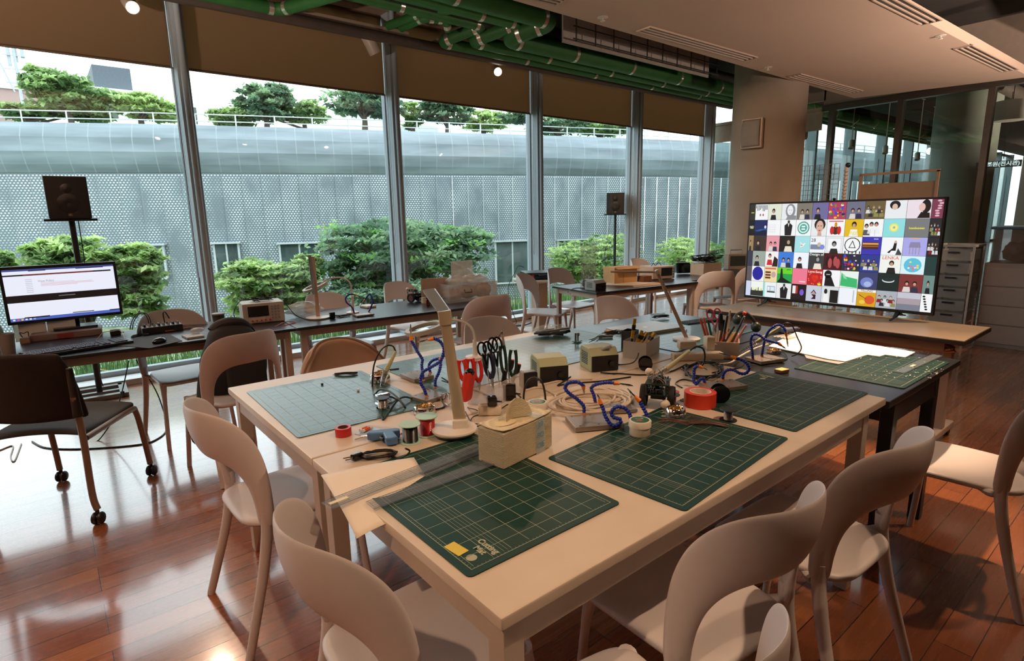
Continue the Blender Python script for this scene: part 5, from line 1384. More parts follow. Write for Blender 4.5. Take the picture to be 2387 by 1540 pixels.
for l, pts, r_ in (
    ('black cord running left of the tool bin', [(1030, 880, 0.01), (1075, 905, 0.0), (1120, 915, 0.0), (1150, 930, 0.02), (1165, 960, 0.0)], 0.003),
    ('thin black wires tangled right of the lamp foot', [(1085, 960, 0.0), (1100, 985, 0.0), (1130, 985, 0.01), (1160, 975, 0.0), (1185, 965, 0.0), (1150, 985, 0.0), (1110, 995, 0.0)], 0.0018),
    ('second tangle of thin black wires by the lamp foot', [(1090, 950, 0.0), (1110, 955, 0.015), (1120, 965, 0.0), (1100, 975, 0.0), (1095, 1000, 0.0), (1105, 1005, 0.0)], 0.0018),
    ('black cord on the table behind the lamp arm', [(990, 905, 0.0), (1010, 915, 0.0), (1030, 932, 0.0), (1035, 950, 0.0), (1010, 957, 0.0)], 0.0035),
    ('thin black wires between the strip and the adapter', [(1165, 955, 0.02), (1180, 945, 0.0), (1200, 945, 0.0), (1215, 930, 0.0), (1205, 918, 0.0)], 0.002),
    ('black cord from the right station behind the reel', [(1400, 868, 0.01), (1440, 872, 0.0), (1500, 875, 0.0), (1560, 868, 0.0), (1600, 850, 0.0)], 0.0033),
    ('black cable loop under the red spool', [(1590, 905, 0.0), (1575, 895, 0.0), (1590, 886, 0.0), (1615, 890, 0.0), (1640, 905, 0.0)], 0.003),
    ('black cord looped beside the right station', [(1440, 850, 0.0), (1475, 845, 0.02), (1488, 825, 0.03), (1480, 810, 0.03), (1450, 812, 0.01)], 0.003),
    ('black lead lying left of the coil by the arms', [(1660, 870, 0.0), (1700, 862, 0.0), (1725, 858, 0.0), (1735, 850, 0.0)], 0.003)):
    cable(l, pts, r_)
cable('black cords on the black table behind the plate', [(1790, 800, 0.0), (1825, 820, 0.01), (1835, 835, 0.0), (1825, 842, 0)], 0.003, z=TB)
# ------------------------------------------------------------------ clear tool bin with its tools
M_clr = mat('clear_plastic_box', '#d8cfc6', 0.15, var=0, alpha=0.30)
M_frost = mat('frosted_plastic', '#cfc6ba', 0.4, var=0, alpha=0.62)
def openbox(b, L_, W_, H_, th=0.002, flare=0.0):
    for sx in (-1, 1): b.box((sx*(L_/2-th/2), 0, H_/2), (th, W_, H_))
    for sy in (-1, 1): b.box((0, sy*(W_/2-th/2), H_/2), (L_-2*th, th, H_))
    b.box((0, 0, th/2), (L_-2*th, W_-2*th, th)); return b
pB = P(1158, 925, TW+0.0003); rB = R(22)
bin_ = thing('tool_bin', 'clear plastic bin full of pliers and scissors right of the desk lamp', 'bin', pB, rB)
b = openbox(MB(), 0.24, 0.12, 0.085); b.build('bin_body', M_clr, bin_, smooth=False)
M_red = mat('red_grip', '#c8281c', 0.35, var=0.04); M_dblu = mat('navy_grip', '#1c2a44', 0.4); M_dgrn = mat('dark_green_grip', '#123024', 0.45)
M_org = mat('orange_tip', '#e0683a', 0.4)
def pliers(label, bot, top, m, base, spread=0.016, name='pliers', cat='pliers', r_=0.0065, group=None):
    """handles up; bot/top seen pixels"""
    o_ = PV(*bot, base); e = PV(*top, base)-o_; t = thing(name, label, cat, o_, 0, group)
    d = e.normalized(); s_ = d.cross(Vector((-o_.x, -o_.y, 0)).normalized()); L_ = e.length
    for k in (-1, 1):
        b = MB(); b.tube(smoothpath([d*L_*0.28, d*L_*0.5+s_*k*spread, d*L_*0.8+s_*k*spread*1.1, d*L_+s_*k*spread*0.7], 5), [r_*0.6]+[r_]*12+[r_*1.1]*3, 8); b.build('handle', m, t)
    b = MB(); b.tube([d*L_*0.32, d*L_*0.15, Vector((0, 0, 0))], [0.009, 0.008, 0.002], 8, flat=0.6); b.build('jaws', M_steel, t)
    return t
def driver(label, bot, top, m, base, r_=0.009, name='screwdriver', cat='screwdriver', mt_=None, frac=0.55, group=None, cap=None):
    o_ = PV(*bot, base); e = PV(*top, base)-o_; t = thing(name, label, cat, o_, 0, group)
    b = MB(); b.tube([e*(1-frac), e*(1-frac*0.8), e*0.85, e], [r_*0.7, r_, r_*0.95, r_*0.75], 10); b.build('handle', m, t)
    b = MB(); b.tube([Vector((0, 0, 0)), e*(1-frac)], [r_*0.3, r_*0.3], 8); b.build('shaft', mt_ or M_steel, t)
    if cap: b = MB(); b.tube([e*0.97, e*1.02], [r_*0.8, r_*0.65], 10); b.build('end_cap', cap, t)
    return t
def scissors(label, bot, top, m, base, r_=0.018, dx=0.02, name='scissors'):
    o_ = PV(*bot, base); e = PV(*top, base)-o_; t = thing(name, label, 'scissors', o_)
    d = e.normalized(); s_ = d.cross(Vector((-o_.x, -o_.y, 0)).normalized()); L_ = e.length
    for k in (-1, 1):
        c0 = d*(L_-r_)+s_*k*dx*0.9
        b = MB(); b.tube([c0+d*(r_*1.25*math.cos(a_))+s_*(r_*0.75*math.sin(a_)) for a_ in [2*PI*i/16 for i in range(16)]], 0.0042, 7, closed=True)
        b.tube([c0-d*r_*1.2, d*L_*0.45], [0.004, 0.005], 7); b.build('finger_loop', m, t)
    b = MB(); b.tube([d*L_*0.5, Vector((0, 0, 0))], [0.006, 0.001], 6, flat=0.3); b.build('blade', M_steel, t)
    return t
fb = lambda k: pB+Vector((0, 0, 0.003))+Vector((math.cos(rB), math.sin(rB), 0))*k
pliers('red-handled pliers nearest the lamp arm', (1084, 905), (1075, 838), M_red, fb(-0.09), 0.012, r_=0.0085)
pliers('red-handled pliers in the middle of the bin with black trim', (1100, 915), (1095, 835), M_red, fb(-0.06), 0.012, r_=0.0085)
pliers('red-handled pliers right of the other two in the bin', (1118, 910), (1112, 840), M_red, fb(-0.03), 0.012, r_=0.0075)
b = MB(); p = PV(1090, 880, fb(-0.10)-Vector((0.05, 0.04, 0))); b.box((0, 0, -0.03), (0.05, 0.03, 0.12), rz=rB, rx=0.2, bev=0.01); t = thing('tape_dispenser', 'red and black hand tool leaning in the front of the bin', 'tool', p); b.build('body', M_red, t)
b = MB(); b.ball((0.0, -0.012, 0.022), 0.016, 12, sx=1.3); b.build('black_nose', M_blackg, t)
scissors('black-handled scissors leaning left in the tool bin', (1142, 905), (1128, 800), M_blackg, fb(0.01), 0.021, 0.012)
scissors('black-handled scissors standing tallest in the tool bin', (1165, 905), (1152, 790), M_blackg, fb(0.04), 0.024, 0.010)
pliers('navy-handled cutters in the tool bin', (1150, 905), (1135, 822), M_dblu, fb(0.02), 0.014, r_=0.009, name='side_cutters', cat='cutters')
pliers('dark green pliers left of the orange-tipped drivers', (1180, 905), (1170, 805), M_dgrn, fb(0.06), 0.009)
pliers('dark green pliers right of the orange-tipped drivers', (1195, 905), (1196, 815), M_dgrn, fb(0.08), 0.012)
driver('pencil-like grey iron standing in the tool bin', (1190, 900), (1170, 775), mat('grey_grip', '#8e8577', 0.5), fb(0.07), 0.006, name='soldering_pencil', cat='tool', frac=0.4, cap=M_black)
driver('screwdriver with an orange end, left one in the bin', (1186, 880), (1195, 838), M_black, fb(0.08), 0.010, cap=M_org)
driver('screwdriver with an orange end, right one in the bin', (1198, 888), (1211, 848), M_black, fb(0.10), 0.010, cap=M_org)
driver('black marker with a pale end in the tool bin', (1172, 900), (1178, 862), M_black, fb(0.06), 0.010, name='marker', cat='pen', cap=M_ws, frac=0.9)
vcable('thin black wire arching between the scissors and the iron', [(1152, 812), (1160, 790), (1168, 776), (1172, 778)], fb(0.04), 0.0018)

# magnifier lamp
def magnifier(label, base_px, z, head, arc, top, grp='white magnifier lamps'):
    p = P(*base_px, z+0.0003); t = thing('magnifier_lamp', label, 'lamp', p, 0, grp)
    b = MB(); pts = [PV(*q, p)-p for q in arc]; b.tube(smoothpath([Vector((0, 0, 0.01))]+pts, 8), 0.0065, 8); b.build('gooseneck', M_lmw, t)
    b = MB(); b.lathe([(0, 0), (0.05, 0), (0.05, 0.012), (0.02, 0.02), (0, 0.02)], 28); b.build('base', M_lmw, t)
    b = MB(); q0 = Vector((0, 0, 0.012)); q1 = PV(*top, p)-p; b.tube([q0, q1], [0.014, 0.009], 10); b.build('grip', M_lmw, t)
    c0 = PV(*head[0], p)-p; w_ = S(c0+p, head[1]); b = MB()
    sl = head[2]; mtx = Matrix.Translation(c0) @ Matrix.Rotation(sl[0], 4, 'Z') @ Matrix.Rotation(sl[1], 4, 'Y')
    b.lathe([(w_*0.78, -0.010), (w_, -0.010), (w_, 0.010), (w_*0.78, 0.010), (w_*0.78, -0.010)], 36, cap=False); b.xform(mtx); b.build('head_ring', mat('grey_white_ring', '#a9a196', 0.4), t)
    b = MB(); b.lathe([(0, -0.002), (w_*0.79, 0), (0, 0.003)], 32, cap=False); b.xform(mtx); b.build('lens', glass_mat('lens_glass', (0.95, 0.96, 0.95), 1.0), t)
    return t
magnifier('white magnifier lamp arching behind the desk lamp arm', (1108, 835), TW, ((990, 765), 46, (R(-20), R(-12))), [(1107, 790), (1100, 765), (1080, 750), (1050, 745), (1035, 750)], (1106, 792))
# box of black combs / soldering accessories right of the bin
brick('black box between the tool bin and the green station', 1232, 902, (0.07, 0.05, 0.07), R(-20), m=M_black, name='parts_box', cat='box')

# zip ties
def bundle(label, c_px, z, n, L_, rz_, m=None, name='zip_ties', cat='zip ties', col2=None, spread=0.02, h=0.004):
    p = P(*c_px, z); b = MB(); rnd = random.Random(int(c_px[0]))
    for i in range(n):
        o_ = rnd.uniform(-spread, spread); a_ = rnd.uniform(-0.25, 0.25); k = h*rnd.random()+0.002
        q = [Vector((-L_/2*rnd.uniform(0.8, 1.1), o_-a_*0.02, k)), Vector((0, o_*0.6, k+0.003)), Vector((L_/2*rnd.uniform(0.8, 1.1), o_+a_*0.03, k))]
        b.tube(smoothpath(q, 4), 0.0014, 5)
    return loose(name, b, m or M_black, label, cat, p, rz_)
bundle('bundle of black zip ties on the pale blue mat', (806, 874), TW+0.0036, 18, 0.10, R(-35), h=0.012)
bundle('brown wires lying on the middle mat, left bunch', (1570, 984), TW+0.0036, 7, 0.10, R(-60), mat('brown_wire', '#5b3a30', 0.5), 'wire_bundle', 'wires')
bundle('brown and black wires on the middle mat below the dark spool', (1652, 990), TW+0.0036, 11, 0.13, R(-55), mat('brown_wire', '#5b3a30', 0.5), 'wire_bundle', 'wires')
for l, px, py, z in (('tiny black cube on the pale blue mat', 751, 897, TW), ('small beige bead on the pale blue mat', 835, 911, TW)):
    b = MB(); b.box((0, 0, 0.004), (0.008, 0.008, 0.008), rz=0.4, bev=0.001); loose('plastic_bit', b, M_black if 'black' in l else M_ws, l, 'part', P(px, py, z+0.0036))
b = MB(); b.box((0, 0, 0.002), (0.10, 0.012, 0.004)); loose('hex_key', b, M_black, 'thin black rod on the edge of the back mats', 'tool', P(905, 862, TW+0.004), R(-15))
b = MB(); rnd = random.Random(2)
for i in range(12): b.ball((rnd.uniform(-0.012, 0.012), rnd.uniform(-0.008, 0.008), 0.007+rnd.uniform(0, 0.006)), 0.007, 8)
t = loose('small_reel', b, mat('orange_foam', '#e08a28', 0.8), 'small orange reel with a clear ring left of the lamp foot', 'reel', P(1044, 1001, TW))
# whisk-like wire ball near lamp
b = MB(); 
for k in range(6): b.tube([Vector((0.024*math.cos(a_)*math.cos(k*PI/6), 0.024*math.cos(a_)*math.sin(k*PI/6), 0.026+0.024*math.sin(a_))) for a_ in [2*PI*i/18 for i in range(18)]], 0.0008, 4, closed=True)
loose('wire_ball', b, M_chrome, 'small chrome wire ball left of the lamp arm', 'wire holder', P(1042, 945, TW))

# ------------------------------------------------------------------ robot kits
M_pcb = mat('dark_circuit_board', '#14211b', 0.4, var=0.3, scale=80)
M_tyre = mat('rubber_tyre', '#141110', 0.7, var=0.15)
def robot(label, px, py, sc, z, rz_):
    p = P(px, py, z+0.0003); t = thing('robot_kit', label, 'robot', p, rz_, 'small wheeled robot kits'); rnd = random.Random(int(px))
    for s in (-1, 1):
        c0 = Vector((s*0.045*sc, 0, 0.036*sc)); b = MB()
        b.lathe([(0.026*sc, -0.011*sc), (0.034*sc, -0.011*sc), (0.036*sc, -0.005*sc), (0.036*sc, 0.005*sc), (0.034*sc, 0.011*sc), (0.026*sc, 0.011*sc)], 28, c0, 'X', cap=False); w_ = b.build('wheel', M_tyre, t)
        b = MB(); b.lathe([(0, -0.006*sc), (0.026*sc, -0.006*sc), (0.026*sc, 0.006*sc), (0, 0.006*sc)], 20, c0, 'X'); b.build('hub', mat('brown_hub', '#5a3420', 0.5), w_)
    for k, zz in enumerate((0.05, 0.085)):
        b = MB(); b.box((0, 0, zz*sc), (0.075*sc, 0.095*sc, 0.004*sc)); b.build('deck_plate', M_pcb, t, smooth=False)
    b = MB()
    for i in range(34):
        zz = rnd.choice((0.053, 0.088)); b.box((rnd.uniform(-0.03, 0.03)*sc, rnd.uniform(-0.04, 0.04)*sc, (zz+0.006)*sc), (rnd.uniform(0.004, 0.014)*sc, rnd.uniform(0.004, 0.014)*sc, rnd.uniform(0.006, 0.02)*sc))
    for sx in (-1, 1):
        for sy in (-1, 1): b.cyl((sx*0.032*sc, sy*0.042*sc, 0.05*sc), (sx*0.032*sc, sy*0.042*sc, 0.085*sc), 0.003*sc, n=6)
    b.build('electronics', mat('board_parts', '#2b2b28', 0.4, var=0.5, scale=120), t, smooth=False)
    b = MB()
    for i in range(9):
        a0 = Vector((rnd.uniform(-0.03, 0.03), rnd.uniform(-0.04, 0.04), 0.09))*sc; c0 = Vector((rnd.uniform(-0.04, 0.04), rnd.uniform(-0.045, 0.045), rnd.choice((0.055, 0.09))))*sc
        b.tube(smoothpath([a0, (a0+c0)/2+Vector((0, 0, 0.03*sc)), c0], 5), 0.0011, 4)
    b.build('wires', mat('mixed_wires', '#8a7a6a', 0.5, var=0.5, scale=60), t)
    b = MB(); b.ball((-0.035*sc, 0.04*sc, 0.105*sc), 0.014*sc, 12); b.build('white_ball', M_ws, t)
    b = MB(); b.ball((0.03*sc, -0.04*sc, 0.02*sc), 0.016*sc, 12); b.build('caster_ball', M_ws, t)
    b = MB(); b.box((0, 0.03*sc, 0.03*sc), (0.05*sc, 0.03*sc, 0.025*sc)); b.build('battery_box', M_black, t, smooth=False)
robot('wheeled robot kit under the iron coil in the middle of the front worktable', 1532, 945, 1.1, TW, R(-60))
robot('small wheeled robot kit on the middle window desk', 967, 703, 1.1, TD, R(20))

# ------------------------------------------------------------------ pen boxes, yellow tools
pY = P(1495, 826, TW+0.0003); rY = R(18)
t = thing('tool_bin', 'translucent white bin behind the stations with the yellow-handled tools', 'bin', pY, rY); b = openbox(MB(), 0.20, 0.12, 0.085); b.build('bin_body', M_frost, t, smooth=False)
M_yel = mat('yellow_grip', '#d2a416', 0.4)
b = openbox(MB(), 0.075, 0.065, 0.10, 0.003); loose('holder_cup', b, M_black, 'black square cup holding the yellow-handled cutters', 'cup', P(1468, 812, TW+0.0035), R(15), smooth=False)
for l, bo, to in (('tallest yellow box cutter in the black cup', (1472, 800), (1480, 742)), ('yellow box cutter leaning right, first of three', (1480, 810), (1497, 770)), ('yellow box cutter leaning right, middle of three', (1487, 812), (1508, 774)), ('yellow box cutter leaning farthest right', (1500, 812), (1526, 775))):
    o_ = PV(*bo, pY); e = PV(*to, pY)-o_; b = MB(); t = thing('box_cutter', l, 'cutter', o_, 0, 'yellow box cutters in the black cup')
    b.tube([e*0.2, e*0.6, e], [0.009, 0.011, 0.010], 4); b.build('grip', M_yel, t, smooth=False)
    b = MB(); b.tube([Vector((0, 0, 0)), e*0.22], [0.005, 0.008], 4); b.tube([e*0.55-Vector((0, 0, 0.001)), e*0.75], [0.0125, 0.0125], 4); b.build('black_trim', M_black, t, smooth=False)
pW = P(1690, 822, TB+0.0003); rW = R(30)
t = thing('pen_box', 'white box full of pens and markers at the joint of the tables', 'box', pW, rW); b = openbox(MB(), 0.26, 0.13, 0.085, 0.003); b.build('box_body', mat('white_pen_box', '#cdbba9', 0.4), t, smooth=False)
b = MB(); b.box((0.09, -0.067, 0.05), (0.02, 0.001, 0.010)); b.build('small_mark', mat('mark_grey', '#5a4a42', 0.5), t)
rnd = random.Random(9)
PENS = [((1650, 800), (1632, 742), '#d8572a', 'pen with an orange end, leftmost in the white pen box', 'pen'), ((1655, 800), (1640, 740), '#d0683a', 'second orange-ended pen in the white pen box', 'pen'),
 ((1660, 805), (1665, 755), '#b8c4cf', 'clear marker with a dark band in the pen box', 'marker'), ((1668, 806), (1676, 752), '#c2ccd4', 'clear silver marker leaning right in the pen box', 'marker'),
 ((1676, 806), (1688, 745), '#18181a', 'black marker near the middle of the pen box', 'marker'), ((1684, 808), (1696, 735), '#1c1c1e', 'tall black marker in the pen box', 'marker'),
 ((1690, 806), (1702, 724), '#d8cfc0', 'white-capped pen standing tallest in the pen box', 'pen'), ((1680, 812), (1712, 760), '#151517', 'black pen leaning right in the pen box', 'pen'),
 ((1688, 814), (1722, 766), '#c89a30', 'ochre pencil leaning right in the pen box', 'pencil'), ((1694, 812), (1728, 755), '#1b1b1e', 'black pen with a pale end near the right of the pen box', 'pen'),
 ((1700, 810), (1735, 738), '#202022', 'black brush pen with a white tip in the pen box', 'pen'), ((1704, 812), (1740, 757), '#c77f86', 'pink-ended pen at the right end of the pen box', 'pen'),
 ((1670, 810), (1700, 765), '#a83038', 'dark red pen in the front of the pen box', 'pen'), ((1662, 800), (1650, 745), '#23483a', 'dark green pen behind the orange ones', 'pen')]
for bo, to, c_, l, nm in PENS: driver(l, bo, to, mat('pen_'+c_, c_, 0.35), pW, 0.0065, name=nm, cat='pen', mt_=mat('pen_'+c_, c_, 0.35), frac=0.9, cap=M_ws if 'white' in l or 'pale' in l else None, group=None)
scissors('scissors with pink loops in the white pen box', (1672, 800), (1663, 722), mat('pink_loops', '#b04a5e', 0.4), pW, 0.022, 0.020)
driver('black scissors-like snips beside the pink scissors', (1680, 795), (1680, 730), M_black, pW, 0.013, name='snips', cat='scissors', frac=0.6)
# headphones-like dark thing behind the pen box
p = P(1745, 790, TB); t = thing('headphones', 'dark green and black headphones behind the pen box', 'headphones', p)
b = MB()
for px, py, k in ((1718, 745, 0.03), (1762, 762, 0.032)): c0 = PV(px, py, p+Vector((0.1, 0.05, 0)))-p; b.ball(c0, k, 16, sx=0.6)
b.build('ear_cup', mat('dark_green_cup', '#16221c', 0.35), t); b = MB()
b.tube(smoothpath([PV(q[0], q[1], p+Vector((0.1, 0.05, 0)))-p for q in ((1710, 748), (1716, 735), (1735, 728), (1752, 740), (1762, 755))], 5), 0.010, 8, flat=0.5); b.build('headband', M_black, t)
b = MB(); b.box(PV(1737, 730, p+Vector((0.1, 0.05, 0)))-p, (0.035, 0.02, 0.016), bev=0.004); b.build('red_mark', M_red, t)

# ------------------------------------------------------------------ laptop, bag, small things on the black back table
M_silver = mat('silver_laptop_shell', '#a8a198', 0.35, 0.6, var=0.02)
a_, b_, c_, d_ = P(1430, 768, TB+0.02), P(1510, 742, TB+0.02), P(1572, 756, TB+0.02), P(1500, 785, TB+0.02)
cc_ = (a_+b_+c_+d_)/4; rz_ = math.atan2((d_-a_).y, (d_-a_).x)
t = thing('laptop', 'closed silver laptop on the dark green mat', 'laptop', (cc_.x, cc_.y, TB+0.0036), rz_)
LXX, LYY = 0.5*((d_-a_).length+(c_-b_).length), 0.5*((b_-a_).length+(c_-d_).length)
LXX = min(LXX, 0.36)
b = MB(); b.box((0, 0, 0.011), (LXX, LYY*0.9, 0.010), bev=0.004); b.build('lid', M_silver, t); b = MB(); b.box((0, 0, 0.0035), (LXX, LYY*0.9, 0.007), bev=0.003); b.build('base', M_silver, t)
b = MB(); b.ball((0, 0, 0), 0.018, 16, sz=0.02); b.ball((0.004, 0.022, 0), 0.006, 10, sx=0.6, sz=0.05); b.xform(Matrix.Translation((0, 0, 0.0163))); b.build('round_fruit_emblem', mat('white_emblem', '#e8e6e0', 0.3), t)
p = P(1285, 782, TW+0.0036); t = thing('plastic_bag', 'black parts in a clear zip bag on the far edge of the back worktable', 'bag', p, R(-25))
b = MB(); rnd = random.Random(4)
for i in range(22): b.box((rnd.uniform(-0.08, 0.09), rnd.uniform(-0.04, 0.04), 0.016+rnd.uniform(-0.004, 0.022)), (rnd.uniform(0.03, 0.09), 0.012, 0.012), rz=rnd.uniform(-0.4, 0.4), ry=rnd.uniform(-0.15, 0.15))
b.build('black_parts', mat('dark_parts', '#1c1513', 0.5, var=0.4, scale=40), t, smooth=False)
def crumple(rx_, ry_, rz_, seed, nu=26, nv=16, amp=0.16):
    from mathutils import noise
    b = MB()
    def fn(u, v):
        a_, e = 2*PI*u, PI*(v-0.5); d = Vector((math.cos(a_)*math.cos(e), math.sin(a_)*math.cos(e), math.sin(e)))
        k = 1+amp*noise.noise(d*2.3+Vector((seed, 0, 0)))*1.6+amp*0.8*noise.noise(d*6+Vector((0, seed, 0)))
        return (d.x*rx_*k, d.y*ry_*k, max(0.0005, rz_+d.z*rz_*k))
    b.grid(fn, nu, nv); return b
M_film = mat('clear_film', '#d9dde0', 0.1, var=0, alpha=0.22)
M_film2 = mat('milky_film', '#e4ded8', 0.3, var=0.1, alpha=0.45, scale=20)
crumple(0.115, 0.065, 0.032, 3).build('bag_film', M_film, t, angle=180)
p = P(1345, 797, TW+0.0036); t = thing('circuit_board', 'small green circuit board with parts standing on the far mat', 'circuit board', p, R(20))
b = MB(); b.box((0, 0, 0.006), (0.05, 0.04, 0.004)); b.build('board', mat('green_board', '#2c4a24', 0.4, var=0.3, scale=90), t, smooth=False)
b = MB(); b.cyl((0.012, 0, 0.008), (0.012, 0, 0.05), 0.004); b.box((-0.008, 0.005, 0.03), (0.008, 0.008, 0.045)); b.build('component', mat('grey_component', '#4b4a46', 0.4), t)
b = MB(); b.ball((0.016, 0, 0.042), 0.011, 10, sx=0.5); b.build('white_button', M_ws, t)
for l, q, n, L_, r_, z in (('black wires and a connector behind the yellow tools', (1430, 783), 16, 0.16, R(5), TB+0.0036), ('pile of black combs and chargers left of the third lamp stem', (1538, 742), 22, 0.12, R(-20), TB+0.0036), ('black leads at the front of the laptop mat', (1395, 796), 9, 0.14, R(20), TW+0.004)):
    bundle(l, q, z, n, L_, r_, name='cable_pile', cat='cables', spread=0.035, h=0.028)
b = MB(); b.box((0, 0, 0.004), (0.30, 0.10, 0.008), bev=0.002)
t = loose('keyboard', b, M_black, 'thin black keyboard at the far end of the black worktable', 'keyboard', P(1630, 750, TB+0.0003), R(-12))
b = MB()
for i in range(13):
    for j in range(4): b.box((-0.132+i*0.022, -0.036+j*0.024, 0.0095), (0.017, 0.018, 0.003))
b.build('keys', mat('dark_keys', '#1d1c1c', 0.5), t, smooth=False)
b = MB(); b.box((0, 0, 0.006), (0.05, 0.03, 0.012), bev=0.002); loose('parts_block', b, mat('tan_block', '#b98b66', 0.6), 'small tan block behind the yellow tools', 'block', P(1418, 774, TB+0.0036), R(10))
b = MB(); b.cyl((-0.04, 0, 0.009), (0.04, 0, 0.009), 0.008); loose('pen', b, mat('silver_pen', '#b8b0a6', 0.3, 0.6), 'silver marker lying among the black leads', 'pen', P(1412, 787, TW+0.0036), R(-35))
b = MB(); b.ball((0, 0, 0.005), 0.005, 8); loose('plastic_bit', b, mat('orange_bit', '#b8683a', 0.5), 'tiny orange bead on the dark green mat', 'part', P(1600, 771, TB+0.0036))
# third lamp (thin arm)
p = P(1600, 792, TB); t = thing('desk_lamp', 'thin-armed desk lamp bent over the far desk view, behind the laptop', 'lamp', (p.x, p.y, TB+0.0003))
j1 = PV(1532, 634, p)-p; j2 = PV(1424, 633, p)-p
b = MB(); b.lathe([(0, 0), (0.075, 0), (0.078, 0.012), (0, 0.016)], 36); b.build('base', M_lmw, t)
b = MB(); bar(b, (0, 0, 0.012), j1, 0.022, 0.02, 0.008, (-p.x, -p.y, 0)); b.build('arm', mat('rose_aluminium', '#c2a58e', 0.35, 0.5), t)
b = MB(); bar(b, j1, j2, 0.022, 0.02, 0.012, (0, 0, 1)); b.build('lamp_head', mat('rose_aluminium', '#c2a58e', 0.35, 0.5), t)
b = MB(); b.cyl(j1+Vector((-0.012, -0.012, 0)), j1+Vector((0.012, 0.012, 0)), 0.014, n=16); b.build('hinge', M_lmw, t)

# white boards, sponge, crumbs on the bright mat
M_foam = mat('white_foam_board', '#f4f1ea', 0.7, var=0.01)
def slab(label, px, z, th, name='foam_board', m=None):
    q = [P(a, b_, z+th) for a, b_ in px]; o_ = sum(q, Vector())/len(q); o_.z = z
    n = 0
    area = sum(q[i].x*q[(i+1) % len(q)].y-q[(i+1) % len(q)].x*q[i].y for i in range(len(q)))
    if area < 0: q = q[::-1]
    b = MB(); b.prism([(a.x-o_.x, a.y-o_.y) for a in q], 0, th); return loose(name, b, m or M_foam, label, 'board', o_, smooth=False)
slab('large overexposed white board across the back of the black table', [(1792, 806), (1856, 773), (2133, 820), (2110, 832), (2063, 826), (2050, 830), (2022, 826), (1970, 842), (1930, 836)], TB+0.0037, 0.005)
slab('thin clear plastic sheet at the near edge of the white boards', [(1875, 826), (1925, 838), (1970, 844), (1955, 848), (1880, 834)], TB+0.0088, 0.001, 'plastic_sheet', M_film2)
b = MB(); b.box((0, 0, 0.008), (0.055, 0.04, 0.015), bev=0.003); t = loose('sponge', b, mat('brown_sponge', '#6b3f26', 0.8), 'yellow and brown sponge between the cutting mats', 'sponge', P(1822, 868, TB+0.0003), R(-10))
b = MB(); b.box((0, 0, 0.016), (0.053, 0.038, 0.002)); b.build('yellow_top', mat('yellow_foam', '#d8bd78', 0.9), t)
b = MB(); rnd = random.Random(8)
for i in range(120):
    q = P(rnd.uniform(1990, 2190), rnd.uniform(828, 885), TB+0.0052) if i < 90 else P(rnd.uniform(2130, 2200), rnd.uniform(860, 872), TB+0.002)
    s_ = rnd.choice((0.0012, 0.0018, 0.003)); b.box(q, (s_*2, s_*1.3, s_), rz=rnd.uniform(0, 3))
o = b.build('crumbs', M_foam, smooth=False); tag(o, 'white foam crumbs scattered over the bright cutting mat', 'crumbs'); o['kind'] = 'stuff'
gluegun('blue-grey heat tool lying behind the arched blue arms', 1838, 775, R(170), TB+0.001, '#566074', 1.0)
b = MB(); b.cyl((0, 0, 0.006), (0.10, -0.03, 0.012), 0.005, 0.001, n=8)
nz0 = loose('pointed_nozzle', b, M_white, 'white pointed nozzle in the row beside the heat tool', 'nozzle', P(1835, 792, TB+0.009), 0, 'white pointed nozzles beside the heat tool')
for k in range(1, 5): dup(nz0, nz0.location+Vector((0, 0.02*k, 0)), 0)

# ================================================================== TELEVISION
XT = 0.5*(P(1790, 708, TD).x+P(2110, 750, TD).x)
tl, tr, bl, br = PX(1745, 467, XT), PX(2205, 466, XT), PX(1736, 690, XT), PX(2178, 741, XT)
y0, y1 = (tr.y+br.y)/2, (tl.y+bl.y)/2; z0, z1 = (bl.z+br.z)/2, (tl.z+tr.z)/2
TVW, TVH = y1-y0, z1-z0
t = thing('television', 'large television showing a wall of album covers on the pale table', 'television', (XT, (y0+y1)/2, TD+0.0003))
zc = (z0+z1)/2-TD
b = MB(); b.box((0.018, 0, zc), (0.035, TVW, TVH), bev=0.005); b.box((0.045, 0, zc-TVH*0.15), (0.04, TVW*0.6, TVH*0.5), bev=0.01); b.build('casing', M_black, t)
sw, sh = TVW-0.028, TVH-0.034; szc = zc+0.004
b = MB(); b.box((-0.0006, 0, szc), (0.0012, sw, sh)); b.build('screen_glass', M_blackg, t, smooth=False)
rnd = random.Random(21)
b = MB(); b.c = []
def scr(u0, v0, u1, v1, col, lay=0):     # u right, v down in 0..1 on the screen
    x = -0.0016-0.0003*lay; ya, yb = sw/2-u0*sw, sw/2-u1*sw; za_, zb_ = szc+sh/2-v0*sh, szc+sh/2-v1*sh
    b.quad((x, ya, za_), (x, yb, za_), (x, yb, zb_), (x, ya, zb_)); b.c.append(lin(col))
def ell(cu, cv, ru, rv, col, lay=1, n=14, a0=0, a1=2*PI):
    x = -0.0016-0.0003*lay; vs = [(x, sw/2-(cu+ru*math.cos(a0+(a1-a0)*i/n))*sw, szc+sh/2-(cv+rv*math.sin(a0+(a1-a0)*i/n))*sh) for i in range(n)]
    b.add(vs, [tuple(range(n))]); b.c.append(lin(col))
def poly(pts, col, lay=1):
    x = -0.0016-0.0003*lay; b.add([(x, sw/2-u*sw, szc+sh/2-v*sh) for u, v in pts], [tuple(range(len(pts)))]); b.c.append(lin(col))
xsn = [0, 0.033, 0.115, 0.197, 0.288, 0.376, 0.462, 0.556, 0.650, 0.745, 0.844, 0.950, 1.0]
ysn = [0, 1/6, 2/6, 3/6, 4/6, 5/6, 1.0]
W_, K_, G_ = '#f2f4f6', '#0c0c10', '#8b8f93'
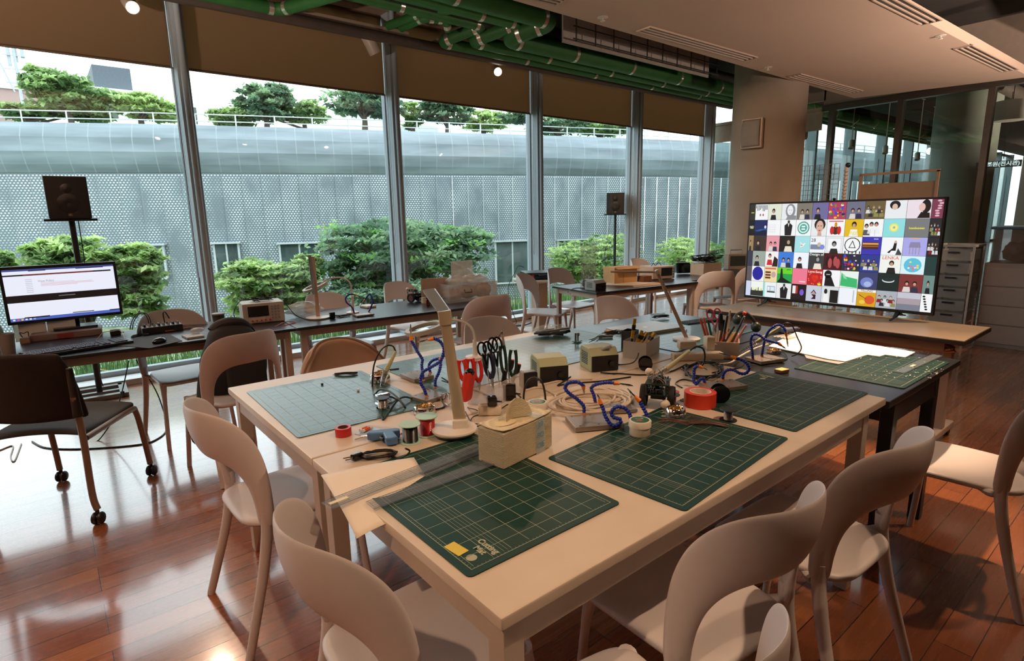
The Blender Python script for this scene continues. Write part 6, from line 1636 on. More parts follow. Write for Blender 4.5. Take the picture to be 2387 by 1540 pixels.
T_ = [
 [('#2a2a20', 'tx'), (W_, 'drip'), ('#dfe4d0', 'head'), ('#e6e9ea', 'face'), ('#7d786c', 'duo'), ('#6f6a9c', 'head'), ('#b33c5a', 'conf'), ('#6d6f86', 'duo'), ('#6b5a3a', 'crowd'), ('#e6eaee', 'hair'), ('#e9dde6', 'hairR'), ('#7a3a50', 'dots')],
 [('#101010', 'tx'), ('#15245a', 'moon'), (W_, 'sketch'), (W_, 'suit'), (W_, 'wreath'), ('#e6e8ea', 'portrait'), (W_, 'crest'), ('#e2b81c', 'yel'), (W_, 'rob'), ('#8fdce0', 'sun'), ('#787a7c', 'word'), ('#22262c', 'crowd')],
 [('#9a8158', 'head'), ('#3a2c28', 'head'), ('#e79ba8', 'duo'), ('#16120e', 'bust'), ('#a6dfe4', 'bird'), ('#eef2f6', 'blue'), ('#e8eaec', 'frame'), (W_, 'circ'), ('#3a34b0', 'sunset'), (W_, 'sit'), ('#a9a8e8', 'chairy'), ('#20242a', 'crowd')],
 [('#33334a', ''), ('#9aa79c', 'head'), ('#f2eeee', 'redman'), ('#3a7ad8', 'duo'), ('#eef2fa', 'girl'), ('#3a3a3c', 'bust'), ('#4a1018', 'curl'), ('#2a2c3a', 'conf'), ('#2a3a90', 'crowd'), ('#eef2ea', 'girl'), ('#d6f0f6', 'blob'), ('#143a3a', '')],
 [('#5a5258', ''), ('#eef0f4', 'disc'), ('#ead9a0', 'boxes'), ('#6ad02a', 'sil'), ('#ee7a92', 'small'), ('#b81c1c', 'heart'), (W_, 'mask'), ('#e8f2ea', 'leaf'), ('#3a3f6a', 'faceb'), ('#122626', 'bowl'), ('#7a3232', 'duo'), ('#6a8a86', 'head')],
 [('#cdd6ee', ''), ('#eef2ea', 'city'), ('#e9f1f4', 'house'), ('#e8e9ea', 'suit'), ('#160c0e', 'redtx'), ('#c6cad8', 'tri'), ('#d9dcde', 'mask2'), ('#eef1f8', 'vert'), ('#d8a21c', 'tomato'), ('#aab0b8', 'crowd2'), ('#9a9aac', 'grad'), (W_, 'tread')],
]
def tile(u0, v0, u1, v1, col, kind):
    scr(u0, v0, u1, v1, col); cu, cv = (u0+u1)/2, (v0+v1)/2; w_, h = u1-u0, v1-v0
    E_ = lambda x, y, rx_, ry_, c_, l=1: ell(u0+x*w_, v0+y*h, rx_*w_, ry_*h, c_, l)
    Q_ = lambda x0, y0_, x1, y1_, c_, l=1: scr(u0+x0*w_, v0+y0_*h, u0+x1*w_, v0+y1_*h, c_, l)
    O_ = lambda pts, c_, l=1: poly([(u0+x*w_, v0+y*h) for x, y in pts], c_, l)
    def person(x, y, s, hair='#15100e', skin='#c79a80', body='#1c1a1e', l=1):
        O_([(max(0.0, x-0.28*s), min(1, y+0.75*s)), (x-0.2*s, y+0.3*s), (x+0.2*s, y+0.3*s), (min(1, x+0.28*s), min(1, y+0.75*s))], body, l); E_(x, y-0.02*s, 0.15*s, 0.19*s, hair, l+1); E_(x, y+0.05*s, 0.10*s, 0.13*s, skin, l+2)
    if kind == 'drip':
        for i in range(9): Q_(0.04+i*0.105, 0.04, 0.09+i*0.105, rnd.uniform(0.2, 0.5), '#2a2a2e')
        E_(0.4, 0.68, 0.06, 0.08, '#b85a5a'); E_(0.62, 0.68, 0.06, 0.08, '#c0505a')
    elif kind in ('head', 'hair', 'hairR', 'girl', 'portrait', 'bust', 'frame', 'redman', 'face', 'faceb'):
        if kind == 'frame': Q_(0.06, 0.06, 0.94, 0.94, '#dfe2e4'); Q_(0.14, 0.14, 0.86, 0.86, '#f4f5f6', 2); person(0.5, 0.45, 0.9, '#1a1a1c', '#8d8d8f', '#222224', 3)
        elif kind == 'face': E_(0.58, 0.45, 0.32, 0.44, '#8a8d92'); E_(0.56, 0.42, 0.2, 0.3, '#e9ebed', 2); O_([(0.3, 1), (0.45, 0.7), (0.98, 0.75), (0.98, 1)], '#8a8d92', 1); Q_(0.46, 0.4, 0.54, 0.42, '#333', 3); Q_(0.6, 0.4, 0.68, 0.42, '#333', 3); Q_(0.54, 0.58, 0.62, 0.6, '#555', 3)
        elif kind == 'portrait': E_(0.55, 0.3, 0.36, 0.36, '#120d0c'); E_(0.55, 0.42, 0.24, 0.36, '#d6ad98', 2); Q_(0.42, 0.36, 0.5, 0.4, '#2a1a16', 3); Q_(0.6, 0.36, 0.68, 0.4, '#2a1a16', 3); E_(0.55, 0.66, 0.07, 0.035, '#9a3a40', 3); O_([(0.42, 0.98), (0.45, 0.7), (0.65, 0.7), (0.7, 0.98)], '#cda28e', 1)
        elif kind == 'hair': E_(0.45, 0.25, 0.25, 0.24, '#181416'); E_(0.45, 0.35, 0.13, 0.17, '#d9b9a4', 2)
        elif kind == 'hairR': E_(0.78, 0.35, 0.2, 0.36, '#141014'); E_(0.62, 0.4, 0.14, 0.22, '#e2bdb4', 2); O_([(0.45, 0.98), (0.6, 0.65), (0.95, 0.7), (0.98, 0.98)], '#161216', 1)
        elif kind == 'faceb': E_(0.45, 0.6, 0.34, 0.3, '#6f84c8'); E_(0.5, 0.7, 0.2, 0.16, '#a9b6e0', 2)
        elif kind == 'redman': person(0.35, 0.3, 0.8, '#1a1416', '#d8a894', '#c8242a'); O_([(0.55, 0.98), (0.7, 0.3), (0.98, 0.5), (0.98, 0.98)], '#2a1416', 2)
        elif kind == 'bust': person(0.6, 0.35, 1.0, '#2a2420', '#b09a7a' if col.startswith('#1') else '#9a9a9c', '#e9e0cc')
        else: person(rnd.uniform(0.35, 0.6), 0.45, 0.8)
    elif kind == 'duo': person(0.35, 0.5, 0.65, body='#d9d2cc'); person(0.68, 0.5, 0.65, body='#2c2c46')
    elif kind in ('crowd', 'crowd2'):
        for i in range(6): person(0.15+0.14*i, 0.35+0.2*(i % 2), 0.45, hair=rnd.choice(['#1a1414', '#4a3a2a', '#777']), skin=rnd.choice(['#c49a7c', '#9a9aa0', '#d9b89a']), body=rnd.choice(['#8a1a24', '#2a2a30', '#8a8a50', '#d8d8da']))
    elif kind == 'conf':
        for i in range(34): E_(rnd.uniform(0.08, 0.92), rnd.uniform(0.08, 0.92), rnd.uniform(0.03, 0.09), rnd.uniform(0.03, 0.09), rnd.choice(['#c82828', '#2a50d0', '#e6c02a', '#3aa84a', '#e8e8ea', '#1a1a50', '#8a2a8a']), 1+i % 3)
    elif kind == 'dots':
        for i in range(7): E_(rnd.uniform(0.2, 0.8), 0.08+i*0.13, 0.2, 0.05, '#e0b0c0')
    elif kind == 'moon': E_(0.85, 0.45, 0.08, 0.1, '#dfe8f6'); O_([(0.0, 0.98), (0.0, 0.7), (0.35, 0.8), (0.7, 0.6), (0.98, 0.75), (0.98, 0.98)], '#0a1230'); O_([(0, 0.72), (0.4, 0.6), (0.98, 0.55), (0.98, 0.62), (0.4, 0.72)], '#2a5aa0', 1)
    elif kind == 'sketch':
        for i in range(7): Q_(0.12+0.08*i, 0.3, 0.125+0.08*i, 0.85, '#9a9aa8')
        for i in range(4): Q_(0.1, 0.3+0.15*i, 0.7, 0.305+0.15*i, '#9a9aa8')
    elif kind == 'suit': O_([(0.3, 0.98), (0.25, 0.35), (0.45, 0.2), (0.6, 0.2), (0.78, 0.35), (0.72, 0.98)], '#141418'); E_(0.52, 0.12, 0.08, 0.1, '#3a3230', 2); O_([(0.47, 0.22), (0.57, 0.22), (0.52, 0.45)], '#f0f0f0', 2)
    elif kind == 'wreath': E_(0.5, 0.5, 0.4, 0.4, '#3a9a8a'); E_(0.5, 0.5, 0.33, 0.33, '#d8eee8', 2); E_(0.5, 0.5, 0.24, 0.24, '#4aa698', 3); Q_(0.38, 0.38, 0.62, 0.46, '#fff', 4); Q_(0.38, 0.54, 0.62, 0.62, '#fff', 4)
    elif kind == 'crest': E_(0.5, 0.65, 0.22, 0.25, '#3a2a1a'); E_(0.3, 0.65, 0.12, 0.25, '#c8242a', 2); E_(0.7, 0.65, 0.12, 0.25, '#c8242a', 2); E_(0.5, 0.32, 0.08, 0.16, '#d88a2a', 2); Q_(0.1, 0.08, 0.9, 0.14, '#c84a4a', 2)
    elif kind == 'yel': person(0.5, 0.32, 0.9, body='#f4f2ee')
    elif kind == 'rob':
        for x in (0.15, 0.4, 0.65): person(x, 0.3+0.1*(x < 0.2), 0.7, body='#eceef0' if x > 0.2 else '#5a5a60'); Q_(x-0.05, 0.6, x-0.04, 0.95, '#333', 4)
    elif kind == 'sun': E_(0.5, 0.48, 0.22, 0.24, '#dfe66a'); E_(0.5, 0.48, 0.16, 0.17, '#eff0a0', 2); Q_(0.46, 0.4, 0.48, 0.54, '#333', 3); Q_(0.53, 0.4, 0.55, 0.54, '#333', 3)
    elif kind == 'bird': O_([(0.3, 0.3), (0.5, 0.5), (0.75, 0.4), (0.55, 0.65), (0.35, 0.7), (0.45, 0.55)], '#f4f4ee'); O_([(0.4, 0.6), (0.5, 0.5), (0.55, 0.62)], '#e0a030', 2)
    elif kind == 'blue': Q_(0.04, 0.5, 0.9, 0.8, '#7a86a0'); Q_(0.68, 0.56, 0.96, 0.74, '#7a8ae8', 2); E_(0.6, 0.5, 0.12, 0.14, '#c8b8a8', 2)
    elif kind == 'circ':
        E_(0.5, 0.48, 0.44, 0.44, '#141414'); E_(0.5, 0.48, 0.39, 0.39, '#f4f5f6', 2); O_([(0.3, 0.66), (0.5, 0.2), (0.7, 0.66)], '#141414', 3); O_([(0.36, 0.62), (0.5, 0.3), (0.64, 0.62)], '#f4f5f6', 4)
        for i in range(5): Q_(0.1+0.2*i, 0.84, 0.16+0.2*i, 0.99, '#1a1a1a', 2)
    elif kind == 'sunset': Q_(0.04, 0.3, 0.86, 0.7, '#4a2a2a'); Q_(0.04, 0.34, 0.86, 0.44, '#e8a040', 2); Q_(0.04, 0.5, 0.86, 0.56, '#a86028', 2)
    elif kind == 'sit': O_([(0.3, 0.85), (0.55, 0.6), (0.6, 0.3), (0.72, 0.3), (0.7, 0.75), (0.5, 0.75), (0.4, 0.9)], '#141418'); E_(0.66, 0.26, 0.06, 0.08, '#c8a890', 2); O_([(0.7, 0.98), (0.8, 0.6), (0.98, 0.9), (0.98, 0.98)], '#3a4448')
    elif kind == 'chairy':
        O_([(0.3, 0.25), (0.7, 0.25), (0.75, 0.55), (0.25, 0.55)], '#8a86a8'); 
        for x in (0.3, 0.44, 0.56, 0.7): Q_(x-0.015, 0.5, x+0.015, 0.92, '#a08a90', 2)
        Q_(0.3, 0.02, 0.7, 0.07, '#e0b040', 2)
    elif kind == 'curl':
        for i in range(5): E_(0.2+0.15*i, 0.5+0.1*math.sin(i*2), 0.12, 0.3, rnd.choice(['#8a2a34', '#b04a50', '#2a080c']), 1+i % 2)
    elif kind == 'blob': E_(0.5, 0.5, 0.38, 0.4, '#5ac0da'); [E_(rnd.uniform(0.25, 0.75), rnd.uniform(0.25, 0.75), 0.05, 0.05, rnd.choice(['#e8f6fa', '#d87aa0', '#f0e060']), 2) for i in range(10)]
    elif kind == 'disc': E_(0.48, 0.48, 0.43, 0.46, '#1e1a98')
    elif kind == 'boxes':
        for i in range(3): Q_(0.08, 0.3+0.18*i, 0.5, 0.42+0.18*i, '#6a2a20')
        E_(0.72, 0.5, 0.18, 0.2, '#c8a0a0', 1); Q_(0.05, 0.06, 0.9, 0.16, '#d86a5a', 1)
    elif kind == 'sil': Q_(0, 0.4, 1, 1, '#18a04a'); E_(0.28, 0.15, 0.06, 0.1, '#0a0a0a', 2); O_([(0.0, 0.98), (0.2, 0.7), (0.22, 0.2), (0.34, 0.2), (0.4, 0.65), (0.98, 0.95), (0.98, 0.98)], '#0a0a0a', 2); Q_(0.62, 0.1, 0.9, 0.14, '#1a5a1a', 2)
    elif kind == 'small': Q_(0.5, 0.8, 0.9, 0.86, '#f8dfe4')
    elif kind == 'heart': E_(0.42, 0.52, 0.14, 0.16, '#d83020', 2); E_(0.6, 0.52, 0.14, 0.16, '#d83020', 2); O_([(0.29, 0.58), (0.73, 0.58), (0.51, 0.82)], '#d83020', 2); [E_(0.5+0.42*math.cos(i), 0.55+0.38*math.sin(i), 0.04, 0.04, '#e87a5a', 1) for i in range(12)]; E_(0.82, 0.92, 0.12, 0.07, '#dfe02a', 2)
    elif kind == 'mask': E_(0.3, 0.25, 0.22, 0.24, '#101014'); O_([(0.12, 0.98), (0.15, 0.4), (0.5, 0.4), (0.75, 0.98)], '#101014', 1); Q_(0.2, 0.25, 0.42, 0.29, '#d8d8da', 3)
    elif kind == 'leaf': O_([(0.05, 0.1), (0.15, 0.3), (0.95, 0.45), (0.98, 0.98), (0.02, 0.9)], '#3ab870'); O_([(0.05, 0.1), (0.25, 0.25), (0.4, 0.5), (0.2, 0.45)], '#8ad8a8', 2)
    elif kind == 'bowl': E_(0.5, 0.4, 0.3, 0.14, '#cfd8d8'); E_(0.5, 0.35, 0.28, 0.12, '#1c2a2c', 2)
    elif kind == 'city':
        for i in range(12): Q_(0.02+i*0.08, 0.4+0.2*rnd.random(), 0.08+i*0.08, 0.7, rnd.choice(['#c8d84a', '#e0e8a0', '#3a3a3c']))
        Q_(0, 0.62, 1, 0.98, '#2a2a2a', 2)
    elif kind == 'house': Q_(0, 0, 0.12, 1, '#8fdcd4', 1); Q_(0.3, 0.25, 0.9, 0.62, '#9ab0bc', 1); Q_(0.34, 0.3, 0.5, 0.55, '#e8f2f6', 2); Q_(0.56, 0.3, 0.86, 0.55, '#dfeaf0', 2); Q_(0.3, 0.6, 0.92, 0.68, '#2a2a2a', 2)
    elif kind == 'redtx': Q_(0.08, 0.1, 0.3, 0.6, '#e8e8e8', 1); Q_(0.33, 0.1, 0.44, 0.6, '#c82028', 1); E_(0.72, 0.5, 0.14, 0.2, '#7a5ad8', 1)
    elif kind == 'tri': O_([(0.3, 0.5), (0.5, 0.25), (0.7, 0.5)], '#1a1a2a'); O_([(0.38, 0.48), (0.5, 0.34), (0.62, 0.48)], '#d8a0a0', 2); O_([(0.35, 0.55), (0.65, 0.55), (0.35, 0.85), (0.65, 0.85)], '#3a1a2a', 2)
    elif kind == 'mask2': E_(0.25, 0.3, 0.1, 0.16, '#1c1c20'); O_([(0.1, 0.98), (0.15, 0.45), (0.4, 0.45), (0.45, 0.98)], '#f0f0f0', 2); Q_(0.5, 0.2, 0.98, 0.98, '#101012', 1)
    elif kind == 'vert': Q_(0.78, 0.1, 0.86, 0.85, '#c2c8d2', 1)
    elif kind == 'tomato': E_(0.68, 0.6, 0.26, 0.26, '#d8542a', 1); O_([(0.1, 0.3), (0.5, 0.55), (0.55, 0.6), (0.12, 0.36)], '#1a1a1a', 2); E_(0.3, 0.75, 0.16, 0.12, '#e6c84a', 1); Q_(0.02, 0.02, 0.98, 0.16, '#eef0f0', 1)
    elif kind == 'grad': Q_(0, 0, 1, 0.33, '#c2c4d0', 1); Q_(0, 0.33, 1, 0.66, '#a89aa2', 1); Q_(0, 0.66, 1, 1, '#7a7e8c', 1)
    elif kind == 'tread':
        for i in range(6): E_(0.25+0.12*i*0.5, 0.15+0.14*i, 0.13, 0.05, '#141414', 1)
    elif kind in ('tx', 'word'): Q_(0.2, 0.5, 0.8, 0.56, '#c8c04a', 1)
for j in range(6):
    for i in range(12):
        c_, k_ = T_[j][i]; tile(xsn[i]+0.0007, ysn[j]+0.001, xsn[i+1]-0.0007, ysn[j+1]-0.001, c_, k_)
pic = b.build('screen_picture', vcol_mat('screen_image', emit=1.0), t, smooth=False)
M_scrt = mat('screen_text_dark', '#1a1a1e', 0.5, var=0, emit=0.4); M_scrw = mat('screen_text_white', '#f4f4f6', 0.5, var=0, emit=1.0); M_scry = mat('screen_text_yellow', '#c8c84a', 0.5, var=0, emit=1.0); M_scrr = mat('screen_text_red', '#c83a3a', 0.5, var=0, emit=1.0)
def stext(s_, i, j, fx, fy, size, m):
    u = xsn[i]+(xsn[i+1]-xsn[i])*fx; v = ysn[j]+(ysn[j+1]-ysn[j])*fy
    textobj(s_, size, m, t, (-0.0035, sw/2-u*sw, szc+sh/2-v*sh), (PI/2, 0, -PI/2), ext=0.0001)
stext('bonhomie', 10, 1, 0.5, 0.5, 0.022, M_scry); stext('egg', 7, 1, 0.5, 0.75, 0.04, M_scry); stext('LENKA', 9, 3, 0.5, 0.15, 0.032, M_scrr); stext('Design of', 5, 3, 0.5, 0.10, 0.026, M_scrw)
stext('Love Song', 5, 4, 0.5, 0.16, 0.024, M_scrw); stext('ND', 0, 1, 0.5, 0.45, 0.022, M_scrw); stext('DUO', 8, 2, 0.72, 0.12, 0.012, M_scrw); stext('28', 5, 2, 0.22, 0.25, 0.035, M_scrt); stext('TELLING', 8, 5, 0.5, 0.09, 0.020, M_scrt); stext('U', 9, 1, 0.5, 0.47, 0.012, M_scrt)
for (fx, bx_) in ((TVW/2-0.19, 1), (-TVW/2+0.20, -1)):
    b = MB(); zt_ = z0-TD+0.01
    for s in (-1, 1): b.tube(smoothpath([(0.015, fx, zt_), (0.015+s*0.05, fx, zt_-0.03), (0.015+s*0.14, fx, 0.008)], 5), [0.02]+[0.016]*5+[0.008]*5, 8, flat=0.6)
    b.build('foot', M_black, t)
b = MB(); b.ball((0.01, 0.02, z1-TD+0.008), 0.010, 10, sx=2); b.build('sensor', M_black, t)
b = MB(); b.tube(smoothpath([(0.05, 0.25, 0.12), (0.10, 0.22, 0.03), (0.08, 0.1, 0.004), (0.15, -0.05, 0.004)], 6), 0.003, 6); tag(b.build('cable', M_wcable, loc=(XT, (y0+y1)/2, TD)), 'pale cable lying under the television', 'cable')
# ================================================================== LEFT DESK
def dp(px, py, h=0): return P(px, py, TD+h)
dz3 = Vector((0, 0, 0.0003))
# wooden riser under the monitor
q = [dp(78, 800), dp(232, 778)]; c0 = (q[0]+q[1])/2+DN*0.12
t = thing('monitor_riser', 'wooden box with a red patch under the monitor', 'riser', c0+dz3, rz)
b = MB(); b.box((0, 0, 0.02), ((q[1]-q[0]).length+0.02, 0.22, 0.04), bev=0.003); b.build('box_body', mat('brown_riser', '#54463e', 0.6), t)
b = MB(); b.box((-0.01, -0.1115, 0.02), (0.085, 0.002, 0.032)); b.build('red_patch', mat('dark_red', '#5a1812', 0.6), t, smooth=False)
# monitor
ym = c0.y+0.03
m0, m1, m2_, m3_ = PY(0, 622, ym-0.02), PY(271, 610, ym), PY(286, 735, ym), PY(10, 757, ym-0.02)
mw = 0.5*((m1-m0).length+(m2_-m3_).length)*1.0; mh = 0.5*((m1.z-m2_.z)+(m0.z-m3_.z)); mc0 = (m0+m1+m2_+m3_)/4; mrz = math.atan2((m1-m0).y, (m1-m0).x)
mw += 0.0
t = thing('monitor', 'computer monitor showing a white web page on the left desk', 'monitor', (mc0.x, mc0.y, TD+0.0406), mrz)
mz = mc0.z-TD-0.04
b = MB(); b.box((0, 0.018, mz), (mw, 0.036, mh), bev=0.004); b.build('casing', M_black, t)
b = MB(); b.box((0.03, 0.05, mz*0.5), (0.06, 0.02, mz), bev=0.004); b.build('stand', M_blackg, t)
b = MB(); b.box((0.03, 0.03, 0.009), (0.24, 0.17, 0.016), bev=0.004); b.build('foot', mat('dark_foot', '#1a1c20', 0.25), t)
b = MB(); b.c = []; sw2, sh2 = mw-0.035, mh-0.04
def ms(u0, v0, u1, v1, col, l=0):
    y = -0.0012-0.0003*l; b.quad((-sw2/2+u0*sw2, y, mz+sh2/2-v0*sh2), (-sw2/2+u1*sw2, y, mz+sh2/2-v0*sh2), (-sw2/2+u1*sw2, y, mz+sh2/2-v1*sh2), (-sw2/2+u0*sw2, y, mz+sh2/2-v1*sh2)); b.c.append(lin(col))
ms(0, 0, 1, 1, '#e9ecfa'); ms(0, 0, 1, 0.035, '#3a4a8c', 1); ms(0.22, 0.03, 0.37, 0.045, '#101014', 2); ms(0.64, 0.03, 0.9, 0.045, '#101014', 2); ms(0, 0.10, 0.97, 0.128, '#0c0a0c', 1); ms(0.17, 0.108, 0.8, 0.118, '#a03030', 2)
ms(0.0, 0.50, 1, 0.64, '#0a0a0c', 1); ms(0.45, 0.55, 0.6, 0.565, '#777777', 2); ms(0, 0.94, 1, 1, '#4a62b8', 1); ms(0.55, 0.915, 0.75, 0.93, '#0a0a0e', 1); ms(0.12, 0.93, 0.34, 0.955, '#101014', 2); ms(0.9, 0.93, 1, 0.95, '#181820', 2)
for k in range(8): ms(0.18, 0.20+0.035*k, 0.24, 0.208+0.035*k, '#a9acb8', 1)
for k in range(4): ms(0.31, 0.27+0.022*k, 0.31+0.5*(0.6+0.4*math.sin(k)), 0.277+0.022*k, '#d8a0a0' if k else '#c6c9d6', 1)
for k in range(6): ms(0.02+0.035*k, 0.955, 0.04+0.035*k, 0.985, ['#e8e8f4', '#d85a4a', '#e8c050', '#d8e0f8', '#e8e8e8', '#90a8e0'][k], 2)
b.build('screen_picture', vcol_mat('screen_image', emit=1.0), t, smooth=False)
textobj('View Policy', 0.018, mat('page_text_grey', '#9a9cab', 0.5, var=0, emit=0.6), t, (-sw2/2+0.36*sw2, -0.003, mz+sh2/2-0.245*sh2), (PI/2, 0, 0), ext=0.0001)
# keyboard
k0, k1, k2 = dp(50, 842), dp(313, 800), dp(40, 815)
kl = (k1-k0).length; kr = math.atan2((k1-k0).y, (k1-k0).x); kc = (k0+k1)/2+Vector((-math.sin(kr), math.cos(kr), 0))*0.085
t = thing('keyboard', 'black full-size keyboard in front of the monitor', 'keyboard', kc+dz3, kr)
b = MB(); b.box((0, 0, 0.010), (kl, 0.165, 0.018), bev=0.005); b.build('keyboard_body', M_black, t)
b = MB(); kw = kl*0.94/22.5
for r_ in range(6):
    for i in range(22):
        if r_ == 0 and i in (1,): continue
        if i == 15 or i == 18: continue
        if r_ == 5 and 4 <= i <= 9: continue
        b.box((-kl*0.47+kw*(i+0.6+0.25*(r_ % 3 if i < 15 else 0)), 0.062-r_*0.0245, 0.0215), (kw*0.82, 0.019, 0.007))
    if r_ == 5: b.box((-kl*0.47+kw*7, 0.062-r_*0.0245, 0.0215), (kw*5.5, 0.019, 0.007))
b.build('keys', mat('charcoal_keys', '#26272a', 0.35), t, smooth=False)
b = MB(); b.box((kl/2-0.004, 0, 0.0165), (0.010, 0.14, 0.004)); b.build('silver_edge', M_silver, t)
# mouse pad and mouse
slabp = [dp(258, 805), dp(315, 788), dp(392, 778), dp(425, 795), dp(350, 812)]
b = MB(); o_ = sum(slabp, Vector())/5; b.prism([(a.x-o_.x, a.y-o_.y) for a in (slabp[::-1] if False else slabp[::-1])], 0.0002, 0.003); loose('mouse_pad', b, mat('dark_pad', '#232628', 0.8), 'dark mouse pad right of the keyboard', 'mouse pad', o_, smooth=False)
p = dp(372, 799, 0.003); t = thing('mouse', 'black computer mouse on the dark pad', 'mouse', p+dz3, R(35)); b = MB(); b.ball((0, 0, 0.012), 0.03, 20, sx=1.55, sz=0.75)
for i in range(len(b.v)): b.v[i] = (b.v[i][0], b.v[i][1], max(0.0, b.v[i][2]))
b.build('mouse_shell', M_blackg, t); b = MB(); b.cyl((0.02, -0.003, 0.032), (0.02, 0.003, 0.032), 0.005); b.build('wheel', M_grey, t)
# audio mixer
p = dp(378, 772); t = thing('audio_mixer', 'small black audio mixer with knobs and plugged leads', 'mixer', p+dz3, rz+R(4)); b = MB()
b.box((0, 0, 0.022), (0.24, 0.11, 0.042), bev=0.003); b.build('mixer_body', M_black, t); b = MB(); b.box((0, 0, 0.0438), (0.23, 0.10, 0.001)); b.build('mixer_panel', mat('light_grey_panel', '#8f9192', 0.5, var=0.3, scale=60), t, smooth=False)
for i in range(8):
    for j in range(2): b = MB(); b.cyl((-0.10+i*0.028, -0.03+j*0.045, 0.044), (-0.10+i*0.028, -0.03+j*0.045, 0.062), 0.0075, 0.006, n=10); b.build('knob', M_grey if (i+j) % 3 else M_black, t)
for px, bx in ((347, 728), (352, 735)):
    vcable('black audio lead arching from the mixer, %s one' % ('left' if px == 347 else 'right'), [(px, 762), (px-2, 745), (px-12, 730), (px-28, 732), (px-40, 750), (px-44, 768)], p, 0.003, group='audio leads')
vcable('jack plug standing in the mixer with a thin cord', [(384, 752), (380, 730), (385, 727), (395, 742)], p, 0.004)
b = MB(); b.tube([Vector((0, 0, 0)), Vector((0.16, 0.02, 0.004))], 0.006, 8); loose('pen', b, mat('orange_brown_pen', '#8a4a28', 0.4), 'thicker orange-brown pen in front of the mixer', 'pen', dp(385, 772, 0.006), rz)
b = MB(); b.tube([Vector((0.0, 0.018, 0)), Vector((0.17, 0.03, 0.003))], 0.004, 8); loose('pen', b, mat('orange_brown_pen', '#8a4a28', 0.4), 'thinner orange-brown pen just behind the thick one by the mixer', 'pen', dp(385, 772, 0.006), rz)
# notepad
b = MB(); b.box((0, 0, 0.006), (0.10, 0.13, 0.011)); loose('notepad', b, mat('grey_white_pad', '#b9b5b0', 0.7), 'small pale notepad with a crumpled wrapper left of the backpack', 'notepad', dp(450, 785)+dz3, rz+R(8), smooth=False)
b = crumple(0.045, 0.03, 0.018, 9, 16, 10); loose('plastic_wrapper', b, M_film2, 'crumpled clear wrapper on the notepad', 'wrapper', dp(460, 776, 0.0125), 0.2, angle=180)
brick('small black box behind the keyboard', 270, 780, (0.06, 0.05, 0.035), rz, z=TD, m=M_black, name='black_box', cat='box')
p = dp(512, 762); t = thing('paper_cup', 'dark paper coffee cup on the left desk beside the mullion', 'cup', p+dz3); b = MB(); b.lathe([(0.030, 0), (0.041, 0.095), (0.038, 0.095), (0.028, 0.004)], 28); b.build('cup_body', mat('dark_brown_cup', '#2e2520', 0.6), t)
b = MB(); b.lathe([(0, 0.10), (0.036, 0.101), (0.043, 0.098), (0.043, 0.090), (0.040, 0.090)], 28); b.build('rim', mat('grey_rim', '#8b857f', 0.5), t)
p = dp(22, 830); t = thing('paper_cup', 'tall grey paper cup at the left edge of the desk', 'cup', p+dz3); b = MB(); b.lathe([(0.03, 0), (0.040, 0.13), (0.037, 0.13), (0.028, 0.004)], 28); b.build('cup_body', mat('warm_grey_cup', '#6f6760', 0.6), t)
b = MB(); b.lathe([(0, 0), (0.035, 0), (0.036, 0.11), (0.028, 0.15), (0.014, 0.17), (0.014, 0.19), (0, 0.19)], 24); loose('green_bottle', b, mat('green_bottle_label', '#4f6b42', 0.4, var=0.4, scale=20), 'green labelled bottle cut by the left edge', 'bottle', dp(-2, 815)+dz3)
p = dp(60, 800); t = thing('desk_charger', 'small brown charger cube with black wires by the tall cup', 'charger', p+dz3, rz); b = MB(); b.box((0, 0, 0.02), (0.05, 0.045, 0.04), bev=0.004); b.build('cube', mat('brown_cube', '#6a5346', 0.5), t)
b = MB(); b.tube(smoothpath([(-0.01, 0, 0.04), (-0.02, 0, 0.07), (0.0, 0, 0.065), (0.02, 0, 0.072), (0.02, 0, 0.04)], 5), 0.003, 6); b.build('wire', M_cable, t)
b = MB(); b.box((0, 0, 0.10), (0.14, 0.02, 0.2)); b.box((0.15, 0.01, 0.09), (0.15, 0.02, 0.18)); loose('white_box', b, mat('white_carton', '#d6dad8', 0.6), 'white carton standing behind the monitor', 'carton', dp(80, 790)+DN*0.02+dz3, rz, smooth=False)
b = MB(); b.box((0, 0, 0.008), (0.05, 0.07, 0.003), rx=0.35); b.box((0, 0.02, 0.004), (0.05, 0.03, 0.008)); loose('glass_card', b, mat('smoke_card', '#4b5058', 0.3), 'small tilted grey card at the left end of the keyboard', 'card', dp(24, 838)+dz3, 0.3)
b = MB(); c0 = dp(318, 785)
for k in range(5): b.tube(smoothpath([Vector(((0.03+0.004*k)*math.cos(i*0.9)+0.006*k, 0.022*math.sin(i*0.9), 0.004+0.002*k)) for i in range(8)], 3), 0.0022, 5)
loose('cable_coil', b, M_cable, 'small tangle of black lead right of the keyboard', 'cable', c0)
cable('white lead looping over the small black box', [(225, 795, 0), (240, 775, 0.05), (262, 772, 0.045), (280, 770, 0.05), (290, 790, 0.02), (270, 800, 0.0)], 0.0025, z=TD, m=M_wcable)

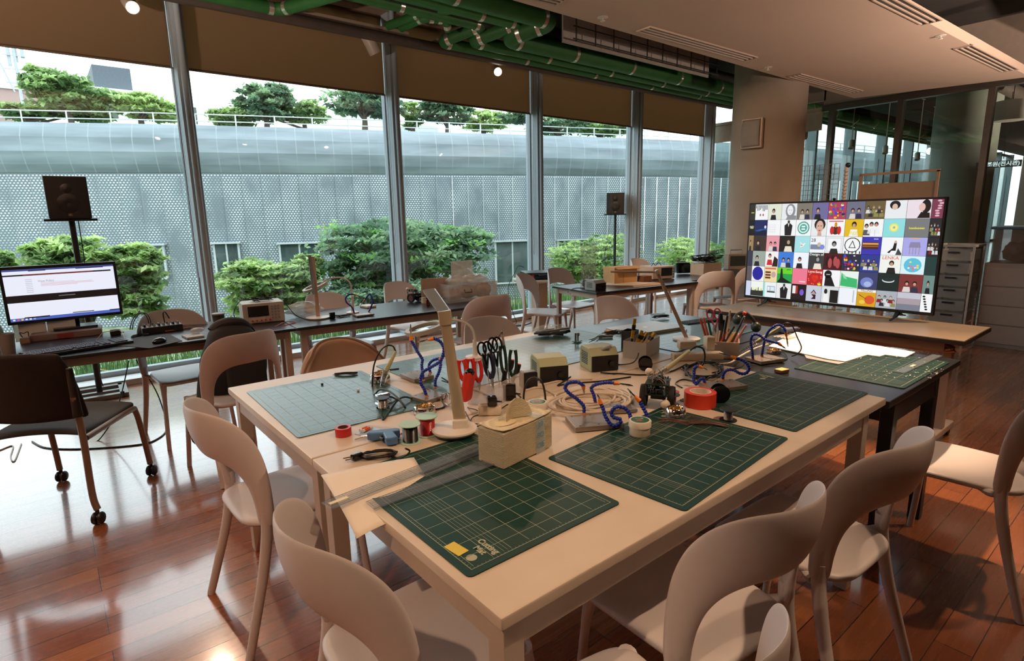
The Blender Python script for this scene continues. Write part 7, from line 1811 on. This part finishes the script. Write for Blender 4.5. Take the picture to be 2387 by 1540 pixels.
# ================================================================== MIDDLE DESK
p = dp(620, 752); t = thing('power_supply', 'white bench power supply with a dark display on the window desk', 'power supply', p+DN*0.09+dz3, rz+R(-4))
wS = (dp(668, 752)-dp(572, 757)).length
b = MB(); b.box((0, 0.02, 0.075), (wS, 0.22, 0.145), bev=0.004); b.build('casing', mat('putty_casing', '#bdb4a8', 0.5), t)
b = MB(); b.box((-wS*0.13, -0.092, 0.09), (wS*0.5, 0.003, 0.075)); b.build('display', M_blackg, t, smooth=False)
for i in range(3):
    for j in range(5): b = MB(); b.cyl((wS*(0.2+0.08*i), -0.09, 0.035+j*0.021), (wS*(0.2+0.08*i), -0.098, 0.035+j*0.021), 0.006, n=8); b.build('button', M_grey, t)
b = MB()
for i in range(6): b.cyl((-wS*0.4+i*0.03, -0.09, 0.022), (-wS*0.4+i*0.03, -0.102, 0.022), 0.006, n=8)
b.build('terminals', M_red, t)
b = MB(); rnd = random.Random(12)
for k in range(7): b.tube(smoothpath([Vector((rnd.uniform(-0.07, 0.09), rnd.uniform(-0.06, 0.08), rnd.uniform(0.002, 0.03))) for i in range(6)], 5), 0.0022, 5)
tag(b.build('cable_pile', M_cable, loc=(p+DN*0.09+Vector((0, 0, 0.150)))), 'pile of black leads on top of the power supply', 'cables')
vcable('black lead dropping from the left side of the power supply', [(600, 700), (570, 697), (552, 710), (545, 730), (548, 740)], p, 0.003)
vcable('black lead running down right of the power supply', [(660, 698), (672, 715), (690, 735), (715, 745)], p, 0.003)
cable('red test leads in front of the power supply', [(640, 762, 0.0), (665, 750, 0.01), (690, 752, 0), (660, 760, 0)], 0.0025, z=TD, m=M_red)
b = crumple(0.13, 0.08, 0.055, 5, amp=0.25); loose('plastic_bag', b, M_film2, 'crumpled clear plastic bag between the power supply and the upright lamp', 'bag', dp(712, 738)+dz3, rz, angle=180)
p = dp(742, 742); t = thing('desk_lamp', 'closed desk lamp standing upright on the middle desk by the window', 'lamp', p+dz3)
b = MB(); b.lathe([(0, 0), (0.085, 0), (0.09, 0.012), (0, 0.018)], 36); b.build('base', M_lmw, t)
b = MB(); j1 = PV(728, 598, p)-p; bar(b, (0, 0, 0.01), j1+Vector((0.005, 0, 0)), 0.028, 0.022, 0.008, (-p.x, -p.y, 0)); b.build('arm', mat('rose_lamp_arm', '#c9a793', 0.4, 0.2), t)
b = MB(); bar(b, PV(735, 685, p)-p+Vector((-0.012, -0.012, 0)), PV(724, 594, p)-p+Vector((-0.012, -0.012, 0)), 0.024, 0.024, 0.008, (-p.x, -p.y, 0)); b.build('lamp_head', mat('grey_lamp_head', '#9aa0a4', 0.15, 0.5), t)
magnifier('white magnifier lamp on the middle desk by the window', (822, 730), TD, ((735, 668), 30, (R(-10), R(-20))), [(820, 685), (815, 658), (795, 647), (765, 650), (748, 662)], (822, 690))
brick('small black adapter in front of the upright lamp', 775, 742, (0.04, 0.03, 0.05), rz, z=TD)
b = MB(); rnd = random.Random(14)
for k in range(6): b.tube(smoothpath([Vector((rnd.uniform(-0.06, 0.06), rnd.uniform(-0.03, 0.03), rnd.uniform(0.002, 0.02))) for i in range(6)], 5), 0.0018, 5)
loose('cable_pile', b, M_cable, 'tangle of black wire left of the desk helping hands', 'cables', dp(800, 738))
hands('helping hands with crossed blue arms on the middle window desk', (848, 736), (0.14, 0.09), rz, [
    dict(pts=[(826, 730), (820, 715), (808, 705), (806, 693), (815, 686), (828, 686)], tip=(848, 694)),
    dict(pts=[(860, 726), (866, 712), (869, 700), (862, 685), (855, 692), (850, 700)], tip=(838, 712))], z=TD, th=0.012)
b = MB(); b.box((0, 0, 0.010), (0.09, 0.12, 0.02), bev=0.006); loose('white_case', b, M_ws, 'white flat case behind the crossed blue arms', 'case', dp(858, 716)+dz3, rz+0.2)
p = dp(997, 713); t = thing('amber_jar', 'small dark amber jar beside the white pot', 'jar', p+dz3); b = MB(); b.lathe([(0, 0), (0.016, 0), (0.016, 0.05), (0.012, 0.06), (0, 0.06)], 20); b.build('jar_body', mat('amber_glass', '#4a1408', 0.15), t); b = MB(); b.lathe([(0, 0.0605), (0.013, 0.0605), (0.013, 0.075), (0, 0.075)], 20); b.build('cap', M_black, t)
b = MB(); b.lathe([(0, 0), (0.02, 0), (0.02, 0.05), (0, 0.05)], 20); loose('white_pot', b, M_ws, 'small white pot between the robot kit and the amber jar', 'pot', dp(988, 706)+dz3)
b = MB(); b.box((0, 0, 0.105), (0.26, 0.012, 0.205), bev=0.02); b.build
t = loose('tilted_board', b, mat('tan_laptop_back', '#a98f7d', 0.5), 'tan flat board standing tilted at the right end of the middle desk', 'board', dp(1030, 705)+DN*0.12+dz3, rz+R(-6))
pb = dp(1100, 700)+DN*0.10; t = thing('storage_bin', 'large clear bin of plastic bags at the right end of the middle desk', 'bin', pb+dz3, rz)
b = openbox(MB(), 0.50, 0.28, 0.16, 0.003); b.box((0, -0.142, 0.157), (0.52, 0.012, 0.008)); b.box((0, 0.142, 0.157), (0.52, 0.012, 0.008)); b.build('bin_body', M_clr, t, smooth=False)
b = MB(); b.tube([(-0.10, -0.145, 0.11), (-0.10, -0.16, 0.085), (-0.03, -0.16, 0.085), (-0.03, -0.145, 0.11)], 0.004, 6); b.build('handle', M_black, t)
for k, (x, y, w_, h, z_) in enumerate(((-0.15, 0, 0.09, 0.05, 0.006), (0.02, 0.02, 0.10, 0.06, 0.006), (0.17, -0.02, 0.07, 0.07, 0.006), (-0.06, 0.05, 0.13, 0.06, 0.10), (0.12, 0.03, 0.12, 0.05, 0.12))):
    b = crumple(w_, 0.08, h, 20+k, 18, 12, 0.25); q = pb+Vector((math.cos(rz)*x-math.sin(rz)*y, math.sin(rz)*x+math.cos(rz)*y, z_))
    tag(b.build('plastic_bag', mat('tan_parts_film', '#b89a82', 0.4, var=0.4, alpha=0.75, scale=14) if k < 3 else M_film2, loc=q, rz=rz, angle=180), ['tan parts bag at the left in the large clear bin', 'tan parts bag in the middle of the large clear bin', 'tan parts bag at the right in the large clear bin', 'crumpled clear bag heaped over the left of the bin', 'crumpled clear bag heaped over the right of the bin'][k], 'bag')
b = MB(); b.box((0, 0, 0.10), (0.24, 0.003, 0.2)); b.box((0, 0, 0.19), (0.24, 0.005, 0.01)); tag(b.build('zip_bag', M_film2, loc=pb+Vector((-0.02, 0.02, 0.15)), rz=rz+0.1, smooth=False), 'upright clear zip bag sticking out of the large bin', 'bag')

# round table case
p = Vector((rx, ry, ZR)); k_ = S(p, 1)
t = thing('tool_case', 'black plastic tool case with red latches on the round table', 'case', (p.x+0.02, p.y-0.02, ZR+0.0003), R(-28))
cw = S(p, 88)
b = MB(); b.box((0, 0, 0.028), (cw, cw*0.72, 0.052), bev=0.012); b.build('bottom_shell', M_black, t); b = MB(); b.box((0, 0, 0.072), (cw, cw*0.72, 0.034), bev=0.012); b.build('lid', mat('dark_grey_lid', '#26282b', 0.35), t)
b = MB(); b.tube(smoothpath([(-cw*0.15, -cw*0.36, 0.055), (-cw*0.15, -cw*0.43, 0.055), (cw*0.15, -cw*0.43, 0.055), (cw*0.15, -cw*0.36, 0.055)], 4), 0.009, 8); b.build('handle', M_black, t)
for s in (-1, 1): b = MB(); b.box((s*cw*0.32, -cw*0.37, 0.045), (0.03, 0.012, 0.04), bev=0.003); b.build('latch', M_red, t)
vcable('thin black cable hanging from the round table to the floor', [(1222, 623), (1208, 620), (1200, 635), (1185, 668), (1188, 700), (1198, 735), (1204, 750), (1199, 757)], Vector((rx, ry, 0)), 0.004)

# ================================================================== FAR DESKS
fz = Vector((0, 0, 0.0003))
p = P(1372, 668, TD); t = thing('zip_bag', 'tall clear zip bag with shiny parts standing on the far desk', 'bag', p+fz, rz2)
b = MB(); w_ = S(p, 25)
b.grid(lambda u, v: ((u-0.5)*2*w_*(1-0.1*math.sin(3*v)), (0.055*(1-v)**1.5+0.002)*math.sin(PI*u)*1.2, S(p, 98)*v), 12, 14); b.grid(lambda u, v: ((u-0.5)*2*w_*(1-0.1*math.sin(3*v)), -(0.055*(1-v)**1.5+0.002)*math.sin(PI*u)*1.2, S(p, 98)*v), 12, 14); b.build('film', mat('thin_milky_film', '#e8eaea', 0.25, var=0, alpha=0.24), t)
b = crumple(w_*0.75, 0.035, 0.05, 31, 18, 10, 0.35); b.build('shiny_parts', mat('foil_parts', '#8d8d90', 0.25, 0.6, var=0.4, scale=50), t, angle=180)
station('small grey soldering station at the left end of the far desk', (1388, 678), (0.16, 0.14, 0.10), rz2+R(10), z=TD, col=mat('pale_grey_green', '#a9b3ac', 0.5))
cable('black cord trailing off the left edge of the far desk', [(1380, 672, 0.0), (1340, 672, 0.0), (1325, 680, 0.0), (1322, 690, -0.04), (1330, 700, -0.06)], 0.003, z=TD)
p = P(1458, 660, TD); t = thing('cardboard_box', 'opened tan cardboard box on the far desk', 'box', p+Vector((0.05, 0.12, 0.0003)), rz2+R(-4)); M_card = mat('tan_cardboard', '#c89d6b', 0.8, var=0.04)
cw = S(p, 66)
b = MB(); b.box((0, 0, 0.085), (cw, 0.20, 0.17)); b.build('box_body', M_card, t, smooth=False); b = MB(); b.box((0, -0.13, 0.168), (cw, 0.07, 0.003), rx=0.35); b.build('flap', M_card, t, smooth=False)
b = MB(); b.box((-cw*0.1, -0.1015, 0.085), (0.004, 0.002, 0.168)); b.build('seam', mat('cardboard_seam', '#9a744a', 0.8), t, smooth=False)
slab('white sheet lying in front of the cardboard box', [(1405, 664), (1423, 655), (1535, 658), (1475, 665)], TD+0.0004, 0.002, 'paper_sheet', M_paper)
slab('tan flat cardboard under the white sheet edge', [(1475, 665), (1535, 658), (1548, 662), (1478, 670)], TD+0.0003, 0.004, 'cardboard_sheet', M_card)
p = P(1545, 650, TD); t = thing('oscilloscope', 'beige bench instrument with a dark screen on the far desk', 'oscilloscope', p+Vector((0.02, 0.1, 0.0003)), rz2+R(-8)); cw = S(p, 62)
b = MB(); b.box((0, 0, 0.075), (cw, 0.26, 0.14), bev=0.006); b.build('casing', mat('beige_casing', '#b59c86', 0.5), t); b = MB(); b.box((cw*0.12, -0.1315, 0.085), (cw*0.5, 0.003, 0.09)); b.build('screen', M_black, t, smooth=False)
for k in range(4): b = MB(); b.cyl((cw*0.43, -0.13, 0.03+k*0.03), (cw*0.43, -0.142, 0.03+k*0.03), 0.008, n=10); b.build('knob', M_grey, t)
b = MB(); b.tube(smoothpath([(-0.08, 0, 0.146), (-0.05, 0, 0.175), (-0.02, 0, 0.15), (0.02, 0, 0.18), (0.06, 0, 0.148)], 5), 0.004, 6); b.build('lead', M_cable, t)
b = MB(); b.box((0, 0, 0.03), (0.12, 0.10, 0.06)); loose('brown_box', b, mat('brown_carton', '#7a4e35', 0.8), 'small brown carton between the cardboard box and the instrument', 'box', P(1502, 655, TD)+fz, rz2, smooth=False)
for l, px, py, w_, h in (('black upright gadget left of the cable pile on the far desk', 1592, 638, 0.16, 0.13), ('second black upright gadget beside the cable pile', 1618, 636, 0.10, 0.11)):
    b = MB(); b.box((0, 0, h/2), (w_, 0.05, h), rx=-0.15, bev=0.005); loose('black_gadget', b, M_blackg, l, 'gadget', P(px, py, TD)+Vector((0, 0, 0.008)), rz2+R(-20))
b = MB(); b.box((0, 0, 0.07), (0.32, 0.2, 0.14)); loose('white_carton', b, mat('cream_carton', '#b8a692', 0.7), 'cream carton with cables piled on it on the farthest desk', 'carton', P(1662, 640, TD)+Vector((0, 0.1, 0.0003)), rz2, smooth=False)
b = MB(); rnd = random.Random(17)
for k in range(12): b.tube(smoothpath([Vector((rnd.uniform(-0.24, 0.24), rnd.uniform(-0.12, 0.1), rnd.uniform(0.004, 0.10))) for i in range(6)], 5), 0.0045, 5)
loose('cable_pile', b, M_cable, 'big pile of black cables on the cream carton', 'cables', P(1662, 640, TD)+Vector((0, 0.1, 0.141)))
p = P(1722, 628, TD); t = thing('mini_monitor', 'small old monitor with a handle left of the television', 'monitor', p+Vector((0.05, 0.08, 0.0003)), rz2+R(-25)); b = MB(); b.box((0, 0, 0.10), (0.26, 0.12, 0.2), bev=0.006); b.build('casing', mat('grey_brown_casing', '#8a7a6e', 0.5), t); b = MB(); b.box((0, -0.0615, 0.11), (0.21, 0.003, 0.13)); b.build('screen', mat('slate_screen', '#38423f', 0.15), t, smooth=False)
b = MB(); b.tube([(-0.08, 0, 0.2), (-0.08, 0, 0.25), (0.08, 0, 0.25), (0.08, 0, 0.2)], 0.008, 6); b.build('handle', M_grey, t)

# ================================================================== RIGHT SIDE
# loudspeaker on the column
q = ray(1757, 312); 
dcol = Vector((q.x, q.y, 0)).normalized(); a_ = CC-CAM; a_.z = 0
s_ = a_.dot(dcol)-math.sqrt(max(0, 0.465**2-(a_.length**2-a_.dot(dcol)**2))); hp_ = CAM+Vector(q)*(s_/Vector(q[:2]).length)
nx_ = Vector((hp_.x-CC.x, hp_.y-CC.y, 0)).normalized(); t = thing('wall_speaker', 'small curved wall speaker mounted on the concrete column', 'speaker', (hp_.x+nx_.x*0.02, hp_.y+nx_.y*0.02, hp_.z), math.atan2(nx_.y, nx_.x)+PI/2)
ww, hh = S(hp_, 24), S(hp_, 33)
b = MB(); b.box((0, -0.03, 0), (2*ww, 0.06, 2*hh), bev=0.01); b.build('housing', mat('cream_housing', '#c2b09c', 0.5), t)
b = MB(); b.grid(lambda u, v: ((u-0.5)*2*ww*0.86, -0.062-0.045*math.cos((v-0.5)*2.6), (v-0.5)*2*hh*0.9), 6, 14); b.build('grille', mat('grey_grille', '#87807a', 0.7), t, solid=0.004)
# loudspeakers on stands
def speaker_set(sp_label, st_label, px, floor_y, top_y, bot_y, w_px, tilt=0, base_px=None, cable_px=None, m=M_black):
    pf = P(px[1], floor_y, 0.0)
    xz = CAM.z+ray(px[0], bot_y).z*(Vector((pf.x, pf.y)).length/Vector(ray(px[0], bot_y)[:2]).length)
    xt = CAM.z+ray(px[0], top_y).z*(Vector((pf.x, pf.y)).length/Vector(ray(px[0], top_y)[:2]).length)
    an = math.atan2(-pf.y, -pf.x)+PI/2
    w_ = S(Vector((pf.x, pf.y, 1.2)), w_px); h = xt-xz
    t = thing('speaker_stand', st_label, 'stand', (pf.x, pf.y, 0), an, 'black loudspeaker stands')
    b = MB(); b.cyl((0, 0, 0.03), (0, 0, xz-0.02), 0.022, n=16); b.build('pole', M_black, t)
    b = MB(); b.box((0, 0, xz-0.012), (w_*1.25, 0.22, 0.018), bev=0.003); b.build('top_plate', M_black, t)
    b = MB()
    for s in (-1, 1): b.box((s*0.17, 0, 0.02), (0.06, 0.40, 0.035)); 
    b.box((0, -0.17, 0.02), (0.34, 0.06, 0.035)); b.box((0, 0.17, 0.02), (0.34, 0.06, 0.035)); b.box((0, 0, 0.018), (0.30, 0.05, 0.03)); b.build('foot', mat('grey_steel_foot', '#6b6c6a', 0.35, 0.5), t, smooth=False)
    b = MB(); b.cyl((0.02, 0, 0.55), (0.05, 0, 0.55), 0.012); b.build('knob', M_black, t)
    t2 = thing('loudspeaker', sp_label, 'speaker', (pf.x, pf.y, xz-0.002), an, 'black loudspeakers on stands')
    b = MB(); b.box((0, 0, h/2), (w_, w_*0.95, h), bev=0.008); b.build('cabinet', m, t2)
    y = -w_*0.95/2
    b = MB(); b.lathe([(0, 0.002), (w_*0.18, 0.008), (w_*0.32, -0.004), (w_*0.36, -0.004), (w_*0.38, 0.0)], 32, axis='Y'); b.xform(Matrix.Translation((0, y-0.001, h*0.36)) @ Matrix.Rotation(PI, 4, 'Z')); b.build('woofer', M_black, t2)
    b = MB(); b.lathe([(0, 0.004), (w_*0.10, 0.002), (w_*0.16, -0.002)], 24, axis='Y'); b.xform(Matrix.Translation((0, y-0.001, h*0.70)) @ Matrix.Rotation(PI, 4, 'Z')); b.build('tweeter', M_black, t2)
    b = MB(); b.box((0, y-0.001, h*0.09), (0.03, 0.002, 0.022)); bb = b.build('badge', mat('badge_orange_grey', '#6f5a4c', 0.4), t2); textobj('JBL', 0.012, M_lab, t2, (0, y-0.0025, h*0.09), (PI/2, 0, 0), ext=0.0002)
    return pf
pf = speaker_set('black loudspeaker on its stand at the left window', 'tall black speaker stand behind the monitor', (165, 234), 921, 412, 509, 78)
vcable('black cable hanging down beside the left speaker pole', [(182, 512), (190, 560), (196, 600), (200, 640), (225, 780), (233, 870), (240, 900)], Vector((pf.x, pf.y, 0)), 0.004)
pf = speaker_set('black loudspeaker at the fourth mullion, seen small', 'thin black speaker stand before the fourth mullion', (1436, 1431), 700, 449, 498, 40)
for k, pts in enumerate(([(1425, 500), (1415, 560), (1405, 620), (1402, 690)], [(1447, 500), (1443, 540), (1412, 580), (1415, 640)])):
    vcable(['thin cable hanging left of the far speaker stand', 'thin cable hanging right of the far speaker stand'][k], pts, Vector((pf.x, pf.y, 0)), 0.003)
# drawer tower
X5 = 6.1
f0, f1 = P(2180, 750, 0.0), P(2262, 757, 0.0)
XD = 7.6
dt0, dt1 = PX(2180, 572, XD), PX(2272, 575, XD)
t = thing('drawer_tower', 'white wire drawer tower with see-through drawers of small parts', 'drawers', (XD, (dt0.y+dt1.y)/2, 0))
wy = dt0.y-dt1.y; zt = dt0.z
b = MB()
for x in (0.0, 0.42):
    for y in (-wy/2, wy/2): b.box((x, y, zt/2), (0.018, 0.018, zt))
    b.box((x, 0, zt), (0.02, wy+0.02, 0.02)); b.box((x, 0, 0.06), (0.02, wy+0.02, 0.02))
for y in (-wy/2, wy/2): b.box((0.21, y, zt), (0.42, 0.02, 0.02))
b.build('frame', mat('white_steel_frame', '#c6bfb4', 0.4), t, smooth=False)
cols_ = ['#8a5a50', '#6f6a66', '#7a3038', '#94604e', '#5a5f5c', '#a8504a']
nd = 7; dh = (zt-0.12)/nd; rnd = random.Random(33)
for k in range(nd):
    z_ = 0.10+k*dh; b = MB(); openbox(b, 0.40, wy-0.05, dh*0.8, 0.004); b.xform(Matrix.Translation((0.21, 0, z_))); d_ = b.build('drawer', mat('mesh_drawer', '#b7b3aa', 0.5, var=0, alpha=0.45), t, smooth=False)
    b = MB(); b.box((0.003, 0, z_+dh*0.62), (0.008, 0.10, 0.02)); b.build('handle', M_black, d_)
    if k < 6:
        b = MB(); b.c = []
        for i in range(16):
            n0 = len(b.f); s_ = rnd.uniform(0.02, 0.045); b.ball((0.05+rnd.random()*0.2, rnd.uniform(-wy/2+0.06, wy/2-0.06), z_+0.01+s_*0.8), s_, 6, sz=0.8); b.c += [lin(rnd.choice(cols_))]*(len(b.f)-n0)
        b.build('small_parts', vcol_mat('painted_parts'), d_)
# cabinet
XC = 7.75
c0, c1 = PX(2296, 612, XC), PX(2420, 628, XC); cb = PX(2283, 770, XC)
t = thing('cabinet', 'pale four-drawer cabinet at the right edge', 'cabinet', (XC, c0.y, 0)); wc = 1.1; zc_ = c0.z
b = MB(); b.box((0.25, -wc/2, zc_/2), (0.5, wc, zc_), bev=0.004); b.build('carcass', mat('pale_taupe_cabinet', '#a89788', 0.5, var=0.03), t)
for k in range(4):
    h = (zc_-0.08)/4; b = MB(); b.box((-0.008, -wc/2, 0.04+h*(k+0.5)), (0.018, wc-0.04, h-0.012), bev=0.002); d_ = b.build('drawer', mat('pale_taupe_front', '#b3a191', 0.5, var=0.02), t)
    b = MB(); b.cyl((-0.017, -wc*0.42, 0.04+h*(k+0.75)), (-0.03, -wc*0.42, 0.04+h*(k+0.75)), 0.012, n=12); b.build('lock', M_chrome, d_)
p0, p1 = PX(2290, 533, XC), PX(2296, 608, XC); t = thing('storage_bin', 'clear storage bin with a blue lid on top of the cabinet', 'bin', (XC+0.25, c0.y-0.5, zc_+0.0003)); hb = p0.z-zc_
b = openbox(MB(), 0.42, 0.94, hb, 0.004); b.build('bin_body', mat('smoky_clear_bin', '#8a7666', 0.2, var=0, alpha=0.45), t, smooth=False); b = MB(); b.box((0, 0, hb+0.008), (0.47, 1.0, 0.03), bev=0.01); b.build('lid', mat('slate_blue_lid', '#4a6378', 0.4), t)
for k, (y, w_, h, c_) in enumerate(((0.30, 0.11, 0.10, '#b08a68'), (0.08, 0.13, 0.09, '#6a4636'), (-0.2, 0.14, 0.10, '#7e5a48'))):
    b = crumple(0.12, w_, h, 50+k, 16, 10, 0.3); b.xform(Matrix.Translation((0, y, 0.006))); b.build('cloth_bundle', mat('bundle_'+c_, c_, 0.8, var=0.3), t, angle=180)
# easel frame board behind the television
XE = 8.6
e0, e1, e2 = PX(2008, 406, XE), PX(2188, 398, XE), PX(2008, 470, XE)
t = thing('easel_board', 'tan framed board standing behind the television', 'board', (XE, (e0.y+e1.y)/2, 0)); we = e0.y-e1.y; ze = (e0.z+e1.z)/2; zb_ = PX(2100, 425, XE).z
b = MB()
for y in (-we/2, we/2): b.box((0, y, ze/2), (0.03, 0.03, ze))
b.box((0, 0, ze), (0.03, we+0.03, 0.03)); b.build('frame', mat('tan_wood_frame', '#a98b70', 0.6), t, smooth=False)
b = MB(); b.box((0, 0, zb_-0.55), (0.02, we-0.03, 1.1)); b.build('panel', mat('tan_panel', '#9c8066', 0.7), t, smooth=False)
b = MB()
for y in (-we/2, we/2): b.box((0, y, 0.02), (0.5, 0.04, 0.04))
b.build('foot', M_tleg, t)
# wire display rack
XR = 8.9
r0, r1 = PX(1866, 388, XR), PX(1958, 383, XR); zr = r0.z
t = thing('wire_rack', 'wire grid display rack behind the television', 'rack', (XR, (r0.y+r1.y)/2, 0)); wr_ = r0.y-r1.y
b = MB()
for k in range(9): b.box((0, -wr_/2+wr_*k/8, zr/2), (0.006, 0.006, zr))
for k in range(24): b.box((0, 0, zr-0.07*k), (0.006, wr_, 0.005))
b.build('wire_grid', mat('rusty_wire', '#8f7c68', 0.5, 0.3), t, smooth=False)
b = MB(); b.box((0, -wr_/2, 0.015), (0.4, 0.04, 0.03)); b.box((0, wr_/2, 0.015), (0.4, 0.04, 0.03)); b.build('foot', M_tleg, t)
# striped pole
s0 = PX(1974, 385, XR-0.1); t = thing('striped_pole', 'pole with red and white zigzag stripes and a dark tip beside the wire rack', 'pole', (XR-0.1, s0.y, 0))
b = MB(); b.cyl((0, 0, 0.0), (0, 0, s0.z), 0.024, n=12); b.build('white_pole', M_white, t)
b = MB(); n = 40
for k in range(n):
    z_ = 0.05+(s0.z-0.1)*k/n; b.cyl((0, -0.004, z_), (0, 0.012, z_+0.035), 0.026, 0.020, n=8)
b.build('red_stripes', mat('dark_red_stripe', '#7a1a22', 0.5), t); b = MB(); b.ball((0, -0.015, s0.z), 0.036, 12); b.build('dark_tip', M_dblu, t); b = MB(); b.lathe([(0, 0), (0.14, 0), (0.14, 0.02), (0, 0.03)], 24); b.build('foot', M_black, t)
# lit sign beyond the glass
q = PX(2337, 382, 13.0); t = thing('lit_sign', 'lit white Korean lettering seen through the glass at the right edge', 'sign', (13.0, q.y, q.z)); M_sg = mat('lit_letters', '#e8f0f4', 0.5, var=0, emit=1.2)
textobj('창조원(전시관)', S(q, 11.5), M_sg, t, (0, -S(q, 31), 0), (PI/2, 0, -PI/2), bold=0.002, ext=0.004, align='RIGHT')
b = MB(); b.box((0.02, -S(q, -8), 0), (0.015, S(q, 84), S(q, 15))); b.build('backing', mat('dark_sign_backing', '#4b5552', 0.4), t, smooth=False)
b = MB(); b.cyl((0.02, 0, S(q, 12)), (0.02, 0, 3.9-q.z), 0.006); b.build('hanger', M_black, t)

# ================================================================== CABLES ON THE FLOOR
def fcab(label, pts, r_=0.005, m=None): return cable(label, [(a, b_, 0.0) for a, b_ in pts], r_, 0.0, m, 'floor_cable', 'cable')
fcab('thick black cable curving on the floor behind the office chair', [(75, 1030), (110, 1045), (200, 1047), (320, 1038), (365, 1025), (390, 1000), (388, 960)])
vcable('black cable hanging from the left desk between the chairs', [(300, 840), (292, 880), (280, 930), (262, 980), (235, 1020), (222, 1030)], P(240, 1035, 0.0)+Vector((0, 0.1, 0)), 0.004)
vcable('black cable slanting from the left desk to the floor', [(317, 838), (330, 860), (352, 890), (370, 925), (385, 970)], P(385, 1010, 0.0), 0.004)
vcable('thin cable pair hanging under the middle desk, left one', [(650, 780), (645, 820), (640, 850), (643, 872)], P(645, 900, 0.0), 0.003)
vcable('thin cable pair hanging under the middle desk, right one', [(656, 780), (662, 810), (668, 850), (664, 875)], P(645, 900, 0.0), 0.003)
fcab('yellow-brown cable along the window sill at the left', [(230, 862), (300, 868), (420, 850), (560, 830), (700, 816), (860, 798)], 0.006, mat('ochre_cable', '#a8823e', 0.5))
fcab('yellow-brown cable along the sill in the third bay', [(960, 790), (1060, 768), (1160, 752), (1240, 742), (1330, 733)], 0.006, mat('ochre_cable', '#a8823e', 0.5))
fcab('thin dark cable on the floor near the round table', [(960, 800), (1060, 780), (1140, 762), (1210, 760), (1240, 752)], 0.004)
fcab('dark cable on the floor from the round table cable', [(1180, 765), (1205, 758), (1225, 757), (1245, 748)], 0.004)
fcab('pale cable on the floor at the left edge', [(0, 1050), (30, 1040), (25, 1065), (34, 1075), (50, 1035)], 0.004, M_wcable)
